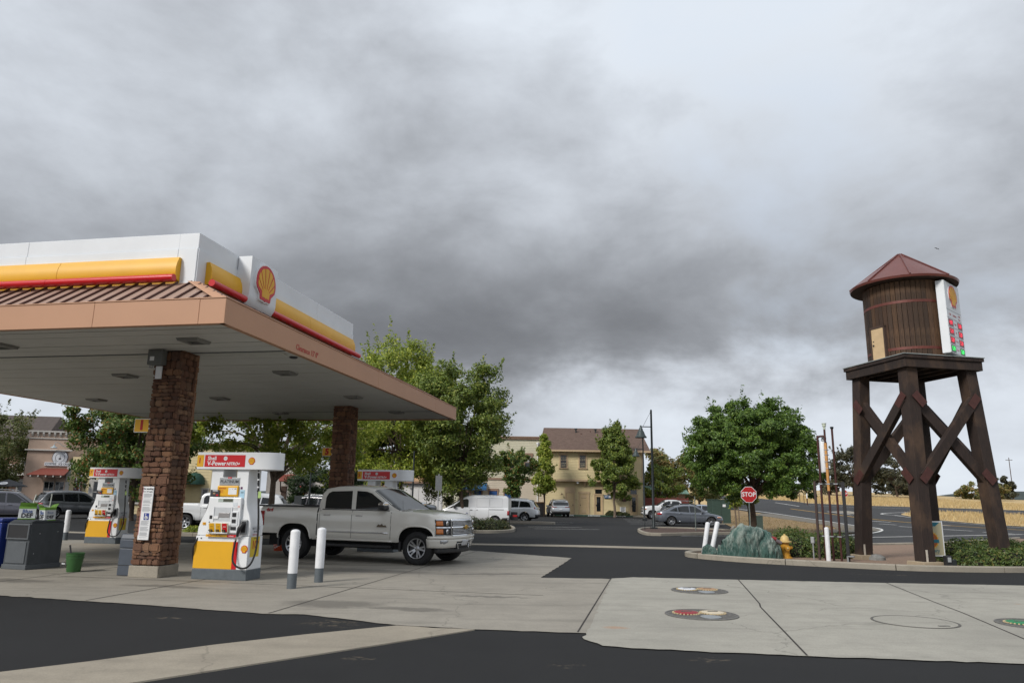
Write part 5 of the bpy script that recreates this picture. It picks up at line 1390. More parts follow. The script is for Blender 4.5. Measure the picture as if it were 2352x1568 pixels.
def pick(label, loc, hd, col, spec=PICKF, chrome=True):
    c = Car('parked_pickup', label, 'pickup truck', loc, hd, spec, col)
    tot = c.rfc[-1]
    c.roof_patch(tot - 1.0, tot - .05, .93, 'windshield', GLASS, vmax1=.96); c.roof_patch(.08, .42, .8, 'rear_window', GLASS)
    c.window([(-.80, 1.29), (-.815, 1.55), (-.76, 1.66), (-.66, 1.71), (-.02, 1.735), (.03, 1.285)]); c.window([(.16, 1.285), (.12, 1.735), (.42, 1.72), (.58, 1.68), (1.12, 1.34), (1.12, 1.285)])
    for x in (-.90, .095, 1.24): c.seam(x, .52, 1.24)
    c.sidepatch(-.985, -.955, .5, 1.29, 'bed_gap', TRIM, .004, na=1, nz=6)
    for x in (-.66, .33): c.handle(x, 1.12, CHROME if chrome else None)
    c.mirror(1.03, 1.38, BLACK if chrome else col, 1.1)
    c.patch(-.58, .58, .66, 1.03, 'grille', GRD, .012, na=14); c.patch(-.58, .58, .83, .87, 'grille_bar', CHROME if chrome else col, .03, na=14)
    for sg in (1, -1):
        c.patch(sg * .62, sg * 1.10, .87, 1.04, 'headlamp', LAMP_W, .012); c.patch(sg * .95, sg * 1.12, .90, 1.0, 'amber_lens', LAMP_A, .016)
        build(MB().bb(-.72, 1.2, -.05, .05, -.04, .03), 'side_step', BLACK, c.t, (0, sg * .90, .38), bevel=.02)
    c.patch(-1.28, 1.28, .40, .60, 'bumper', col, .04, na=24); c.patch(-.5, .5, .42, .54, 'bumper_intake', TRIM, .05, na=10)
    c.rearpatch(.84, 1.12, .84, 1.18, 'tail_lamp', LAMP_R, .012, na=6)
    build(MB().bb(-.15, .06, -.95, .95, -.08, .08), 'rear_bumper', CHROME if chrome else BLACK, c.t, (-c.L / 2 - .02, 0, .58), bevel=.03)
    return c
# left lot
c = suv('dark violet grey suv with chrome window line, nearest the left edge', (-29.0, 43.6), R(20), GREYM, scaled(SUV, .98, .98))
c = suv('dark grey suv seen from its rear quarter, right of another grey suv at the left', (-29.2, 50.4), R(48), BMW, scaled(SUV, 1.02, 1.03), rack=True)
c.rearpatch(0, .9, .50, .545, 'chrome_strip', CHROME, .016, False, na=8); c.rearpatch(0, .5, .90, .925, 'chrome_strip', CHROME, .012, False, na=6)
TAC = dict(PICKF, L=5.3, W=1.85, fx=1.72, rx=-1.52, r=.37, ar=.45)
TAC['top'] = [(a * .91, b * .95) for a, b in PICKF['top']]; TAC['roof'] = [(a * .91, b * .955) for a, b in PICKF['roof']]
c = Car('parked_pickup', 'white compact pickup partly hidden behind the near column and first pump', 'pickup truck', (-14.0, 36.9), R(2), TAC, WHITEC)
tot = c.rfc[-1]; c.roof_patch(tot - .95, tot - .05, .93, 'windshield', GLASS); c.window([(-.72, 1.23), (-.74, 1.48), (-.66, 1.60), (-.06, 1.64), (-.02, 1.22)]); c.window([(.08, 1.22), (.05, 1.64), (.36, 1.63), (.52, 1.58), (1.0, 1.27), (1.0, 1.22)], mat('green_glass', (.03, .06, .055), .05))
for x in (-.80, .03, 1.1): c.seam(x, .5, 1.18)
for x in (-.6, .3): c.handle(x, 1.05)
c.mirror(.95, 1.30); c.rearpatch(.74, 1.0, .8, 1.1, 'tail_lamp', LAMP_R, .012); build(MB().bb(-.12, .05, -.85, .85, -.08, .08), 'rear_bumper', CHROME, c.t, (-2.66, 0, .55), bevel=.03)
suv('white suv roof showing over the white compact pickup', (-17.2, 49.5), R(185), WHITEC, scaled(SUV, 1.08, 1.06), tailz=(.8, 1.1))
suv('white crossover with black wheel arches behind the first pump and tree trunk', (-20.2, 60.2), R(160), WHITEC, scaled(SUV, .94, .94), TRIM, tailz=(.86, .96))
suv('dark grey suv facing left beside the OPEN flag', (-14.9, 56.0), R(172), CHARC, scaled(SUV, 1.0, .99))
GM = pick('grey pickup facing right behind the beige pickup', (-7.9, 52.3), R(-22), NAVY)
# the white mail van
c = Car('delivery_van', 'white panel van with a cargo carrier on its back', 'van', (-2.35, 48.0), R(180), VAN, WHITEC)
tot = c.rfc[-1]; c.roof_patch(tot - 1.25, tot - .12, .92, 'windshield', GLASS)
c.window([(.24, 1.14), (.22, 1.56), (.32, 1.66), (.62, 1.60), (1.02, 1.32), (1.20, 1.16)], mat('cab_glass', (.03, .035, .03), .05)); c.window([(1.24, 1.10), (1.10, 1.24), (1.52, 1.08), (1.5, 1.05)])
for x in (.16, -.20, -1.05): c.seam(x, .40, 1.10)
for x, z0, z1 in ((-.30, 1.16, 1.70), (-1.12, 1.16, 1.70)):
    for sg in (1, -1):
        l = .78
        pts = [(x, z0), (x - l, z0), (x - l, z1), (x, z1), (x, z0)]
        vs = [(a, sg * (c.side_y(a, b) + .002), b) for a, b in pts]
        build(MB().tube(vs, .008, 4), 'panel_crease', INKG, c.cab)
c.sidepatch(-2.0, -1.05, 1.0, 1.03, 'slide_rail', TRIM, .008, na=6, nz=1)
c.handle(.05, .98, BLACK, .16); c.handle(-.32, .98, BLACK, .07); c.mirror(1.08, 1.14, BLACK, .9)
c.patch(.35, .85, .72, .86, 'headlamp', LAMP_W, .01); c.patch(-.35, -.85, .72, .86, 'headlamp', LAMP_W, .01); c.patch(-.35, .35, .4, .6, 'grille', TRIM, .008)
c.rearpatch(.76, .98, .68, .95, 'tail_lamp', LAMP_R, .012); c.sidepatch(-2.33, -1.9, .36, .52, 'rear_cladding', TRIM, .010, na=4, nz=1); c.rearpatch(0, .86, .36, .52, 'rear_cladding', TRIM, .012, False)
build(MB().bb(-2.385, -2.372, -.62, .62, 1.22, 1.66), 'rear_window', GLASS, c.t)
build(MB().bb(0, .18, -.004, .004, 0, .12), 'mail_decal', mat('decal_pale', (.55, .57, .60), .5), c.t, (.22, .879, .70)); build(MB().bb(0, .08, -.004, .004, 0, .045), 'eagle_decal', mat('decal_blue', (.03, .06, .2), .5), c.t, (.27, .885, .77)); build(MB().bb(0, .14, -.004, .004, 0, .02), 'decal_line', INKG, c.t, (.24, .885, .73))
cg = thing('cargo_carrier', 'black cargo carrier with red reflectors on the tail of the white van', 'carrier', (.22, 48.0, .62))
build(MB().bb(-.15, .32, -.55, .55, -.22, .12), 'box', BLACK, cg, bevel=.03); build(MB().bb(-.12, .30, -.5, .5, .13, .27), 'cage', GRD, cg, bevel=.01); build(MB().bb(.0, .28, -.575, -.555, -.02, .10), 'reflector', LAMP_R, cg); build(MB().bb(-.35, -.14, -.05, .05, -.15, -.08), 'hitch', BLACK, cg)
LEX = scaled(SUV, 1.03, 1.0)
c = suv('white suv with tinted glass and swept rear lamps, right of the white van', (-.05, 58.6), R(170), WHITEC, LEX, tailz=(.98, 1.10))
SIL = scaled(SUV, 1.06, 1.03)
c = suv('silver suv seen square from behind by the yellow building', (5.05, 78.2), R(94), SILV, dict(SIL, W=1.98), tailz=(.95, 1.12))
# right lot
c = pick('white pickup facing left in front of the red fence', (16.2, 75.4), R(178), WHITEC, scaled(PICKF, 1.0), False)
c = suv('black suv behind the grey sedan', (14.4, 60.6), R(10), BLACKC, scaled(SUV, .95, .88))
def sedan(label, loc, hd, col):
    c = Car('parked_sedan', label, 'car', loc, hd, SEDAN, col)
    tot = c.rfc[-1]
    c.roof_patch(tot - 1.08, tot - .05, .93, 'windshield', GLASS, vmax1=.96); c.roof_patch(.12, .92, .88, 'rear_window', GLASS)
    dress(c, 'sedan', [[(-1.50, 1.02), (-1.22, 1.20), (-.98, 1.28), (-.93, .995)], [(-.86, .99), (-.90, 1.30), (-.50, 1.375), (-.14, 1.385), (-.10, .955)], [(-.02, .95), (-.06, 1.385), (.18, 1.375), (.40, 1.30), (.98, .95), (.98, .93)]], (-.95, -.06, .98), ((-.70, .87), (.2, .83)), (.42, 1.02, .76, .89), (.52, 1.10, .58, .70))
    c.mirror(.80, .98); c.sidepatch(-1.45, 1.05, lerp_list(c.top, 0) + .0, lerp_list(c.top, 0) + .012, 'chrome_belt', CHROME, .008, na=10, nz=1)
    c.sidepatch(-.95, .98, .33, .36, 'sill_crease', col, .012, na=8, nz=1); c.patch(-.5, .5, .36, .56, 'grille', GRD, .008); c.rearpatch(0, .7, .26, .38, 'rear_valance', TRIM, .01, False)
    return c
c = sedan('slate grey sedan facing right behind the lamp island', (13.0, 54.4), R(-3), SLATE)
for sg in (1, -1): c.patch(sg * .86, sg * 1.16, .60, .66, 'amber_lens', LAMP_A, .012)
sedan('silver blue sedan facing left beyond the slate grey sedan', (16.6, 65.6), R(176), SILVB)

# ================================================================ water tower
def wood_mat(name, stops, grain=1.0, wear=.35):
    m = bpy.data.materials.new(name); k = NT(m)
    oi = k.n('ShaderNodeObjectInfo')
    c = k.ramp(oi.outputs['Random'], stops)
    g = k.noise(6, 6, .65, k.mapping((9, 9, .55)))
    c = k.mix(k.ramp(g, [(.35, (0, 0, 0)), (.7, (.8, .8, .8))]), c, tuple(q * .42 for q in stops[0][1]))
    ws = k.noise(1.3, 5, .6, k.mapping((1.2, 1.2, .8)))
    c = k.mix(k.math('MULTIPLY', k.ramp(ws, [(.5, (0, 0, 0)), (.72, (1, 1, 1))]), wear), c, (.26, .15, .08))
    k.col(c); k.set(Roughness=.85); k.bump(g, .5 * grain, .01)
    MATS[name] = m
    return m
STAVE = wood_mat('weathered_stave', [(0, (.024, .015, .011)), (.25, (.085, .042, .021)), (.45, (.030, .020, .015)), (.65, (.15, .075, .033)), (.8, (.045, .028, .020)), (.92, (.11, .058, .030)), (1, (.020, .014, .012))])
TIMB = wood_mat('dark_timber', [(0, (.021, .0125, .010)), (.5, (.036, .021, .016)), (1, (.028, .018, .014))], 1.0, .22)
RUST = mat('rust_plate', (.075, .026, .021), .6, .2, var=.25, scale=8, bump=.15)
twr = thing('water_tower', 'wooden water tower with a red metal roof on four dark timber legs', 'water tower', (12.18, 21.94, 0), R(12))
TS = .955
def beam(a, b, w, h, name, m, par, side=None, bev=.012):
    a = Vector(a); b = Vector(b); d = (b - a).normalized()
    s_ = Vector(side) if side is not None else d.cross(Vector((0, 0, 1)))
    s_ = (s_ - d * s_.dot(d)).normalized(); u = d.cross(s_).normalized()
    vs = [p + s_ * (i * w / 2) + u * (j * h / 2) for p in (a, b) for i, j in ((-1, -1), (1, -1), (1, 1), (-1, 1))]
    return build(MB().add(vs, [(0, 1, 2, 3), (7, 6, 5, 4), (0, 4, 5, 1), (1, 5, 6, 2), (2, 6, 7, 3), (3, 7, 4, 0)]), name, m, par, bevel=bev)
hb, ht, zl = 1.24, 1.0, 5.58
for i, j in ((-1, -1), (-1, 1), (1, -1), (1, 1)):
    beam((i * hb, j * hb, .12), (i * ht, j * ht, zl), .36, .36, 'leg', TIMB, twr, (1, 0, 0))
    build(MB().bb(i * hb - .32, i * hb + .32, j * hb - .32, j * hb + .32, -.04, .20), 'footing', concrete('footing_concrete', (.36, .29, .20), .4) if 'footing_concrete' not in MATS else MATS['footing_concrete'], twr, bevel=.015)
    build(MB().box(i * hb - .10, j * hb - .20, .34, .05, .02, .34), 'anchor_strap', mat('strap_white', (.5, .45, .38), .6, dirt=.5), twr)
def at_leg(i, j, z):
    f = (z - .12) / (zl - .12); h = hb + (ht - hb) * f
    return Vector((i * h, j * h, z))
faces = [((-1, -1), (1, -1), (0, -1)), ((1, -1), (1, 1), (1, 0)), ((1, 1), (-1, 1), (0, 1)), ((-1, 1), (-1, -1), (-1, 0))]
for (p, q, nr) in faces:
    n3 = Vector((nr[0], nr[1], 0))
    for k_, (za, zb_) in enumerate(((2.35, 4.75), (4.75, 2.35))):
        off = n3 * (.06 if k_ == 0 else .06)
        A = at_leg(*p, za) + off * (1.0 if k_ == 0 else 1.0); B = at_leg(*q, zb_) + off
        d = (B - A).normalized()
        A = A + d * .10; B = B - d * .10
        sh = n3 * (.075 if k_ == 0 else -.075)
        beam(A + sh, B + sh, .16, .29, 'brace', TIMB, twr, n3)
        for P_, sgn in ((A, 1), (B, -1)):
            o = beam(P_ + n3 * .165 - d * sgn * .14, P_ + n3 * .165 + d * sgn * .30, .012, .24, 'gusset_plate', RUST, twr, n3, .002)
    # bolt heads at the crossing
# platform
build(MB().bb(-1.36, 1.36, -1.36, 1.36, 5.885, 5.905), 'deck_flashing', mat('flashing_pale', (.34, .37, .36), .5, .3), twr)
for k_ in range(14):
    x = -1.34 + k_ * .1915
    build(MB().bb(x, x + .186, -1.34, 1.34, 5.78, 5.884), 'deck_plank', TIMB, twr)
for y in (-1.24, 1.24):
    build(MB().bb(-1.30, 1.30, y - .06, y + .06, 5.52, 5.778), 'rim_beam', TIMB, twr, bevel=.008)
for x in (-1.24, 1.24):
    build(MB().bb(x - .06, x + .06, -1.178, 1.178, 5.52, 5.778), 'rim_beam', TIMB, twr, bevel=.008)
for x in (-.78, -.26, .26, .78):
    build(MB().bb(x - .05, x + .05, -1.176, 1.176, 5.56, 5.776), 'joist', TIMB, twr)
# tank: one stave per board
tr, tz0, tz1, ns = 1.13, 5.91, 8.22, 52
stv = [mesh_of(MB().prism([(-.066, -.02 + i * .004), (.066, -.02), (.062, .022), (-.062, .022 + i * .003)], 'z', tz0, tz1), 'stave', STAVE) for i in range(3)]
for k_ in range(ns):
    a = 2 * math.pi * k_ / ns
    put('stave', stv[k_ % 3], twr, (tr * math.cos(a), tr * math.sin(a), 0), (0, 0, a - math.pi / 2))
build(MB().lathe([(tr - .03, tz0), (tr - .03, tz1)], 40), 'tank_core', WOODDK, twr)
for z in (6.17, 7.58):
    build(MB().lathe([(tr + .024, z - .04), (tr + .032, z - .04), (tr + .032, z + .04), (tr + .024, z + .04)], 54, caps=False), 'hoop', mat('hoop_red', (.13, .036, .026), .5, .2, var=.2), twr)
REDROOF = mat('oxide_red_roof', (.165, .052, .042), .38, .25, var=.10, scale=1.5, dirt=.15)
re, ra, ze, za = 1.52, .05, 8.30, 9.40
nf = 8; 
for k_ in range(nf):
    a0 = 2 * math.pi * (k_ + .28) / nf; a1 = 2 * math.pi * (k_ + 1.28) / nf; vs = []; sub = 5
    for i in range(sub + 1):
        a = a0 + (a1 - a0) * i / sub; vs.append((re * math.cos(a), re * math.sin(a), ze))
    vs.append((0, 0, za)); vs += [(v[0] * .985, v[1] * .985, ze - .07) for v in vs[:sub + 1]]
    n1 = sub + 1
    fs = [(i, i + 1, n1) for i in range(sub)] + [(i, sub + 2 + i, sub + 3 + i, i + 1) for i in range(sub)]
    build(MB().add(vs, fs), 'roof_facet', REDROOF, twr, smooth=True, angle=20)
    build(MB().tube([(re * 1.0 * math.cos(a0), re * math.sin(a0), ze + .02), (.06 * math.cos(a0), .06 * math.sin(a0), za - .01)], .022, 6), 'roof_rib', mat('roof_rib_red', (.12, .035, .03), .4), twr)
build(MB().lathe([(re * .985, ze - .07), (tr * .9, ze - .06)], 40, caps=False), 'eave_soffit', WOODDK, twr)
build(MB().lathe([(.22, za - .16), (.2, za - .12), (0, za + .015)], 8), 'roof_cap', REDROOF, twr)
# small door in the tank wall
ang = R(199 - 12)
dm = put('tank_door', None, twr, (tr * math.cos(ang), tr * math.sin(ang), 5.92), (0, 0, ang + math.pi / 2))
build(MB().bb(-.23, .23, -.07, -.02, 0, .96), 'door_leaf', mat('door_cream', (.55, .40, .23), .55, var=.1, dirt=.25), dm, bevel=.004)
build(MB().bb(-.28, -.232, -.085, .02, 0, 1.0), 'door_frame', WOODDK, dm); build(MB().bb(.232, .28, -.085, .02, 0, 1.0), 'door_frame', WOODDK, dm); build(MB().bb(-.28, .28, -.085, .02, .962, 1.02), 'door_frame', WOODDK, dm)
build(MB().lathe([(.02, 0), (.025, .03), (0, .04)], 10, (-.16, -.07, .46), Matrix.Rotation(R(90), 3, 'X')), 'door_knob', STEELDK, dm); build(MB().lathe([(.016, 0), (.016, .012), (0, .012)], 10, (-.16, -.07, .58), Matrix.Rotation(R(90), 3, 'X')), 'door_lock', STEELDK, dm)
# price sign fixed to the tank
ps = thing('price_sign', 'tall white fuel price sign with red and green digits fixed to the water tower', 'sign', (12.18 + math.sin(R(42)) * 1.30, 21.94 - math.cos(R(42)) * 1.30, 5.98), R(42))
PW, PH = 1.22, 2.17
build(MB().bb(-PW / 2, PW / 2, -.02, .20, 0, PH), 'cabinet', WHITE_P, ps, bevel=.01)
build(MB().bb(-PW / 2 - .01, PW / 2 + .01, -.035, -.021, 1.30, PH - .01), 'logo_panel', WHITE_P, ps, bevel=.004)
emblem(ps, .34, (0, -.037, 1.76), FRONT, .02, 'emblem', WHITE)
rows = [(1.045, 1.29)] + [(z, z + .255) for z in (.785, .525, .265)] + [(.01, .26)]
LEDR = emit('led_red', (.75, .02, .05), .9); LEDG = emit('led_green', (.03, .75, .12), 1.0); LEDBG = mat('led_dark_red', (.18, .006, .012), .4); LEDBGG = mat('led_dark_green', (.01, .12, .03), .4)
for i, (a, b_) in enumerate(rows):
    rp = build(MB().bb(-PW / 2 - .01, PW / 2 + .01, -.035, -.021, a + .006, b_ - .006), 'price_panel', WHITE_P, ps, bevel=.004)
    if i == 0:
        for x, s_ in ((-.38, 'Cash'), (0, 'Gasoline')): text(s_, .085, REDTXT, rp, (x, -.037, .5 * (a + b_)), depth=.001)
        text('Credit', .07, REDTXT, rp, (.40, -.037, .5 * (a + b_) + .05), depth=.001); text('Debit', .07, REDTXT, rp, (.40, -.037, .5 * (a + b_) - .05), depth=.001)
        continue
    nm = ('Regular', 'Plus', 'V-Power', 'Diesel')[i - 1]; green = i == 4
    for x, pr in ((-.38, ('4.99', '5.19', '5.29', '5.79')[i - 1]), (.38, ('5.09', '5.29', '5.39', '5.89')[i - 1])):
        build(MB().bb(x - .19, x + .19, -.040, -.0352, a + .03, b_ - .03), 'digit_window', LEDBGG if green else LEDBG, rp)
        text(pr, .17, LEDG if green else LEDR, rp, (x, -.0415, .5 * (a + b_)), depth=.001, bold=.003, sx=.85, name='digits')
    text(nm, .06, REDTXT, rp, (0, -.037, .5 * (a + b_)), depth=.001)

# ================================================================ things on the tower island
def octagon(r): return [(r * math.cos(R(22.5 + 45 * i)), r * math.sin(R(22.5 + 45 * i))) for i in range(8)]
def stop_sign(x, y, z0, zc, r, label, post, rz=0):
    t = thing('stop_sign', label, 'stop sign', (x, y, z0), rz, 'stop signs')
    build(MB().bb(-.025, .025, -.008, .03, -.05, zc + r * .7), 'post', post, t, bevel=.004)
    build(MB().prism(octagon(r * 1.082), 'y', -.0125, -.0085), 'rim', PAPER, t, (0, 0, zc)); build(MB().prism(octagon(r * 1.015), 'y', -.016, -.0128), 'face', mat('stop_red', (.42, .012, .014), .4, var=.06), t, (0, 0, zc))
    text('STOP', r * .80, PAPER, t, (0, -.018, zc), depth=.001, bold=r * .016, sx=.92)
    for s_ in (1, -1): build(MB().lathe([(.012, 0), (.012, .004)], 8, (0, -.0155, zc + s_ * r * .72), Matrix.Rotation(R(90), 3, 'X')), 'bolt', GALV, t)
    return t
GPOST = mat('post_green_grey', (.16, .19, .18), .5, .3, var=.12)
stop_sign(11.85, 37.0, .03, 2.05, .385, 'large red stop sign in front of the round tree', GPOST)
stop_sign(40.0, 89.1, hz(40, 89.1), 2.15, .40, 'small distant stop sign on the traffic island left of the tower', GPOST)
# loose tarpaulin bags
def bag_mat():
    m = bpy.data.materials.new('green_tarp'); k = NT(m)
    c = k.ramp(k.noise(1.6, 5, .6), [(.3, (.020, .058, .048)), (.5, (.032, .088, .074)), (.7, (.055, .12, .10))])
    w = k.noise(1.5, 6, .72, k.mapping((2.2, 2.2, .8), loc=(3, 1, 2)))
    sx = k.n('ShaderNodeSeparateXYZ'); k.l(k.tc, sx.inputs[0])
    w = k.math('ADD', w, k.math('MULTIPLY', sx.outputs[2], .16))
    c = k.mix(k.ramp(w, [(.54, (0, 0, 0)), (.72, (.85, .85, .85))]), c, (.27, .31, .275))
    d = k.noise(3, 5, .7, k.mapping((1, 1, .6), loc=(9, 9, 1)))
    c = k.mix(k.ramp(d, [(.62, (0, 0, 0)), (.72, (.75, .75, .75))]), c, (.09, .08, .06))
    k.col(c); k.set(Roughness=.55); k.bump(k.noise(7, 6, .65, k.mapping((2.4, 2.4, .7))), .9, .06)
    return m
TARP = bag_mat()
def bag(label, loc, sil, depth, seed, nf):
    """slumped sack: a silhouette [(x, height)] with rounded depth, creased by folds that run from the top to the ground"""
    rr = random.Random(seed); ph = [rr.uniform(0, 6.3) for _ in range(8)]
    x0, x1 = sil[0][0], sil[-1][0]; nu, nv = 150, 44
    rdg = lambda q: 1 - abs(math.sin(q)) ** .45
    def f(u, v):
        x = x0 + (x1 - x0) * u; h = lerp_list(sil, x); e = math.sin(math.pi * min(.995, max(.005, u))) ** .5
        th = math.pi * v; c, s_ = math.cos(th), math.sin(th)
        uu = u + .035 * math.sin(3 * th + ph[0]) + .02 * math.sin(7 * th + 9 * u + ph[1])
        fold = -.20 * rdg(nf * 1.57 * uu + ph[2]) - .13 * rdg(nf * 3.3 * uu + ph[3] + .6 * s_) - .06 * rdg(nf * 6.1 * uu + ph[4] - .8 * s_) + .03 * math.sin(4 * th + 5 * u + ph[5])
        g = 1 + fold * (.35 + .65 * abs(c) + .2 * s_)
        y = -depth * e * math.copysign(abs(c) ** .8, c) * g; z = h * (s_ ** .62) * (1 + .5 * fold) + .012 * math.sin(40 * u + 6 * th)
        x += .05 * math.sin(9 * u + 3 * th + ph[6]) * e
        d_, _p = mnoise.voronoi(Vector((x * 5.0 + seed, y * 5.0, z * 3.0)), distance_metric='DISTANCE', exponent=2.5)
        q = .075 * min(1, depth * 2.2) * (d_[1] - d_[0] - .35); d2, _p = mnoise.voronoi(Vector((x * 11 + seed, y * 11, z * 7)), distance_metric='DISTANCE', exponent=2.5); q += .03 * min(1, depth * 2.2) * (d2[1] - d2[0] - .3)
        return (x + q * .25 * (u - .5), y - q * c * 1.2, max(z + q * s_, 0))
    me = mesh_of(MB().grid(f, nu, nv), 'sand_bag', TARP, True, angle=28)
    return tag(put('sand_bag', me, None, loc), label, 'bag')
bag('huge faded green tarpaulin bundle lying beside the hydrant', (7.28, 22.65, .06), [(-.90, .50), (-.80, .60), (-.62, .78), (-.42, .97), (-.30, 1.02), (-.12, .95), (.02, .93), (.18, .99), (.34, .90), (.52, .80), (.66, .66), (.78, .52), (.86, .30), (.90, .1)], .50, 4, 4.0)
bag('small crumpled green bag next to the leaning white pipes', (6.08, 22.85, .06), [(-.26, .12), (-.20, .30), (-.10, .42), (-.02, .36), (.08, .31), (.18, .24), (.26, .1)], .22, 9, 3.0)
bag('small green bag with a pale top between the other two bags', (6.54, 22.75, .06), [(-.27, .25), (-.20, .38), (-.10, .40), (.0, .30), (.12, .33), (.2, .30), (.27, .12)], .22, 15, 3.0)
t = thing('hose_valve', 'red and grey hose valve lying on the green tarpaulin bundle', 'valve', (7.86, 22.42, .66))
build(MB().cyl((-.12, 0, .02), (.06, -.02, -.03), .055, .05, 12), 'valve_body', mat('valve_red', (.25, .03, .03), .5), t, smooth=True); build(MB().cyl((.04, -.03, -.07), (.20, -.05, -.14), .06, .05, 12), 'coupling', mat('coupling_grey', (.16, .13, .14), .5, .3), t, smooth=True)
t = thing('fire_hydrant', 'yellow fire hydrant with a pale dome cap beside the green bundle', 'fire hydrant', (8.30, 22.75, .05))
HY = mat('hydrant_yellow', (.50, .25, .022), .5, var=.15, scale=12, dirt=.3); HC = mat('hydrant_cream', (.58, .42, .17), .5, var=.15, dirt=.3)
build(MB().lathe([(.20, 0), (.20, .04), (.15, .05), (.135, .12), (.135, .14), (.12, .15), (.118, .46), (.13, .47)], 20), 'barrel', HY, t, smooth=True)
build(MB().lathe([(.13, .47), (.195, .475), (.20, .51), (.13, .52), (.125, .58), (.10, .64), (.06, .675), (.03, .685), (.03, .72), (0, .72)], 20), 'dome_cap', HC, t, smooth=True)
build(MB().cyl((0, -.1, .32), (0, -.19, .32), .085, n=16), 'outlet', HY, t, smooth=True); build(MB().cyl((0, -.19, .32), (0, -.22, .32), .03, n=5), 'outlet_nut', HC, t); build(MB().cyl((-.2, 0, .33), (.2, 0, .33), .055, n=14), 'side_outlet', HY, t, smooth=True)
for i in range(6):
    a = i * math.pi / 3; build(MB().cyl((.17 * math.cos(a), .17 * math.sin(a), .04), (.17 * math.cos(a), .17 * math.sin(a), .065), .016, n=6), 'bolt', HY, t)
# leaning white pipes and marker post
bollard(5.98, 23.35, 'leaning white pipe at the island tip, the left of a pair', 1.06, .068, (0, R(10), 0), .14, None); bollard(6.16, 23.2, 'leaning white pipe at the island tip, the right of a pair', 1.10, .07, (0, R(14), 0), .14, None)
bollard(9.10, 21.6, 'upright white pipe in front of the rusty vent rack', 1.0, .062, None, .08, None)
# vent rack
vr = thing('vent_rack', 'rack of rusty vent pipes with a white canister beside the round tree', 'vent rack', (9.42, 22.0, .05), R(-42))
OX = mat('oxide_pipe', (.060, .018, .014), .55, .2, var=.2, scale=9); OCH = mat('ochre_pipe', (.55, .27, .08), .55, var=.2, scale=6, dirt=.3)
build(MB().bb(-.43, -.37, -.03, .03, 0, 2.28), 'frame_post', mat('frame_brown', (.045, .025, .02), .6), vr); build(MB().bb(.37, .45, -.03, .03, 0, 2.26), 'frame_post', BLACK, vr)
for z in (.70, 2.20): build(MB().bb(-.37, .37, .035, .075, z - .025, z + .025), 'cross_bar', BLACK, vr)
for z in (.70, 2.20):
    for x in (-.22, .0, .22): build(MB().bb(x - .06, x + .06, -.045, .036, z - .015, z + .015), 'pipe_clamp', GALV, vr)
build(MB().tube(smooth_hose([(-.22, 0, 0), (-.22, 0, 1.5), (-.22, 0, 3.45), (-.21, 0, 3.56), (-.16, 0, 3.6), (-.04, 0, 3.6), (0, 0, 3.58), (0, 0, 3.5)]), .032, 10), 'vent_pipe', OX, vr, smooth=True)
build(MB().tube([(0, 0, 0), (0, 0, 2.1)], .032, 10), 'vent_pipe', OX, vr, smooth=True); build(MB().tube([(0, 0, 2.0), (0, 0, 3.4)], .042, 10), 'vent_sleeve', OCH, vr, smooth=True); build(MB().tube([(0, 0, 3.4), (0, 0, 3.82)], .03, 10), 'vent_pipe', OX, vr, smooth=True)
build(MB().lathe([(.032, 3.8), (.036, 3.88), (.055, 3.9), (.055, 3.97), (.07, 3.975), (.07, 3.99), (0, 3.99)], 14), 'vent_cap', mat('cap_pale', (.5, .55, .45), .5), vr, smooth=True)
build(MB().tube([(.22, 0, 0), (.22, 0, 3.8)], .031, 10), 'vent_pipe', OX, vr, smooth=True); build(MB().lathe([(.03, 3.8), (.05, 3.83), (.05, 3.87), (0, 3.88)], 12, (.22, 0, 0)), 'vent_cap', STEELDK, vr, smooth=True)
build(MB().lathe([(.12, 2.55), (.125, 2.57), (.125, 3.42), (.115, 3.45), (0, 3.46)], 20, (-.13, .14, 0)), 'canister', WHITE_P, vr, smooth=True); build(MB().lathe([(.05, 3.46), (.05, 3.55), (.035, 3.58), (.035, 3.64), (0, 3.65)], 12, (-.10, .12, 0)), 'canister_valve', GALV, vr, smooth=True)
for i, z in enumerate((2.65, 2.85, 3.05, 3.2)): build(MB().bb(-.05, .05, -.05, .1, z - .008, z + .008), 'strap', GALV, vr)
build(MB().bb(-.62, -.52, -.04, .04, .48, .66), 'control_box', mat('box_galv', (.34, .35, .36), .5, .3), vr, bevel=.008); build(MB().cyl((-.57, 0, 0), (-.57, 0, .48), .022, n=8), 'conduit', GALV, vr); build(MB().tube([(.42, -.10, 0), (.42, -.10, .16), (.52, -.14, .17), (.62, -.18, .17)], .03, 8), 'water_pipe', GALV, vr, smooth=True)
# sandwich sign between the tower legs
sb = thing('banner_sign', 'cream banner sign with an orange sun emblem standing between the tower legs', 'sign', (11.66, 20.85, .06), R(12))
build(MB().bb(-.36, .36, -.008, .008, .28, 1.16), 'banner', mat('banner_cream', (.46, .42, .27), .6, var=.05), sb)
for a in (MB().bb(-.39, -.36, -.015, .015, 0, 1.19), MB().bb(.36, .39, -.015, .015, -.06, 1.19), MB().bb(-.36, .36, -.015, .015, 1.16, 1.19), MB().bb(-.36, .36, -.015, .015, .25, .28)):
    build(a, 'frame_tube', WHITE, sb)
sunp = [((.20 if i % 2 else .245) * math.cos(i * math.pi / 20), (.20 if i % 2 else .245) * math.sin(i * math.pi / 20)) for i in range(40)]
build(MB().prism([(a, b_ + .68) for a, b_ in sunp], 'y', -.011, -.0085), 'sun_rays', YEL, sb); build(MB().lathe([(.19, 0), (.19, .003), (0, .003)], 24, (0, -.0112, .68), Matrix.Rotation(R(90), 3, 'X')), 'sun_disc', mat('sun_orange', (.42, .11, .02), .6), sb)
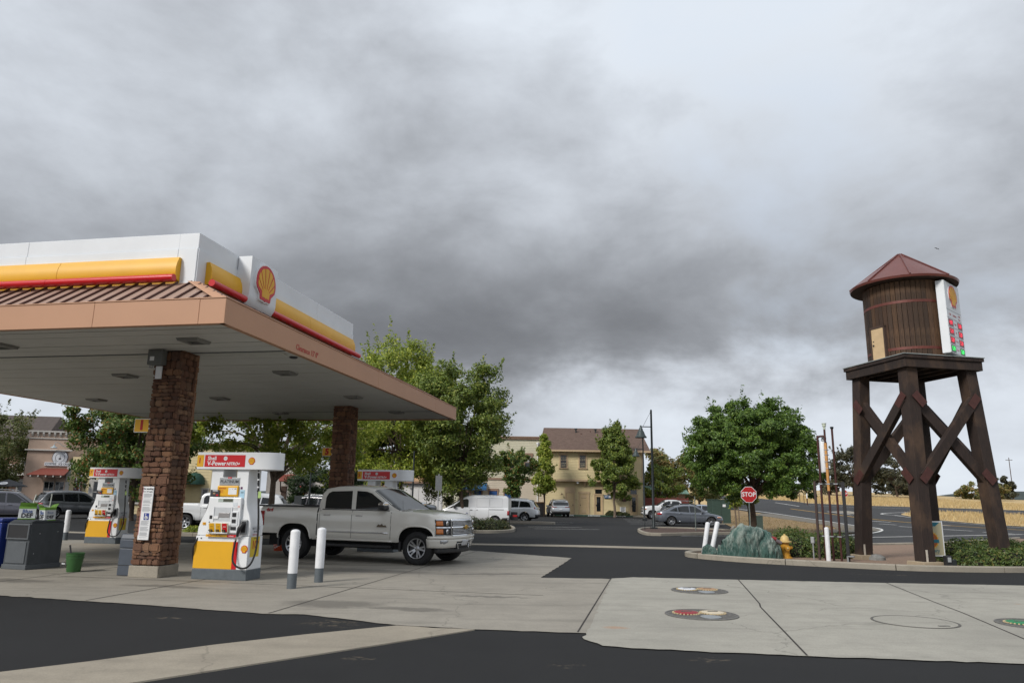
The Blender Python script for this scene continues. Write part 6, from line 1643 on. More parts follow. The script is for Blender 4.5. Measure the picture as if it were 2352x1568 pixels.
TEAL = mat('banner_teal', (.015, .16, .22), .6); build(MB().bb(-.23, .23, -.0175, -.0145, .61, .70), 'ribbon', TEAL, sb); build(MB().prism([(-.3, 1.155), (.3, 1.155), (.15, 1.05), (-.15, 1.05)], 'y', -.011, -.0085), 'top_ribbon', TEAL, sb)
text('Lottery', .13, TEAL, sb, (.03, -.0095, .40), depth=.001, bold=.002)
t = thing('floodlight', 'black floodlight box at the foot of the front tower leg', 'floodlight', (11.62, 20.1, .06), R(12))
build(MB().bb(-.09, .09, -.06, .06, .06, .32), 'housing', BLACK, t, bevel=.012); build(MB().bb(-.05, .05, -.066, -.058, .16, .28), 'lens', LENS, t); build(MB().bb(.10, .24, -.04, .06, .05, .22), 'ballast_box', STEELDK, t, bevel=.01); build(MB().cyl((0, 0, 0), (0, 0, .07), .03), 'stem', BLACK, t)
t = build(MB().lathe([(.0, 0), (.26, .0), (.24, .10), (.12, .17), (0, .19)], 7), 'boulder', mat('rock_grey', (.20, .20, .19), .9, var=.3, scale=8, bump=.6), None, (10.95, 22.6, .05), (0, 0, .6)); tag(t, 'pale grey rock lying on the mulch under the tower', 'rock')
t = build(MB().prism([(-.55, 0), (.55, 0), (.50, .05), (-.50, .05)], 'y', -.12, .12), 'wheel_stop', mat('stop_yellow', (.50, .33, .04), .7, dirt=.3), None, (12.5, 20.15, .06), (0, 0, R(8))); tag(t, 'low yellow block behind the kerb under the tower', 'wheel stop')

# ================================================================ lamps, posts and cabinets
def street_lamp(x, y, label, h=7.12):
    t = thing('street_lamp', label, 'street lamp', (x, y, .08), 0, 'street lamps of the lot')
    build(MB().lathe([(.16, 0), (.16, .05), (.11, .07), (.085, .12), (.06, h - .02), (.065, h - .01), (.04, h + .05), (0, h + .06)], 16), 'pole', STEELDK, t, smooth=True)
    build(MB().bb(-.2, .2, -.2, .2, -.06, .10), 'base_plate', STEELDK, t, bevel=.02)
    build(MB().tube([(-.05, 0, h - 1.02), (-.62, 0, h - 1.02)], .03, 8), 'arm', STEELDK, t, smooth=True); build(MB().tube([(-.04, 0, h - .1), (-.52, 0, h - 1.0)], .010, 6), 'stay_rod', STEELDK, t)
    hd = build(MB().lathe([(.05, .08), (.06, .0), (.07, -.06), (.12, -.12), (.13, -.22), (.16, -.26), (.20, -.32), (.26, -.50), (.33, -.60), (.365, -.66), (.36, -.68), (.30, -.62), (.1, -.4)], 24, caps=False), 'lamp_shade', mat('lamp_verdigris', (.05, .065, .065), .4, .4, var=.15), t, (-.66, 0, h - 1.02), smooth=True)
    build(MB().lathe([(.12, -.5), (.14, -.58), (.1, -.66), (0, -.68)], 14), 'globe', LENS, hd, smooth=True)
    return t
street_lamp(8.70, 45.3, 'tall bell shaped street lamp on the near lamp island')
street_lamp(12.15, 67.5, 'bell shaped street lamp farther back beside the yellow building', 7.3)
def thin_post(x, y, h, label, plate=None, r=.03, m=GPOST, z0=.05):
    t = thing('sign_post', label, 'sign post', (x, y, z0), 0)
    build(MB().cyl((0, 0, 0), (0, 0, h), r, n=8), 'post', m, t, smooth=True)
    if plate:
        w, hh, zc, rz = plate; build(MB().box(0, -.03, zc, w, .012, hh, rz), 'plate', mat('plate_back', (.30, .31, .31), .5, .4), t)
    return t
thin_post(10.75, 43.4, 1.95, 'slim grey sign post turned edge on in the lamp island mulch', (.30, .45, 1.72, R(78)))
thin_post(7.75, 43.0, 1.45, 'thin dark stake at the tip of the lamp island', None, .018, STEELDK)
thin_post(-6.05, 46.6, 4.5, 'dark slim pole rising behind the beige pickup windshield', None, .055, STEELDK)
thin_post(-4.25, 44.6, 3.05, 'grey sign post with a blank rectangular plate seen from behind', (.42, .9, 2.5, R(30)), .03, GALV)
thin_post(.02, 41.0, 1.5, 'dark post with a brown pointed marker in front of the white van', (.16, .62, 1.35, 0), .022, STEELDK)
thin_post(-9.0, 31.9, 1.62, 'parking sign post with a dark round plate left of the far column', (.3, .36, 1.45, R(20)), .022, STEELDK)
thin_post(-11.1, 41.5, 3.9, 'dark lamp pole left of the first pump header', None, .05, STEELDK)
t = thing('utility_pedestal', 'pale green utility pedestal at the foot of the round tree', 'utility box', (14.15, 42.6, .03)); UG = mat('utility_green', (.26, .37, .31), .55, var=.08, dirt=.15)
build(MB().bb(-.18, .18, -.15, .15, 0, .86), 'cabinet', UG, t, bevel=.02); build(MB().prism([(-.2, .86), (.2, .86), (.16, .96), (-.16, .96)], 'y', -.17, .17), 'cap', UG, t, bevel=.015)
t = thing('transformer_cabinet', 'dark green transformer cabinet behind the parked cars on the right', 'utility box', (16.9, 60.5, .0), R(5)); TG = mat('transformer_green', (.035, .065, .05), .55, var=.1)
build(MB().bb(-.75, .75, -.6, .6, .08, 1.85), 'cabinet', TG, t, bevel=.02); build(MB().bb(-.78, .78, -.63, .63, 1.852, 1.93), 'lid', TG, t, bevel=.02); build(MB().bb(-.82, .82, -.68, .68, 0, .08), 'plinth', CONC_KERB, t); build(MB().bb(.1, .35, -.612, -.602, 1.35, 1.55), 'label_plate', PAPER, t)
for x in (-.02, ): build(MB().bb(x - .008, x + .008, -.606, -.6, .15, 1.8), 'door_gap', BLACK, t)
t = thing('marker_post', 'red and white marker post at the field edge', 'post', (43.6, 109.5, hz(43.6, 109.5))); build(MB().cyl((0, 0, 0), (0, 0, 1.0), .09, n=8), 'lower_section', OX, t); build(MB().cyl((0, 0, 1.0), (0, 0, 1.9), .09, n=8), 'white_section', PAPER, t); build(MB().cyl((0, 0, 1.9), (0, 0, 3.9), .09, n=8), 'upper_section', OX, t)
for (x, y), lb in zip(((44.7, 113.5), (46.2, 119), (47.5, 124), (50.5, 134)), ('nearest thin dark fence post beside the red and white marker', 'second thin dark fence post from the red and white marker', 'third thin dark fence post from the red and white marker', 'farthest thin dark fence post along the field edge')):
    o = build(MB().cyl((0, 0, -.1), (.03, 0, 1.6), .05, n=6), 'fence_post', WOODDK, None, (x, y, hz(x, y))); tag(o, lb, 'post', 'fence posts along the field')
for (x, y, h_, lb) in ((128, 235, 14, 'distant utility pole behind the dry field, left of the right tower leg'), (177, 262, 15, 'distant utility pole at the far right edge of the field')):
    t = thing('utility_pole', lb, 'utility pole', (x, y, hz(x, y))); build(MB().cyl((0, 0, 0), (0, 0, h_), .16, .11, 8), 'pole', WOODDK, t); build(MB().bb(-1.2, 1.2, -.06, .06, h_ - 1, h_ - .85), 'cross_arm', WOODDK, t)
    for q in (-1, -.4, .4, 1): build(MB().cyl((q, 0, h_ - .85), (q, 0, h_ - .6), .06, n=6), 'insulator', GALV, t)
o = build(MB().prism([(-.42, .02), (-.15, .10), (0, .03), (.15, .10), (.42, .02), (.14, .04), (0, -.02), (-.14, .04)], 'y', -.05, .05), 'bird', INK, None, (36.6, 60.0, 23.4), (0, .2, .3), ); o.scale = (.6, .6, .6); tag(o, 'tiny dark bird flying to the right of the tower roof', 'bird')

# ================================================================ buildings
def siding_mat(name, col, seamy=True):
    m = bpy.data.materials.new(name); k = NT(m)
    c = k.ramp(k.noise(.7, 5, .6), [(.3, tuple(q * .90 for q in col)), (.7, tuple(min(1, q * 1.06) for q in col))])
    pl = k.noise(1.0, 2, .5, k.mapping((.35, .35, 5.5)))
    c = k.mix(k.ramp(pl, [(.35, (0, 0, 0)), (.7, (.35, .35, .35))]), c, tuple(q * .80 for q in col))
    st = k.noise(2.2, 5, .65, k.mapping((3.5, 3.5, .3)))
    c = k.mix(k.ramp(st, [(.58, (0, 0, 0)), (.78, (.3, .3, .3))]), c, tuple(q * .6 for q in col))
    k.col(c); k.set(Roughness=.7); k.bump(k.noise(30, 3, .6), .12, .01)
    return m
def clap(par, x0, x1, y, z0, z1, m, bh=.19, lip=.028, name='siding', axis='x'):
    """lapped boards as one continuous wall skin (boards are too fine to pick apart at this distance)"""
    mb = MB(); n = max(1, round((z1 - z0) / bh)); h = (z1 - z0) / n; vs = []
    for i in range(n):
        za, zb = z0 + i * h, z0 + (i + 1) * h
        for x, f in ((x0, 0), (x1, 1)):
            vs += [(x, y - lip, za), (x, y - .004, zb)]
    fs = []
    for i in range(n):
        b = i * 4; fs.append((b, b + 2, b + 3, b + 1))
        if i: fs.append((b - 3, b - 1, b + 2, b))
    if axis == 'y': vs = [(yy, xx, zz) for xx, yy, zz in vs]
    return build(mb.add(vs, fs), name, m, par)
def win(par, x0, x1, z0, z1, y, trim, sash, mull=(), rail=True, head=.26, tw=.13, sill=True, curtain=None):
    w = put('window', None, par, (0, y, 0))
    build(MB().bb(x0, x1, .0, .05, z0, z1), 'pane', GLASS, w)
    if curtain: build(MB().bb(x0 + .03, x1 - .03, -.004, -.001, z0 + (z1 - z0) * .45, z1 - .03), 'curtain', curtain, w)
    for a in (MB().bb(x0 - tw, x0, -.06, .03, z0, z1), MB().bb(x1, x1 + tw, -.06, .03, z0, z1), MB().bb(x0 - tw - .05, x1 + tw + .05, -.075, .03, z1, z1 + head)):
        build(a, 'casing', trim, w)
    if sill: build(MB().bb(x0 - tw - .06, x1 + tw + .06, -.11, .03, z0 - .10, z0), 'sill', trim, w)
    for a in (MB().bb(x0, x1, -.03, -.002, z0, z0 + .05), MB().bb(x0, x1, -.03, -.002, z1 - .05, z1), MB().bb(x0, x0 + .045, -.03, -.002, z0 + .05, z1 - .05), MB().bb(x1 - .045, x1, -.03, -.002, z0 + .05, z1 - .05)):
        build(a, 'sash', sash, w)
    zm = (z0 + z1) / 2
    if rail: build(MB().bb(x0 + .045, x1 - .045, -.032, -.002, zm - .03, zm + .03), 'meeting_rail', sash, w)
    for q in mull:
        x = x0 + (x1 - x0) * q; build(MB().bb(x - .016, x + .016, -.028, -.002, zm + .03 if rail else z0 + .05, z1 - .05), 'mullion', sash, w)
    return w
def door(par, x0, x1, z0, z1, y, leaf, trim, head=.16, glass=None, louvre=False, hand=1, tw=.13):
    d = put('door', None, par, (0, y, 0))
    build(MB().bb(x0, x1, -.02, .04, z0, z1), 'leaf', leaf, d)
    for a in (MB().bb(x0 - tw, x0, -.06, .03, z0, z1), MB().bb(x1, x1 + tw, -.06, .03, z0, z1), MB().bb(x0 - tw - .04, x1 + tw + .04, -.07, .03, z1, z1 + head)):
        build(a, 'casing', trim, d)
    if glass: build(MB().bb(x0 + .2 * (x1 - x0), x1 - .2 * (x1 - x0), -.027, -.021, z0 + glass[0], z0 + glass[1]), 'pane', GLASS, d)
    if louvre:
        for za, zb in ((z0 + .16, z0 + .5), (z1 - .5, z1 - .18)):
            build(MB().bb(x0 + .22, x1 - .22, -.027, -.021, za, zb), 'louvre', trim, d)
            build(MB().bb(x0 + .22, x1 - .22, -.032, -.0275, za - .02, za), 'louvre_edge', WOODDK, d)
    kx = x1 - .1 if hand > 0 else x0 + .1
    build(MB().bb(kx - .03, kx + .03, -.07, -.02, z0 + .95, z0 + 1.08), 'handle', STEELDK, d)
    return d
def wall_lamp(par, x, z, y):
    l = put('wall_lamp', None, par, (x, y, z))
    build(MB().tube([(0, 0, .08), (0, -.2, .14), (0, -.26, .06)], .015, 6), 'bracket', STEELDK, l); build(MB().lathe([(.03, .06), (.06, .02), (.14, -.06), (.13, -.07)], 12, (0, -.26, 0), caps=False), 'shade', mat('lamp_bronze', (.11, .06, .04), .5), l, smooth=True)
YEL_S = siding_mat('yellow_siding', (.66, .55, .32)); CREAM_S = siding_mat('cream_siding', (.56, .53, .40)); PINK_S = siding_mat('pinkish_siding', (.56, .485, .385)); TANTRIM = mat('tan_trim', (.50, .37, .235), .6, var=.08); BROWNTRIM = mat('brown_trim', (.26, .165, .115), .6, var=.1)
SASHDK = mat('sash_dark', (.045, .032, .028), .5); DOORTAN = mat('door_tan', (.53, .395, .225), .6, var=.06); BLUED = mat('door_blue', (.012, .06, .20), .5, var=.1)
def shingle_mat():
    m = bpy.data.materials.new('brown_shingle'); k = NT(m)
    b = k.n('ShaderNodeTexBrick'); b.inputs['Scale'].default_value = 1.0; b.inputs['Mortar Size'].default_value = .012; b.inputs['Brick Width'].default_value = .33; b.inputs['Row Height'].default_value = .14
    b.inputs['Color1'].default_value = (.105, .066, .050, 1); b.inputs['Color2'].default_value = (.145, .095, .074, 1); b.inputs['Mortar'].default_value = (.06, .04, .032, 1)
    k.l(k.mapping((1, 1, 1)), b.inputs['Vector'])
    c = k.mix(.5, b.outputs[0], k.ramp(k.noise(14, 4, .7), [(.3, (.25, .25, .25)), (.7, (.75, .75, .75))]), 'OVERLAY')
    k.col(c); k.set(Roughness=.95); k.bump(k.noise(25, 3, .6), .4, .02)
    return m
SHING = shingle_mat()
# --- yellow two-storey building
yb = thing('yellow_building', 'yellow two storey building with a brown shingle roof and tan doors', 'building', (0, 84, .15))
X0, X1 = 4.05, 15.0
build(MB().bb(X0, X1, .06, 9, 0, 7.15), 'wall_core', YEL_S, yb)
clap(yb, X0, X1, .05, 0, 3.62, YEL_S, .17); 
build(MB().bb(X0 - .05, X1 + .05, -.62, .02, 3.62, 3.84), 'jetty_beam', TANTRIM, yb)
build(MB().bb(X0 + .001, X1 - .001, -.52, .055, 3.845, 7.0), 'upper_box', YEL_S, yb); clap(yb, X0, X1, -.53, 3.85, 6.98, YEL_S, .17); clap(yb, -.5, 9, X1 + .03, 3.85, 6.98, YEL_S, .17, -.028, axis='y')
for x in (X0, X1 - .18): build(MB().bb(x - .015, x + .2, -.58, -.50, 3.86, 6.98), 'corner_board', TANTRIM, yb)
for x in (8.35, 14.6): build(MB().prism([(-.5, 3.61), (-.02, 3.61), (-.02, 3.1), (-.12, 3.1), (-.42, 3.5)], 'x', x, x + .16), 'bracket', TANTRIM, yb)
zr0 = 7.0
rfm = MB().add([(X0 - .55, -1.15, zr0 + .05), (X1 + .75, -1.15, zr0 + .05), (X1 + .75, 5.6, 10.15), (X0 - .0, 5.6, 10.15), (X0 - .55, 10.5, zr0 + .3), (X1 + .75, 10.5, zr0 + .3)], [(0, 1, 2, 3), (3, 2, 5, 4), (1, 5, 2), (0, 3, 4)])
rfo = build(rfm, 'roof', SHING, yb); rfo.modifiers.new('thick', 'SOLIDIFY').thickness = .12
build(MB().bb(X0 - .55, X1 + .75, -1.22, -1.08, zr0 - .12, zr0 + .07), 'gutter', TANTRIM, rfo); build(MB().bb(X0 - .5, X1 + .7, -1.08, -.5, zr0 - .05, zr0 - .01), 'eave_soffit', TANTRIM, rfo)
for x in [X0 + .2 + i * .55 for i in range(20)]: build(MB().bb(x, x + .12, -1.06, -.5, zr0 - .16, zr0 - .055), 'rafter_tail', TANTRIM, rfo)
build(MB().add([(X1 + .75, -1.2, zr0 + .02), (X1 + 1.1, -.9, zr0 - .45), (X1 + 1.1, 4, zr0 + .2), (X1 + .75, 4, zr0 + 1.0)], [(0, 1, 2, 3)]), 'side_eave', SHING, rfo)
for x, y, z, h, r in ((7.85, 4.2, 9.1, .75, .09), (10.2, 4.2, 9.1, .72, .09), (9.6, 4.4, 9.3, .45, .04), (8.45, 3.8, 9.05, .3, .13), (7.2, 3.6, 8.9, .16, .12)):
    v = build(MB().cyl((x, y, z), (x, y, z + h), r, n=10), 'vent', RUST if h < .5 else STEELDK, rfo); 
    if h > .5: build(MB().cyl((x, y, z + h), (x, y, z + h + .14), r * 1.9, n=10), 'vent_hood', STEELDK, v)
for a, b_ in ((5.68, 6.36), (7.84, 8.52), (12.6, 13.28)): win(yb, a, b_, 5.10, 6.50, -.555, TANTRIM, SASHDK, (.33, .66))
door(yb, 6.36, 7.20, .02, 2.38, .01, DOORTAN, TANTRIM, .62); door(yb, 7.86, 8.84, .02, 2.30, .01, DOORTAN, TANTRIM, .2, None, True, -1)
for a, b_ in ((9.62, 10.36), (13.62, 14.30)):
    d = door(yb, a, b_, .02, 2.2, .01, DOORTAN, TANTRIM, .10, (.35, 1.95), False, -1); build(MB().bb(a, b_, -.02, .03, 2.32, 2.78), 'transom', GLASS, d); build(MB().bb(a - .13, b_ + .13, -.05, .02, 2.79, 2.92), 'transom_head', TANTRIM, d)
for x, z in ((5.85, 2.2), (10.9, 2.55), (13.05, 2.5)): wall_lamp(yb, x, z, .02)
build(MB().bb(7.42, 7.52, -.06, .02, 1.55, 1.7), 'meter_box', TANTRIM, yb); build(MB().lathe([(.14, 0), (.14, .06), (.08, .08), (0, .08)], 16, (7.62, -.4, 3.5), Matrix.Rotation(R(90), 3, 'X')), 'camera_dome', WHITE, yb)
sg = thing('wall_sign', 'blue rectangular sign left of the tree trunk on the yellow building', 'sign', (11.02, 83.98, 1.97)); build(MB().bb(-.4, .4, -.05, 0, 0, .36), 'board', mat('sign_blue', (.012, .075, .20), .5), sg); build(MB().bb(.1, .36, -.056, -.051, .06, .3), 'white_mark', PAPER, sg); [build(MB().bb(-.34, .02 - .06 * i, -.054, -.051, .24 - i * .13, .29 - i * .13), 'print_line', PAPER, sg) for i in range(2)]
sg = thing('wall_sign', 'dark maroon oval sign on the yellow building near its right door', 'sign', (12.9, 83.98, 1.92)); build(MB().prism([(.42 * math.cos(a) * (1.0 if abs(math.cos(a)) < .8 else .95), .29 * math.sin(a)) for a in [i * math.pi / 12 for i in range(24)]], 'y', -.05, 0), 'board', mat('sign_maroon', (.06, .016, .018), .5), sg, bevel=.01); [build(MB().bb(-.26 + .05 * i, .26 - .05 * i, -.056, -.0505, .04 - i * .13, .09 - i * .13), 'print_line', mat('sign_rose', (.30, .12, .10), .5), sg) for i in range(2)]
sg = thing('yard_sign', 'small white board with dark lettering standing low before the yellow wall', 'sign', (12.65, 83.6, .15)); build(MB().bb(-.32, .32, -.02, .02, .35, .90), 'board', PAPER, sg); [build(MB().bb(-.22 + .04 * (i % 2), .22 - .05 * (i % 2), -.024, -.0205, .80 - i * .12, .86 - i * .12), 'print_line', INK, sg) for i in range(4)]; build(MB().bb(-.28, -.25, -.01, .01, 0, .35), 'leg', GALV, sg); build(MB().bb(.25, .28, -.01, .01, 0, .35), 'leg', GALV, sg)
# --- cream building left of it
cb = thing('cream_building', 'cream two storey sided building with blue doors beside the yellow one', 'building', (0, 84.6, .15))
cx0, cx1 = -9.5, 4.0
build(MB().bb(cx0, cx1, .06, 10, 0, 8.4), 'wall_core', CREAM_S, cb); clap(cb, cx0, cx1, .05, 0, 3.68, PINK_S, .19); clap(cb, cx0, cx1, .05, 3.92, 8.3, CREAM_S, .19)
build(MB().bb(cx0, cx1, -.05, .04, 3.69, 3.915), 'belt_board', BROWNTRIM, cb); build(MB().bb(cx0 - .1, cx1 + .08, -.18, .3, 8.3, 8.5), 'cornice', BROWNTRIM, cb, bevel=.03); build(MB().bb(cx0 - .1, cx1 + .14, -.26, .3, 8.505, 8.62), 'cornice_cap', BROWNTRIM, cb)
build(MB().cyl((3.15, -.06, .2), (3.15, -.06, 7.6), .06, n=8), 'downpipe', PAPER, cb, smooth=True); build(MB().lathe([(.06, 7.6), (.17, 7.8), (.17, 7.95), (0, 7.95)], 4, (3.15, -.08, 0)), 'rain_head', PAPER, cb)
CURT = mat('curtain_grey', (.30, .31, .30), .8)
for a, b_ in ((-.15, .50), (1.68, 2.42), (-3.2, -2.5), (-5.6, -4.9)): win(cb, a, b_, 4.95, 6.45, .0, BROWNTRIM, BROWNTRIM, (), True, .28, curtain=CURT)
for a, b_ in ((-2.3, -1.42), (-.58, .25), (-4.0, -3.2)): door(cb, a, b_, .02, 2.45, .0, BLUED, BROWNTRIM, .24)
aw = build(MB().add([(-5.3, .0, 3.3), (-2.6, .0, 3.3), (-2.6, -1.1, 2.75), (-5.3, -1.1, 2.75), (-2.6, -1.1, 2.5), (-5.3, -1.1, 2.5)], [(0, 1, 2, 3), (3, 2, 4, 5)]), 'awning', mat('awning_blue', (.015, .09, .22), .7), cb); aw.modifiers.new('t', 'SOLIDIFY').thickness = .03
win(cb, -5.3, -4.5, .5, 2.3, 0, BROWNTRIM, BROWNTRIM)
# low white garage block in front, behind the trees
gb = thing('white_garage', 'low white garage block with panelled doors behind the grey pickup', 'building', (-8.2, 74.5, 0)); GW = siding_mat('pale_boards', (.56, .545, .52))
build(MB().bb(-2.6, 1.55, .05, 5, 0, 3.1), 'wall', GW, gb); clap(gb, 1.56, 3.2, .04, 0, 2.6, CREAM_S, .17); build(MB().bb(1.56, 3.2, .06, 4, 0, 2.7), 'side_wall', CREAM_S, gb)
for i in range(5): build(MB().bb(-2.4 + i * .78, -1.66 + i * .78, .0, .049, .05, 2.55), 'door_panel', mat('garage_white', (.62, .61, .60), .6, var=.05), gb, bevel=.01)
build(MB().bb(-2.8, 3.3, -.3, 5.2, 3.1, 3.3), 'roof', BROWNTRIM, gb); wall_lamp(gb, -1.9, 2.9, 0)
# --- red fence and green roof on the right
fc = thing('red_fence', 'dark red board fence right of the yellow building', 'fence', (14.9, 82.2, .0)); FR = mat('fence_red', (.13, .028, .02), .75, var=.2, scale=3)
fb = mesh_of(MB().bb(0, .135, 0, .03, 0, 2.0), 'board', FR)
for i in range(32): put('board', fb, fc, (i * .147, 0, .08))
for x in (0, 1.2, 2.4, 3.6, 4.7): build(MB().bb(x - .06, x + .06, -.07, -.005, 0, 2.18), 'fence_post', FR, fc)
for z in (.4, 1.75): build(MB().bb(0, 4.7, .032, .08, z, z + .09), 'rail', FR, fc)
gr = thing('green_roof_shed', 'low shed with a pale green metal roof behind the red fence', 'building', (17.6, 92, 0)); build(MB().bb(-1.8, 4, 0, 4, 0, 2.75), 'wall', BROWNTRIM, gr); rr_ = build(MB().add([(-2.2, -.5, 2.7), (4.4, -.5, 2.7), (4.4, 2, 3.6), (-1.0, 2, 3.6)], [(0, 1, 2, 3)]), 'roof', mat('roof_verdigris', (.20, .33, .27), .5, var=.1), gr); rr_.modifiers.new('t', 'SOLIDIFY').thickness = .06
for i in range(14): build(MB().tube([(-2.0 + i * .46, -.5, 2.74), (-.9 + i * .4, 2, 3.64)], .02, 4), 'roof_seam', mat('roof_verdigris', (.20, .33, .27)), rr_)
# --- coffee house on the left
STUC = mat('tan_stucco', (.44, .325, .255), .9, var=.10, scale=1.2, bump=.25, bscale=30, dirt=.08); PALE = mat('pale_trim', (.46, .44, .41), .7, var=.06); SIGNW = mat('sign_white', (.60, .62, .66), .5, var=.03)
ch = thing('coffee_house', 'tan stucco coffee house with a bracketed parapet and red awning', 'building', (-36.6, 62, 0), R(14))
def cx(x): return (x + 36.6) * 1.02
build(MB().bb(-3.45, -.30, .06, 8, 0, 6.55), 'stucco_wall', STUC, ch, bevel=.03)
build(MB().bb(-3.55, .0, -.10, .3, 6.56, 6.68), 'parapet_cap', PALE, ch); build(MB().bb(-3.5, -.2, -.03, .055, 6.02, 6.1), 'parapet_mould', PALE, ch)
for i in range(8): build(MB().prism([(.05, 6.54), (-.12, 6.54), (-.12, 6.42), (-.02, 6.22), (.05, 6.22)], 'x', -3.3 + i * .42, -3.16 + i * .42), 'corbel', PALE, ch)
build(MB().bb(-3.62, -.1, -.12, .06, 5.02, 5.14), 'string_course', PALE, ch, bevel=.03)
build(MB().bb(-.30, .02, -.04, 6, 0, 4.2), 'corner_pilaster', PALE, ch)
build(MB().bb(.02, 6.6, .08, 7, 0, 4.6), 'side_wing_core', YEL_S, ch); clap(ch, .02, 6.6, .06, 0, 4.5, YEL_S, .27)
for x in (1.62, 4.2): build(MB().bb(x - .12, x + .12, -.02, .05, 0, 4.5), 'pilaster', PALE, ch)
rs_ = put('round_sign', None, ch, (-.95, .05, 4.50)); Rx90 = Matrix.Rotation(R(90), 3, 'X')
build(MB().lathe([(.60, 0), (.60, .05), (.0, .05)], 36, (0, 0, 0), Rx90), 'rim', mat('sign_navy', (.02, .02, .05), .5), rs_); build(MB().lathe([(.56, .051), (.56, .058), (0, .058)], 36, (0, 0, 0), Rx90), 'disc', SIGNW, rs_)
build(MB().lathe([(.36, .058), (.36, .062), (.33, .062), (.33, .058)], 36, (0, 0, 0), Rx90, caps=False), 'inner_ring', INK, rs_)
for word, a_mid, fl in (('COPPER', 90, 1), ('JAVA HOUSE', 270, -1)):
    n_ = len(word); st = 15 if fl > 0 else 12.5
    for i, ch_ in enumerate(word):
        a = a_mid - fl * (i - (n_ - 1) / 2) * st
        if ch_ != ' ': text(ch_, .15, INK, rs_, (.455 * math.cos(R(a)), -.060, .455 * math.sin(R(a))), (R(90), R(-(a - 90 if fl > 0 else a - 270)), 0), depth=.001, bold=.002)
build(MB().prism([(-.1, -.02), (.1, -.02), (.06, -.14), (-.06, -.14)], 'y', -.064, -.058), 'cup_mark', INK, rs_); build(MB().bb(-.14, .14, -.064, -.058, -.175, -.15), 'saucer_mark', INK, rs_); build(MB().tube([(-.02, -.062, .02), (.03, -.062, .07), (-.02, -.062, .12), (.03, -.062, .18)], .010, 6), 'steam_mark', INK, rs_)
build(MB().bb(-2.02, .05, -.08, .05, 3.82, 4.10), 'name_board', SIGNW, ch); text('COFFEE', .24, INK, ch, (-1.55, -.083, 3.96), depth=.001, bold=.004); text('ICE CREAM', .22, INK, ch, (-.48, -.083, 3.96), depth=.001, bold=.004, sx=.9)
awn = build(MB().add([(-2.2, .05, 3.62), (-.05, .05, 3.62), (-.15, -1.1, 3.05), (-2.9, -1.1, 3.05)], [(0, 1, 2, 3)]), 'awning', AWNRED, ch); awn.modifiers.new('t', 'SOLIDIFY').thickness = .06
build(MB().bb(-2.85, -.2, -1.05, -.9, 2.85, 2.98), 'awning_beam', WOODDK, awn); 
for x in (-2.6, -2.05, -1.5, -.95, -.4): build(MB().prism([(.05, 3.45), (-1.15, 2.98), (-1.15, 2.88), (.05, 3.3)], 'x', x, x + .08), 'awning_rafter', PALE, awn)
win(ch, -1.85, -1.10, .95, 2.55, .0, STUC, PALE, (.5,), True, .1, .08); win(ch, -1.02, -.36, .95, 2.55, .0, STUC, PALE, (.5,), True, .1, .08)
win(ch, 1.85, 3.6, .9, 2.6, .02, PALE, PALE, (.25, .5, .75), True, .2, .14); win(ch, 4.6, 6.2, .9, 2.6, .02, PALE, PALE, (.33, .66), True, .2, .14)
gn = put('gooseneck_lamp', None, ch, (-1.05, .05, 5.35)); build(MB().tube(smooth_hose([(.5, 0, .1), (.25, -.2, .1), (-.05, -.3, .35), (-.25, -.5, .35), (-.3, -.55, .1)]), .02, 6), 'arm', mat('lamp_pale_blue', (.36, .42, .45), .5), gn, smooth=True); build(MB().lathe([(.06, .15), (.08, .05), (.26, -.06), (.27, -.10)], 16, (-.3, -.55, 0), caps=False), 'shade', mat('lamp_pale_blue', (.36, .42, .45)), gn, smooth=True)
bn = thing('banner', 'vertical maroon banner with white COFFEE and ESPRESSO lettering on yellow siding', 'banner', (-36.6 + .75 * math.cos(R(14)), 61.85 + .75 * math.sin(R(14)), 1.2), R(14)); build(MB().bb(-.30, .30, -.02, .0, 0, 2.1), 'cloth', mat('banner_maroon', (.07, .014, .014), .7), bn)
for i, ch_ in enumerate('COFFEE'): text(ch_, .24, SIGNW, bn, (-.15, -.023, 1.92 - i * .215), depth=.001, bold=.006)
for i, ch_ in enumerate('ESPRESSO'): text(ch_, .20, SIGNW, bn, (.15, -.023, 1.45 - i * .175), depth=.001, bold=.005)
build(MB().lathe([(.0, 0), (.10, .01), (.13, .12), (.12, .16), (0, .2)], 12, (.12, -.02, 1.72)), 'cup_print', SIGNW, bn, smooth=True)
ln = thing('wall_lantern', 'dark carriage lantern on the yellow siding beside the maroon banner', 'lantern', (-36.6 + 1.3 * math.cos(R(14)), 61.9 + 1.3 * math.sin(R(14)), 2.2), R(14)); build(MB().lathe([(.04, -.2), (.11, -.1), (.15, .12), (.09, .2), (.03, .28), (0, .3)], 6, (0, -.2, 0)), 'lantern_body', STEELDK, ln); build(MB().tube([(0, 0, -.3), (0, -.15, -.32), (0, -.2, -.2)], .02, 6), 'scroll_arm', STEELDK, ln)
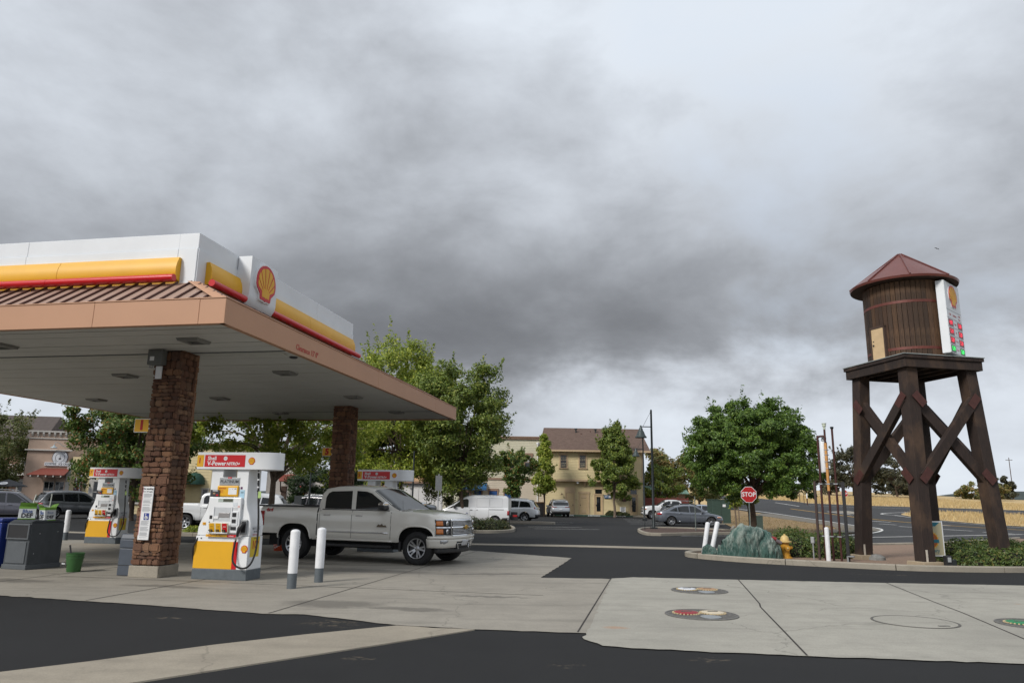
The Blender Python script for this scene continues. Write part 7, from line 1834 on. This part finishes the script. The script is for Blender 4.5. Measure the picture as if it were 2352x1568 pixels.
# brown building behind, far left
bb_ = thing('brown_building', 'brown two storey building with a steep dark roof at the far left', 'building', (-51, 76, 0), R(6)); BRW = siding_mat('brown_wall', (.20, .105, .07))
build(MB().bb(-12, 2.6, .06, 9, 0, 6.9), 'wall', BRW, bb_); o = build(MB().add([(-12.5, -.8, 6.9), (3.2, -.8, 6.9), (1.9, 4.6, 9.8), (-12.5, 4.6, 9.9), (3.2, 9.5, 6.9), (-12.5, 9.5, 6.9)], [(0, 1, 2, 3), (3, 2, 4, 5), (1, 4, 2)]), 'roof', mat('roof_slate_brown', (.085, .068, .062), .9, var=.2, scale=3, bump=.4), bb_); o.modifiers.new('t', 'SOLIDIFY').thickness = .15
for x in (-8, -5, -2, .9): win(bb_, x, x + 1.0, 4.2, 5.9, 0, PALE, PALE, (.5,)); win(bb_, x, x + 1.4, .6, 2.7, 0, PALE, PALE, (.5,))
build(MB().bb(-12, 2.6, -1.2, .0, 3.3, 3.5), 'balcony', PALE, bb_); 
for i in range(40): build(MB().bb(-11.9 + i * .36, -11.84 + i * .36, -1.15, -1.1, 3.5, 4.3), 'baluster', PALE, bb_)
build(MB().bb(-12, 2.6, -1.17, -1.08, 4.3, 4.38), 'handrail', PALE, bb_)
um = thing('patio_umbrella', 'dark patio umbrella with white ring prints at the far left', 'umbrella', (-36.4, 54.2, 0)); build(MB().cyl((0, 0, 0), (0, 0, 2.5), .03), 'pole', STEELDK, um); build(MB().lathe([(1.25, 2.02), (1.2, 2.1), (.6, 2.35), (0, 2.55)], 8), 'canopy', mat('umbrella_dark', (.02, .022, .026), .7), um)
for a in (R(235), R(285)): build(MB().lathe([(.26, 0), (.26, .01), (.17, .01), (.17, 0)], 18, (.86 * math.cos(a), .86 * math.sin(a), 2.24), Matrix.Rotation(a, 3, 'Z') @ Matrix.Rotation(R(22), 3, 'Y') @ Matrix.Identity(3)), 'ring_print', PAPER, um)
# yellow wing further right with green awning
yw = thing('yellow_shop', 'yellow sided shop with a dark green round awning behind the first pump', 'building', (-28.5, 69.5, 0), R(8)); build(MB().bb(-4.5, 2.6, .06, 7, 0, 6.2), 'wall_core', YEL_S, yw); clap(yw, -4.5, 2.6, .05, 0, 6.1, YEL_S, .27); build(MB().bb(.45, .62, .0, .06, 0, 6.1), 'downpipe', YEL_S, yw)
o = build(MB().lathe([(.95, 0), (.93, .35), (.75, .75), (.45, 1.0), (0, 1.1)], 18, (-.85, 0, 2.6)), 'dome_awning', mat('awning_green', (.010, .055, .038), .7), yw, smooth=True)
win(yw, -.05, .42, 1.5, 2.15, .0, PALE, PALE, (), False, .12, .1); win(yw, -3.6, -2.2, .8, 2.4, 0, PALE, PALE, (.5,)); build(MB().bb(-4.8, 2.9, -.3, 7.3, 6.2, 6.4), 'roof', BROWNTRIM, yw)
# white cottage with red awning
wh = thing('white_cottage', 'white stucco cottage with a red awning and gable behind the pickup bed', 'building', (-21.0, 72.5, 0), R(4)); WST = mat('white_stucco', (.47, .44, .41), .9, var=.08, scale=1.5, bump=.2, dirt=.1)
build(MB().bb(-2.6, 1.45, .0, 6, 0, 4.4), 'wall', WST, wh); build(MB().prism([(-2.6, 4.4), (1.45, 4.4), (-.55, 6.1)], 'y', .01, 6), 'gable', WST, wh); o = build(MB().add([(-3.0, -.3, 4.1), (-.55, -.3, 6.25), (1.85, -.3, 4.1), (-3.0, 6.2, 4.1), (-.55, 6.2, 6.25), (1.85, 6.2, 4.1)], [(0, 1, 4, 3), (1, 2, 5, 4)]), 'roof', mat('roof_grey', (.16, .15, .145), .9, var=.15), wh); o.modifiers.new('t', 'SOLIDIFY').thickness = .12
for a in (-1.35, .18): win(wh, a, a + .55, 3.75, 4.75, -.02, WST, SASHDK, (), True, .08, .06)
build(MB().bb(1.45, 4.2, .5, 6, 0, 4.1), 'side_wall', WST, wh); build(MB().bb(1.35, 4.3, .4, 6.1, 4.1, 4.25), 'coping', PALE, wh)
o = build(MB().add([(-1.6, .0, 3.7), (.55, .0, 3.7), (1.1, -1.3, 3.0), (-1.1, -1.3, 3.0)], [(0, 1, 2, 3)]), 'awning', AWNRED, wh); o.modifiers.new('t', 'SOLIDIFY').thickness = .07
for x in (-1.0, .75): build(MB().tube([(x, -1.2, 3.0), (x - .2, -.02, 2.1)], .06, 6), 'awning_brace', WOODDK, wh)
build(MB().bb(-1.15, -.65, -.06, .0, 0, 2.6), 'dark_door', WOODDK, wh); build(MB().bb(.2, .5, -.03, .0, 1.5, 2.5), 'menu_board', PAPER, wh)
fl = thing('open_flag', 'red flag with yellow OPEN lettering hanging by the white cottage', 'flag', (-19.75, 70.6, 1.15), R(6)); fl.rotation_euler = (0, R(9), R(6)); build(MB().grid(lambda u, v: (-.31 + .62 * u, .04 * math.sin(5 * v + 3 * u), 1.45 * v), 6, 10), 'cloth', mat('flag_red', (.40, .02, .015), .7), fl, smooth=True); fl.children[0].modifiers.new('t', 'SOLIDIFY').thickness = .01
text('OPEN', .48, mat('flag_yellow', (.62, .42, .03), .6), fl, (0, -.07, .72), (R(90), R(90), 0), depth=.002, bold=.014, sx=1.0); build(MB().cyl((-.5, 0, 1.42), (.45, 0, 1.52), .015), 'pole', STEELDK, fl)
# far buildings closing the view behind the trees on the left
pw_ = thing('peach_building', 'peach stucco wall glimpsed behind the trees right of the far column', 'building', (-13.0, 88, 0)); build(MB().bb(-5.5, 2.6, 0, 6, 0, 5.2), 'wall', mat('peach_stucco', (.50, .33, .20), .9, var=.1, bump=.2), pw_); build(MB().bb(-5.8, 2.9, -.3, 6.3, 5.2, 5.45), 'roof', BROWNTRIM, pw_); win(pw_, -2, -1, 1, 2.6, -.02, PALE, SASHDK)
dp = thing('dumpster', 'dark dumpster with a brown wooden lid left of the silver suv', 'dumpster', (2.85, 81.2, 0)); build(MB().bb(-1.0, .95, -.6, .6, .12, 1.35), 'bin', mat('dumpster_black', (.022, .02, .02), .6, dirt=.3), dp, bevel=.03); build(MB().bb(-1.05, 1.0, -.65, .65, 1.352, 1.46), 'lid', mat('lid_brown', (.20, .11, .05), .8, var=.2), dp, bevel=.02)
for x in (-.8, .75): build(MB().bb(x, x + .12, -.5, .5, 0, .12), 'skid', BLACK, dp)

# ================================================================ vegetation
RNG = np.random.default_rng(5)
def leaf_mat(name, stops, rough=.55, trans=.28):
    m = bpy.data.materials.new(name); k = NT(m)
    g = k.n('ShaderNodeNewGeometry')
    c = k.ramp(g.outputs['Random Per Island'], stops)
    cl = k.ramp(k.noise(.9, 3, .6), [(.32, (.62, .66, .62)), (.5, (1, 1, 1)), (.7, (1.0, 1.0, .9))])
    c = k.mix(.85, c, cl, 'MULTIPLY')
    k.col(c); k.set(Roughness=rough)
    tr = k.n('ShaderNodeBsdfTranslucent'); k.l(c, tr.inputs[0])
    mx = k.n('ShaderNodeMixShader'); mx.inputs[0].default_value = trans
    k.l(k.b.outputs[0], mx.inputs[1]); k.l(tr.outputs[0], mx.inputs[2]); k.l(mx.outputs[0], k.o.inputs[0])
    MATS[name] = m
    return m
def leaves_mesh(name, pts, nrm, size, m, aspect=.5, jitter=.8):
    """one folded leaf quad per point"""
    n = len(pts)
    d = RNG.normal(size=(n, 3)); d /= np.linalg.norm(d, axis=1)[:, None]
    d[:, 2] -= .15
    nn = nrm + jitter * RNG.normal(size=(n, 3)); nn /= np.linalg.norm(nn, axis=1)[:, None]
    a = np.cross(nn, d); a /= (np.linalg.norm(a, axis=1)[:, None] + 1e-9); b = np.cross(nn, a)
    s = size * RNG.uniform(.65, 1.35, size=(n, 1))
    v = np.empty((n, 4, 3))
    v[:, 0] = pts - b * s; v[:, 1] = pts + a * s * aspect + nn * s * .12; v[:, 2] = pts + b * s; v[:, 3] = pts - a * s * aspect + nn * s * .12
    me = bpy.data.meshes.new(name)
    me.vertices.add(n * 4); me.vertices.foreach_set('co', v.reshape(-1).astype(np.float32))
    me.loops.add(n * 4); me.loops.foreach_set('vertex_index', np.arange(n * 4, dtype=np.int32))
    me.polygons.add(n); me.polygons.foreach_set('loop_start', np.arange(0, n * 4, 4, dtype=np.int32))
    try: me.polygons.foreach_set('loop_total', np.full(n, 4, dtype=np.int32))
    except Exception: pass
    me.update(calc_edges=True); me.materials.append(m)
    return me
BARK = mat('bark', (.085, .06, .043), .95, var=.35, scale=12, bump=.8, bscale=25); BARKL = mat('bark_pale', (.16, .12, .09), .95, var=.3, scale=12, bump=.7, bscale=25)
def tree(label, base, h0, cz, rx, rz, n_clump, n_leaf, size, m, trunk=.16, bark=None, profile=None, cr=.22, flat=1.0, name='tree', group=None, ry=None, lean=(0, 0), limbs=9, aspect=.5, drop=0.0, inner=.45, z0=.03, shell=1.0, tips=0, boost=1.0):
    """trunk with limbs reaching into a crown made of leaf clumps; profile gives crown radius by height"""
    rr = random.Random(label); ry = ry or rx
    t = thing(name, label, 'tree', (base[0], base[1], z0), 0, group)
    C = []
    rs_ = np.random.default_rng(abs(hash(label)) % 1000 if False else sum(map(ord, label)))
    while len(C) < n_clump:
        q = rs_.normal(size=3); q /= np.linalg.norm(q); r = rs_.uniform(inner, 1.0) ** .6
        q = q * r
        if profile:
            tz = (q[2] + 1) / 2; pr = lerp_list(profile, tz); rad = math.sqrt(q[0] ** 2 + q[1] ** 2)
            a = rs_.uniform(0, 6.283); rad = pr * math.sqrt(rs_.uniform(.15, 1)); q = np.array((rad * math.cos(a), rad * math.sin(a), q[2]))
        # lumpy outline
        a = math.atan2(q[1], q[0]); f = 1 + .10 * math.sin(3 * a + len(label)) + .07 * math.sin(5 * a + 2.1 * q[2] * 3) + rs_.uniform(-.07, .07)
        q = q * f
        C.append((q[0] * rx + lean[0] * (q[2] + 1), q[1] * ry + lean[1] * (q[2] + 1), cz + q[2] * rz))
    C = np.array(C)
    per = n_leaf // n_clump; P = []; N = []
    for c in C:
        k_ = int(per * rs_.uniform(.6, 1.4)); rad = cr * min(rx, rz) * rs_.uniform(.6, 1.35)
        g = rs_.normal(size=(k_, 3)); g /= np.linalg.norm(g, axis=1)[:, None]; g *= (rs_.uniform(0, 1, size=(k_, 1)) ** (.45 * shell)) * rad
        g[:, 2] *= .72 * flat
        if drop: g[:, 2] -= drop * np.abs(rs_.normal(size=k_)) * rad
        P.append(c + g)
        o = g + (c - np.array((0, 0, cz))) * .25 * np.array((1, 1, rx / rz)); o /= (np.linalg.norm(o, axis=1)[:, None] + 1e-6); N.append(o + np.array((0, 0, .25)))
    for _ in range(tips):              # sprays standing out of the outline
        c = C[rs_.integers(len(C))]; d = c - np.array((lean[0], lean[1], cz)); d /= np.linalg.norm(d) + 1e-6; d[2] = abs(d[2]) + .5; d /= np.linalg.norm(d)
        k_ = 26; L_ = cr * rx * rs_.uniform(.9, 2.0); s_ = rs_.uniform(0, 1, size=(k_, 1)); P.append(c + d * L_ * (.4 + s_) + rs_.normal(size=(k_, 3)) * .10 * (1.3 - s_)); N.append(np.tile(d, (k_, 1)))
    P = np.concatenate(P); N = np.concatenate(N)
    put('crown', leaves_mesh('crown', P, N, size, m, aspect), t)
    tb = MB(); top = cz + rz * .25
    pts = [(0, 0, -.05), (0, 0, h0 * .5), (lean[0] * .3 + .04 * rx * rr.uniform(-1, 1), lean[1] * .3, h0), (lean[0] * .8, lean[1] * .8, (h0 + top) / 2), (lean[0], lean[1], top)]
    tb.tube(smooth_hose(pts, 4), list(np.interp(np.linspace(0, 1, 17), [0, .06, .5, 1], [trunk * 1.35, trunk, trunk * .75, trunk * .25])), 10)
    build(tb, 'trunk', bark or BARK, t, smooth=True, fix=False)
    for i in range(limbs):
        c = C[rr.randrange(len(C))]; s0 = rr.uniform(.75, 1.0); z1 = h0 * s0 + (top - h0) * rr.uniform(0, .4)
        st = Vector((lean[0] * .3, lean[1] * .3, z1)); e = Vector(c)
        md = st.lerp(e, .5) + Vector((0, 0, .12 * (e - st).length))
        build(MB().tube(smooth_hose([st, md, e], 4), list(np.linspace(trunk * .42, trunk * .06, 9)), 6), 'limb', bark or BARK, t, smooth=True, fix=False)
    return t
G_DEEP = leaf_mat('leaf_deep_green', [(0, (0.053, 0.103, 0.017)), (.5, (0.092, 0.168, 0.026)), (.85, (0.141, 0.236, 0.038)), (1, (0.218, 0.301, 0.050))])
G_LIME = leaf_mat('leaf_lime', [(0, (0.151, 0.212, 0.026)), (.5, (0.258, 0.336, 0.041)), (.85, (0.393, 0.435, 0.061)), (1, (0.450, 0.450, 0.086))], trans=.35)
G_MID = leaf_mat('leaf_mid_green', [(0, (0.083, 0.128, 0.025)), (.5, (0.144, 0.207, 0.033)), (.85, (0.221, 0.275, 0.048)), (1, (0.304, 0.308, 0.060))])
G_OLIVE = leaf_mat('leaf_olive', [(0, (0.083, 0.107, 0.030)), (.5, (0.138, 0.162, 0.048)), (.85, (0.184, 0.193, 0.062)), (1, (0.221, 0.175, 0.074))])
G_ORANGE = leaf_mat('leaf_turning', [(0, (0.058, 0.115, 0.023)), (.55, (0.115, 0.192, 0.035)), (.9, (0.211, 0.230, 0.048)), (.975, (0.360, 0.163, 0.038)), (1, (0.360, 0.096, 0.038))])
G_DARK = leaf_mat('leaf_dark', [(0, (0.019, 0.038, 0.013)), (.5, (0.035, 0.067, 0.021)), (1, (0.064, 0.099, 0.032))])
G_AUT = leaf_mat('leaf_autumn', [(0, (0.096, 0.120, 0.032)), (.4, (0.160, 0.176, 0.048)), (.7, (0.240, 0.200, 0.064)), (1, (0.300, 0.184, 0.072))])
G_OAK = leaf_mat('leaf_oak', [(0, (0.048, 0.051, 0.029)), (.5, (0.080, 0.083, 0.048)), (1, (0.120, 0.115, 0.072))])
G_JUN = leaf_mat('leaf_juniper', [(0, (0.048, 0.088, 0.019)), (.5, (0.096, 0.152, 0.032)), (.85, (0.160, 0.200, 0.048)), (1, (0.240, 0.192, 0.064))])
G_HEDGE = leaf_mat('leaf_hedge', [(0, (0.032, 0.051, 0.016)), (.5, (0.064, 0.088, 0.026)), (.9, (0.104, 0.115, 0.035)), (1, (0.160, 0.112, 0.048))])
# the round tree in the dry lawn
tree('large round dark green tree behind the stop sign', (13.62, 41.9), 1.75, 4.55, 3.5, 2.68, 620, 125000, .075, G_DEEP, .17, BARK, [(0, .62), (.06, .86), (.22, 1.02), (.5, 1.0), (.72, .86), (.88, .62), (1, .3)], .135, limbs=14, tips=60)
# station trees behind the canopy
tree('tall lime green tree rising behind the canopy edge', (-7.6, 51), 3.2, 7.3, 4.5, 5.0, 260, 56000, .10, G_LIME, .2, None, [(0, .55), (.2, .85), (.5, 1.0), (.75, .82), (.92, .5), (1, .2)], .17, tips=160, limbs=10)
tree('dark green tree with a slim trunk in the hedge island', (-2.95, 47.3), 2.1, 6.3, 3.25, 4.0, 220, 46000, .095, G_MID, .15, None, [(0, .18), (.2, .55), (.4, .88), (.65, 1.0), (.85, .75), (1, .3)], .19, lean=(-.35, 0), tips=90, limbs=14)
tree('shady dark tree between the far column and pump 5', (-10.2, 56.5), 2.4, 5.2, 4.6, 3.4, 110, 26000, .12, G_DARK, .2, None, None, .2, tips=60)
tree('open branched tree behind the first pump', (-10.25, 32.3), 2.35, 4.9, 4.5, 2.4, 190, 36000, .075, G_LIME, .15, BARKL, [(0, .55), (.25, .95), (.5, 1.0), (.8, .8), (1, .35)], .17, limbs=22, tips=140, drop=.2)
tree('low willowy tree left of the white van', (-4.75, 60.5), 1.5, 3.55, 2.5, 1.9, 50, 9000, .10, G_OLIVE, .11, None, None, .24, drop=.8, limbs=8)
tree('green tree with turning orange leaves before the coffee house', (-23.9, 47.5), 1.9, 5.0, 4.1, 3.5, 240, 52000, .105, G_ORANGE, .2, None, [(0, .35), (.2, .8), (.5, 1.0), (.75, .9), (1, .45)], .18, tips=80)
tree('thin olive willow at the far left', (-43.0, 61.5), 1.9, 5.2, 3.1, 3.4, 80, 14000, .11, G_OLIVE, .13, None, None, .22, drop=.7, tips=60, limbs=14)
tree('dark tree cut by the left edge', (-39.2, 51), 1.6, 4.1, 1.5, 2.1, 40, 8000, .10, G_DARK, .12, None, None, .3)
tree('leafy olive tree behind the coffee house parapet', (-46, 90), 3, 8.1, 3.4, 3.2, 50, 7000, .16, G_OLIVE, .2, None, None, .25, tips=40)
tree('dark evergreen mass beside the white cottage', (-18.3, 67.5), .5, 2.3, 2.2, 1.9, 46, 11000, .10, G_DARK, .12, None, None, .26)
tree('yellowing tree behind the white cottage roof', (-17.5, 92), 2.5, 5.6, 3.6, 2.9, 50, 8000, .15, G_AUT, .2, None, None, .24, tips=30)
# trees at the yellow building
tree('vase shaped small tree in front of the cream building', (.35, 74.5), 1.6, 4.2, 2.0, 2.35, 60, 12000, .12, G_ORANGE, .10, None, [(0, .12), (.25, .5), (.55, .9), (.8, 1.0), (1, .6)], .24, tips=50)
tree('narrow upright tree left of the yellow building', (3.75, 80.2), 1.5, 5.15, 1.15, 3.5, 60, 10000, .125, G_LIME, .09, None, [(0, .45), (.2, 1.0), (.45, .85), (.7, .55), (1, .18)], .42, flat=1.3, tips=20)
tree('upright pear tree in front of the yellow building', (11.35, 80.8), 1.9, 6.1, 2.55, 4.2, 150, 34000, .125, G_MID, .15, BARKL, [(0, .62), (.12, .98), (.3, 1.0), (.55, .72), (.8, .38), (1, .12)], .19, flat=1.2, tips=40)
tree('yellow green autumn tree between the yellow building and the round tree', (21.0, 96), 1.8, 5.1, 3.9, 3.9, 80, 15000, .17, G_AUT, .2, None, None, .22, tips=30)
tree('green tree behind the red fence', (26.5, 104), 1.8, 4.6, 4.2, 3.2, 60, 11000, .18, G_OLIVE, .2, None, None, .24)
tree('second autumn tree behind the round tree', (17.8, 88), 1.5, 3.6, 2.4, 2.6, 50, 8000, .15, G_MID, .15, None, None, .24)
for i, (x, y, h, lb) in enumerate(((15.2, 50.4, 1.9, 'young sapling with a thin leaning trunk left of the stop sign'), (14.75, 46.2, 2.0, 'young sapling just left of the stop sign post'), (20.8, 68, 2.1, 'young sapling farther back in the dry lawn'))):
    tree(lb, (x, y), 1.25, h + .1, .75, .65, 16, 1500, .085, G_LIME if i < 2 else G_MID, .055, BARKL, None, .4, limbs=5, name='sapling', lean=(-.12, 0))
# far oaks on the hill
for i, (x, y, rx, rz, lb) in enumerate(((107, 206, 7.0, 6.6, 'dark oak on the hill behind the tower braces'), (96, 208, 6.2, 6.0, 'dark oak left of the braced tower leg on the hill'), (89, 207, 4.2, 4.0, 'open crowned oak on the hill left of the tower'), (114, 212, 4.4, 3.6, 'smaller oak at the right end of the hill oaks'))):
    tree(lb, (x, y), 2.2, rz * 1.02 + .9, rx, rz, 44, 7500, .36, G_OAK, .35, None, None, .24, z0=hz(x, y) - .1, limbs=16, tips=20, name='oak_tree', group='oaks on the hill')
for i, (x, y, rx, rz, m, lb) in enumerate(((136, 214, 7.5, 3.0, G_AUT, 'broad yellow green bush on the field left of the right tower leg'), (150, 226, 4.2, 3.8, G_OAK, 'dark round tree behind the yellow green bush'), (172, 236, 6.5, 4.0, G_OAK, 'dark tree clump right of the right tower leg'), (186, 242, 7.5, 5.2, G_OAK, 'dark spreading tree at the far right edge'), (120, 232, 7.0, 3.2, G_OAK, 'low dark tree on the field behind the middle of the tower'), (72, 196, 6.0, 2.2, G_OAK, 'low brown thicket at the top of the field'), (62, 200, 5.5, 2.4, G_OAK, 'brownish thicket behind the round tree'))):
    tree(lb, (x, y), .8, rz * .9, rx, rz, 40, 6000, .36, m, .3, None, None, .27, z0=hz(x, y) - .2, limbs=6)
# clipped hedge and shrubs
def shrub(label, spots, n_leaf, size, m, name='shrub', z0=.05, core=None, jit=.9):
    """one low shrub: rounded lobes with leaf cover over a dark woody core"""
    cx_ = sum(s[0] for s in spots) / len(spots); cy_ = sum(s[1] for s in spots) / len(spots)
    t = thing(name, label, 'shrub', (cx_, cy_, z0)); P = []; N = []; cb = MB()
    tot = sum(s[2] * s[3] for s in spots)
    for x, y, r, h in spots:
        k_ = int(n_leaf * r * h / tot); q = RNG.normal(size=(k_, 3)); q /= np.linalg.norm(q, axis=1)[:, None]; q[:, 2] = np.abs(q[:, 2])
        f = RNG.uniform(.80, 1.06, size=(k_, 1)) + .08 * np.sin(7 * np.arctan2(q[:, 1], q[:, 0]) + 9 * q[:, 2])[:, None]
        P.append(np.column_stack((x - cx_ + q[:, 0] * r * f[:, 0], y - cy_ + q[:, 1] * r * f[:, 0], q[:, 2] * h * f[:, 0] + .02))); N.append(q + np.array((0, 0, .4)))
        cb.lathe([(r * .80, 0), (r * .78, h * .3), (r * .6, h * .62), (r * .3, h * .78), (0, h * .8)], 12, (x - cx_, y - cy_, 0))
    put('foliage', leaves_mesh('foliage', np.concatenate(P), np.concatenate(N), size, m, .38, jit), t)
    build(cb, 'woody_core', mat('shrub_core', (.02, .02, .012), .95, var=.4, scale=10), t)
    return t
shrub('clipped dark hedge on the island behind the beige pickup', [(-2.9, 40.0, .75, .62), (-2.0, 39.6, .8, .66), (-1.1, 39.8, .75, .6), (-.45, 40.6, .55, .5), (-4, 40.4, .8, .62), (-5.0, 40.6, .8, .6)], 9000, .05, G_HEDGE, 'hedge')
shrub('dense green shrub between the hydrant and the vent rack', [(8.9, 23.8, .75, .75), (9.55, 23.6, .7, .68), (9.2, 24.6, .9, .8), (8.3, 24.5, .7, .62), (9.9, 24.4, .7, .62)], 12000, .045, G_JUN)
shrub('green shrub behind the left tower leg', [(10.2, 24.2, .65, .68), (10.75, 24.6, .7, .66), (11.3, 24.9, .55, .42), (9.95, 23.2, .45, .5), (11.6, 25.2, .45, .3)], 8000, .045, G_JUN)
shrub('spreading juniper along the kerb right of the tower', [(13.1, 21.0, .75, 0.48), (13.8, 20.95, .8, 0.51), (14.5, 21.2, .85, 0.51), (15.3, 21.5, .9, 0.55), (13.3, 22.2, .8, 0.62), (14.1, 22.4, .9, 0.64), (15.0, 22.6, .9, 0.61), (16.1, 22.0, .9, 0.56), (12.75, 20.55, .4, 0.27)], 22000, .048, G_JUN)
shrub('juniper cut by the right edge of the picture', [(17.2, 22.6, .9, 0.55), (16.4, 23.4, .9, 0.56), (18.2, 23.2, .9, 0.55), (15.6, 23.8, .8, 0.47)], 9000, .05, G_JUN)
shrub('low bush at the foot of the pear tree', [(11.0, 81.4, .6, .45), (11.9, 81.5, .7, .4), (12.6, 81.6, .5, .3)], 1500, .09, G_HEDGE, z0=.15)
shrub('low planting behind the first pump', [(-12.6, 32.6, .5, .28), (-9.4, 31.6, .5, .22), (-13.6, 32.8, .5, .25)], 2500, .05, G_LIME)
# distant wooded hills on the horizon
HM = mat('far_hill', (.035, .048, .045), .95, var=.3, scale=.02)
def ridge(name, x0, x1, y, h, seed, d=150):
    r_ = random.Random(seed); ph = [r_.uniform(0, 6) for _ in range(4)]
    def f(u, v):
        x = x0 + (x1 - x0) * u; e = math.sin(math.pi * min(1, max(0, u))) ** .35
        z = h * e * (.72 + .16 * math.sin(x * .006 + ph[0]) + .09 * math.sin(x * .017 + ph[1]) + .03 * math.sin(x * .06 + ph[2]))
        return (x, y + d * v, z * math.sin(math.pi * (.5 * v)) if v < 1 else z)
    return struct(build(MB().grid(f, 90, 6), name, HM, None, (0, 0, -1), smooth=True))
ridge('hills', 300, 1250, 1050, 34, 4); ridge('hills', -1200, 500, 1200, 14, 9)
# dry grass standing in the field and verges: uncountable
def grass(name, regions, n, h, m, seed=3):
    rs_ = np.random.default_rng(seed); P = []
    def inside(p, poly):
        c = False; j = len(poly) - 1
        for i in range(len(poly)):
            if (poly[i][1] > p[1]) != (poly[j][1] > p[1]) and p[0] < (poly[j][0] - poly[i][0]) * (p[1] - poly[i][1]) / (poly[j][1] - poly[i][1]) + poly[i][0]: c = not c
            j = i
        return c
    for poly, share in regions:
        xs_ = [q[0] for q in poly]; ys_ = [q[1] for q in poly]; k_ = 0
        while k_ < n * share:
            p = (rs_.uniform(min(xs_), max(xs_)), rs_.uniform(min(ys_), max(ys_)))
            if inside(p, poly): P.append((p[0], p[1], hz(*p))); k_ += 1
    P = np.array(P); k_ = len(P); a = rs_.uniform(0, 6.283, k_); w = h * .13 * rs_.uniform(.6, 1.4, k_); hh = h * rs_.uniform(.5, 1.25, k_); lx = rs_.normal(size=k_) * h * .28; ly = rs_.normal(size=k_) * h * .28
    v = np.empty((k_, 3, 3)); dx = np.cos(a) * w; dy = np.sin(a) * w
    v[:, 0] = P + np.column_stack((dx, dy, 0 * dx - .03)); v[:, 1] = P - np.column_stack((dx, dy, 0 * dx + .03)); v[:, 2] = P + np.column_stack((lx, ly, hh))
    me = bpy.data.meshes.new(name); me.from_pydata(v.reshape(-1, 3).tolist(), [], np.arange(k_ * 3).reshape(-1, 3).tolist()); me.materials.append(m)
    o = put(name, me); tag(o, 'dry golden grass standing in the field and road verge' if h > .3 else 'sparse dry grass and fallen leaves on the lawn', 'grass'); return stuff(o)
G_DRY = leaf_mat('dry_blade', [(0, (.48, .35, .17)), (.5, (.58, .44, .225)), (.85, (.64, .50, .27)), (1, (.50, .34, .17))], .8, .3)
grass('dry_grass', [([(43.4, 82.4), (41.2, 74.4), (40.8, 66.5), (41.8, 60.8), (52, 52.5), (90, 46), (120, 52), (95, 71), (59, 86), (52.5, 91), (46.8, 87.4)], .36), ([(72, 102.5), (67, 105.4), (59, 110), (52.8, 113.5), (48.4, 121), (52.6, 140), (58.2, 165), (58, 190), (110, 205), (150, 170), (130, 90)], .64)], 60000, .42, G_DRY)
grass('lawn_litter', [([(15.6, 52.9), (13.9, 44.8), (14.8, 42.0), (19.0, 45.6), (22.6, 49.5), (24.6, 54), (25.6, 60), (27, 71), (28, 86), (22.0, 82.4), (18.5, 66)], 1.0)], 9000, .12, leaf_mat('lawn_blade', [(0, (.16, .10, .04)), (.6, (.26, .18, .08)), (.85, (.12, .13, .04)), (1, (.32, .22, .10))], .8, .2), 8)
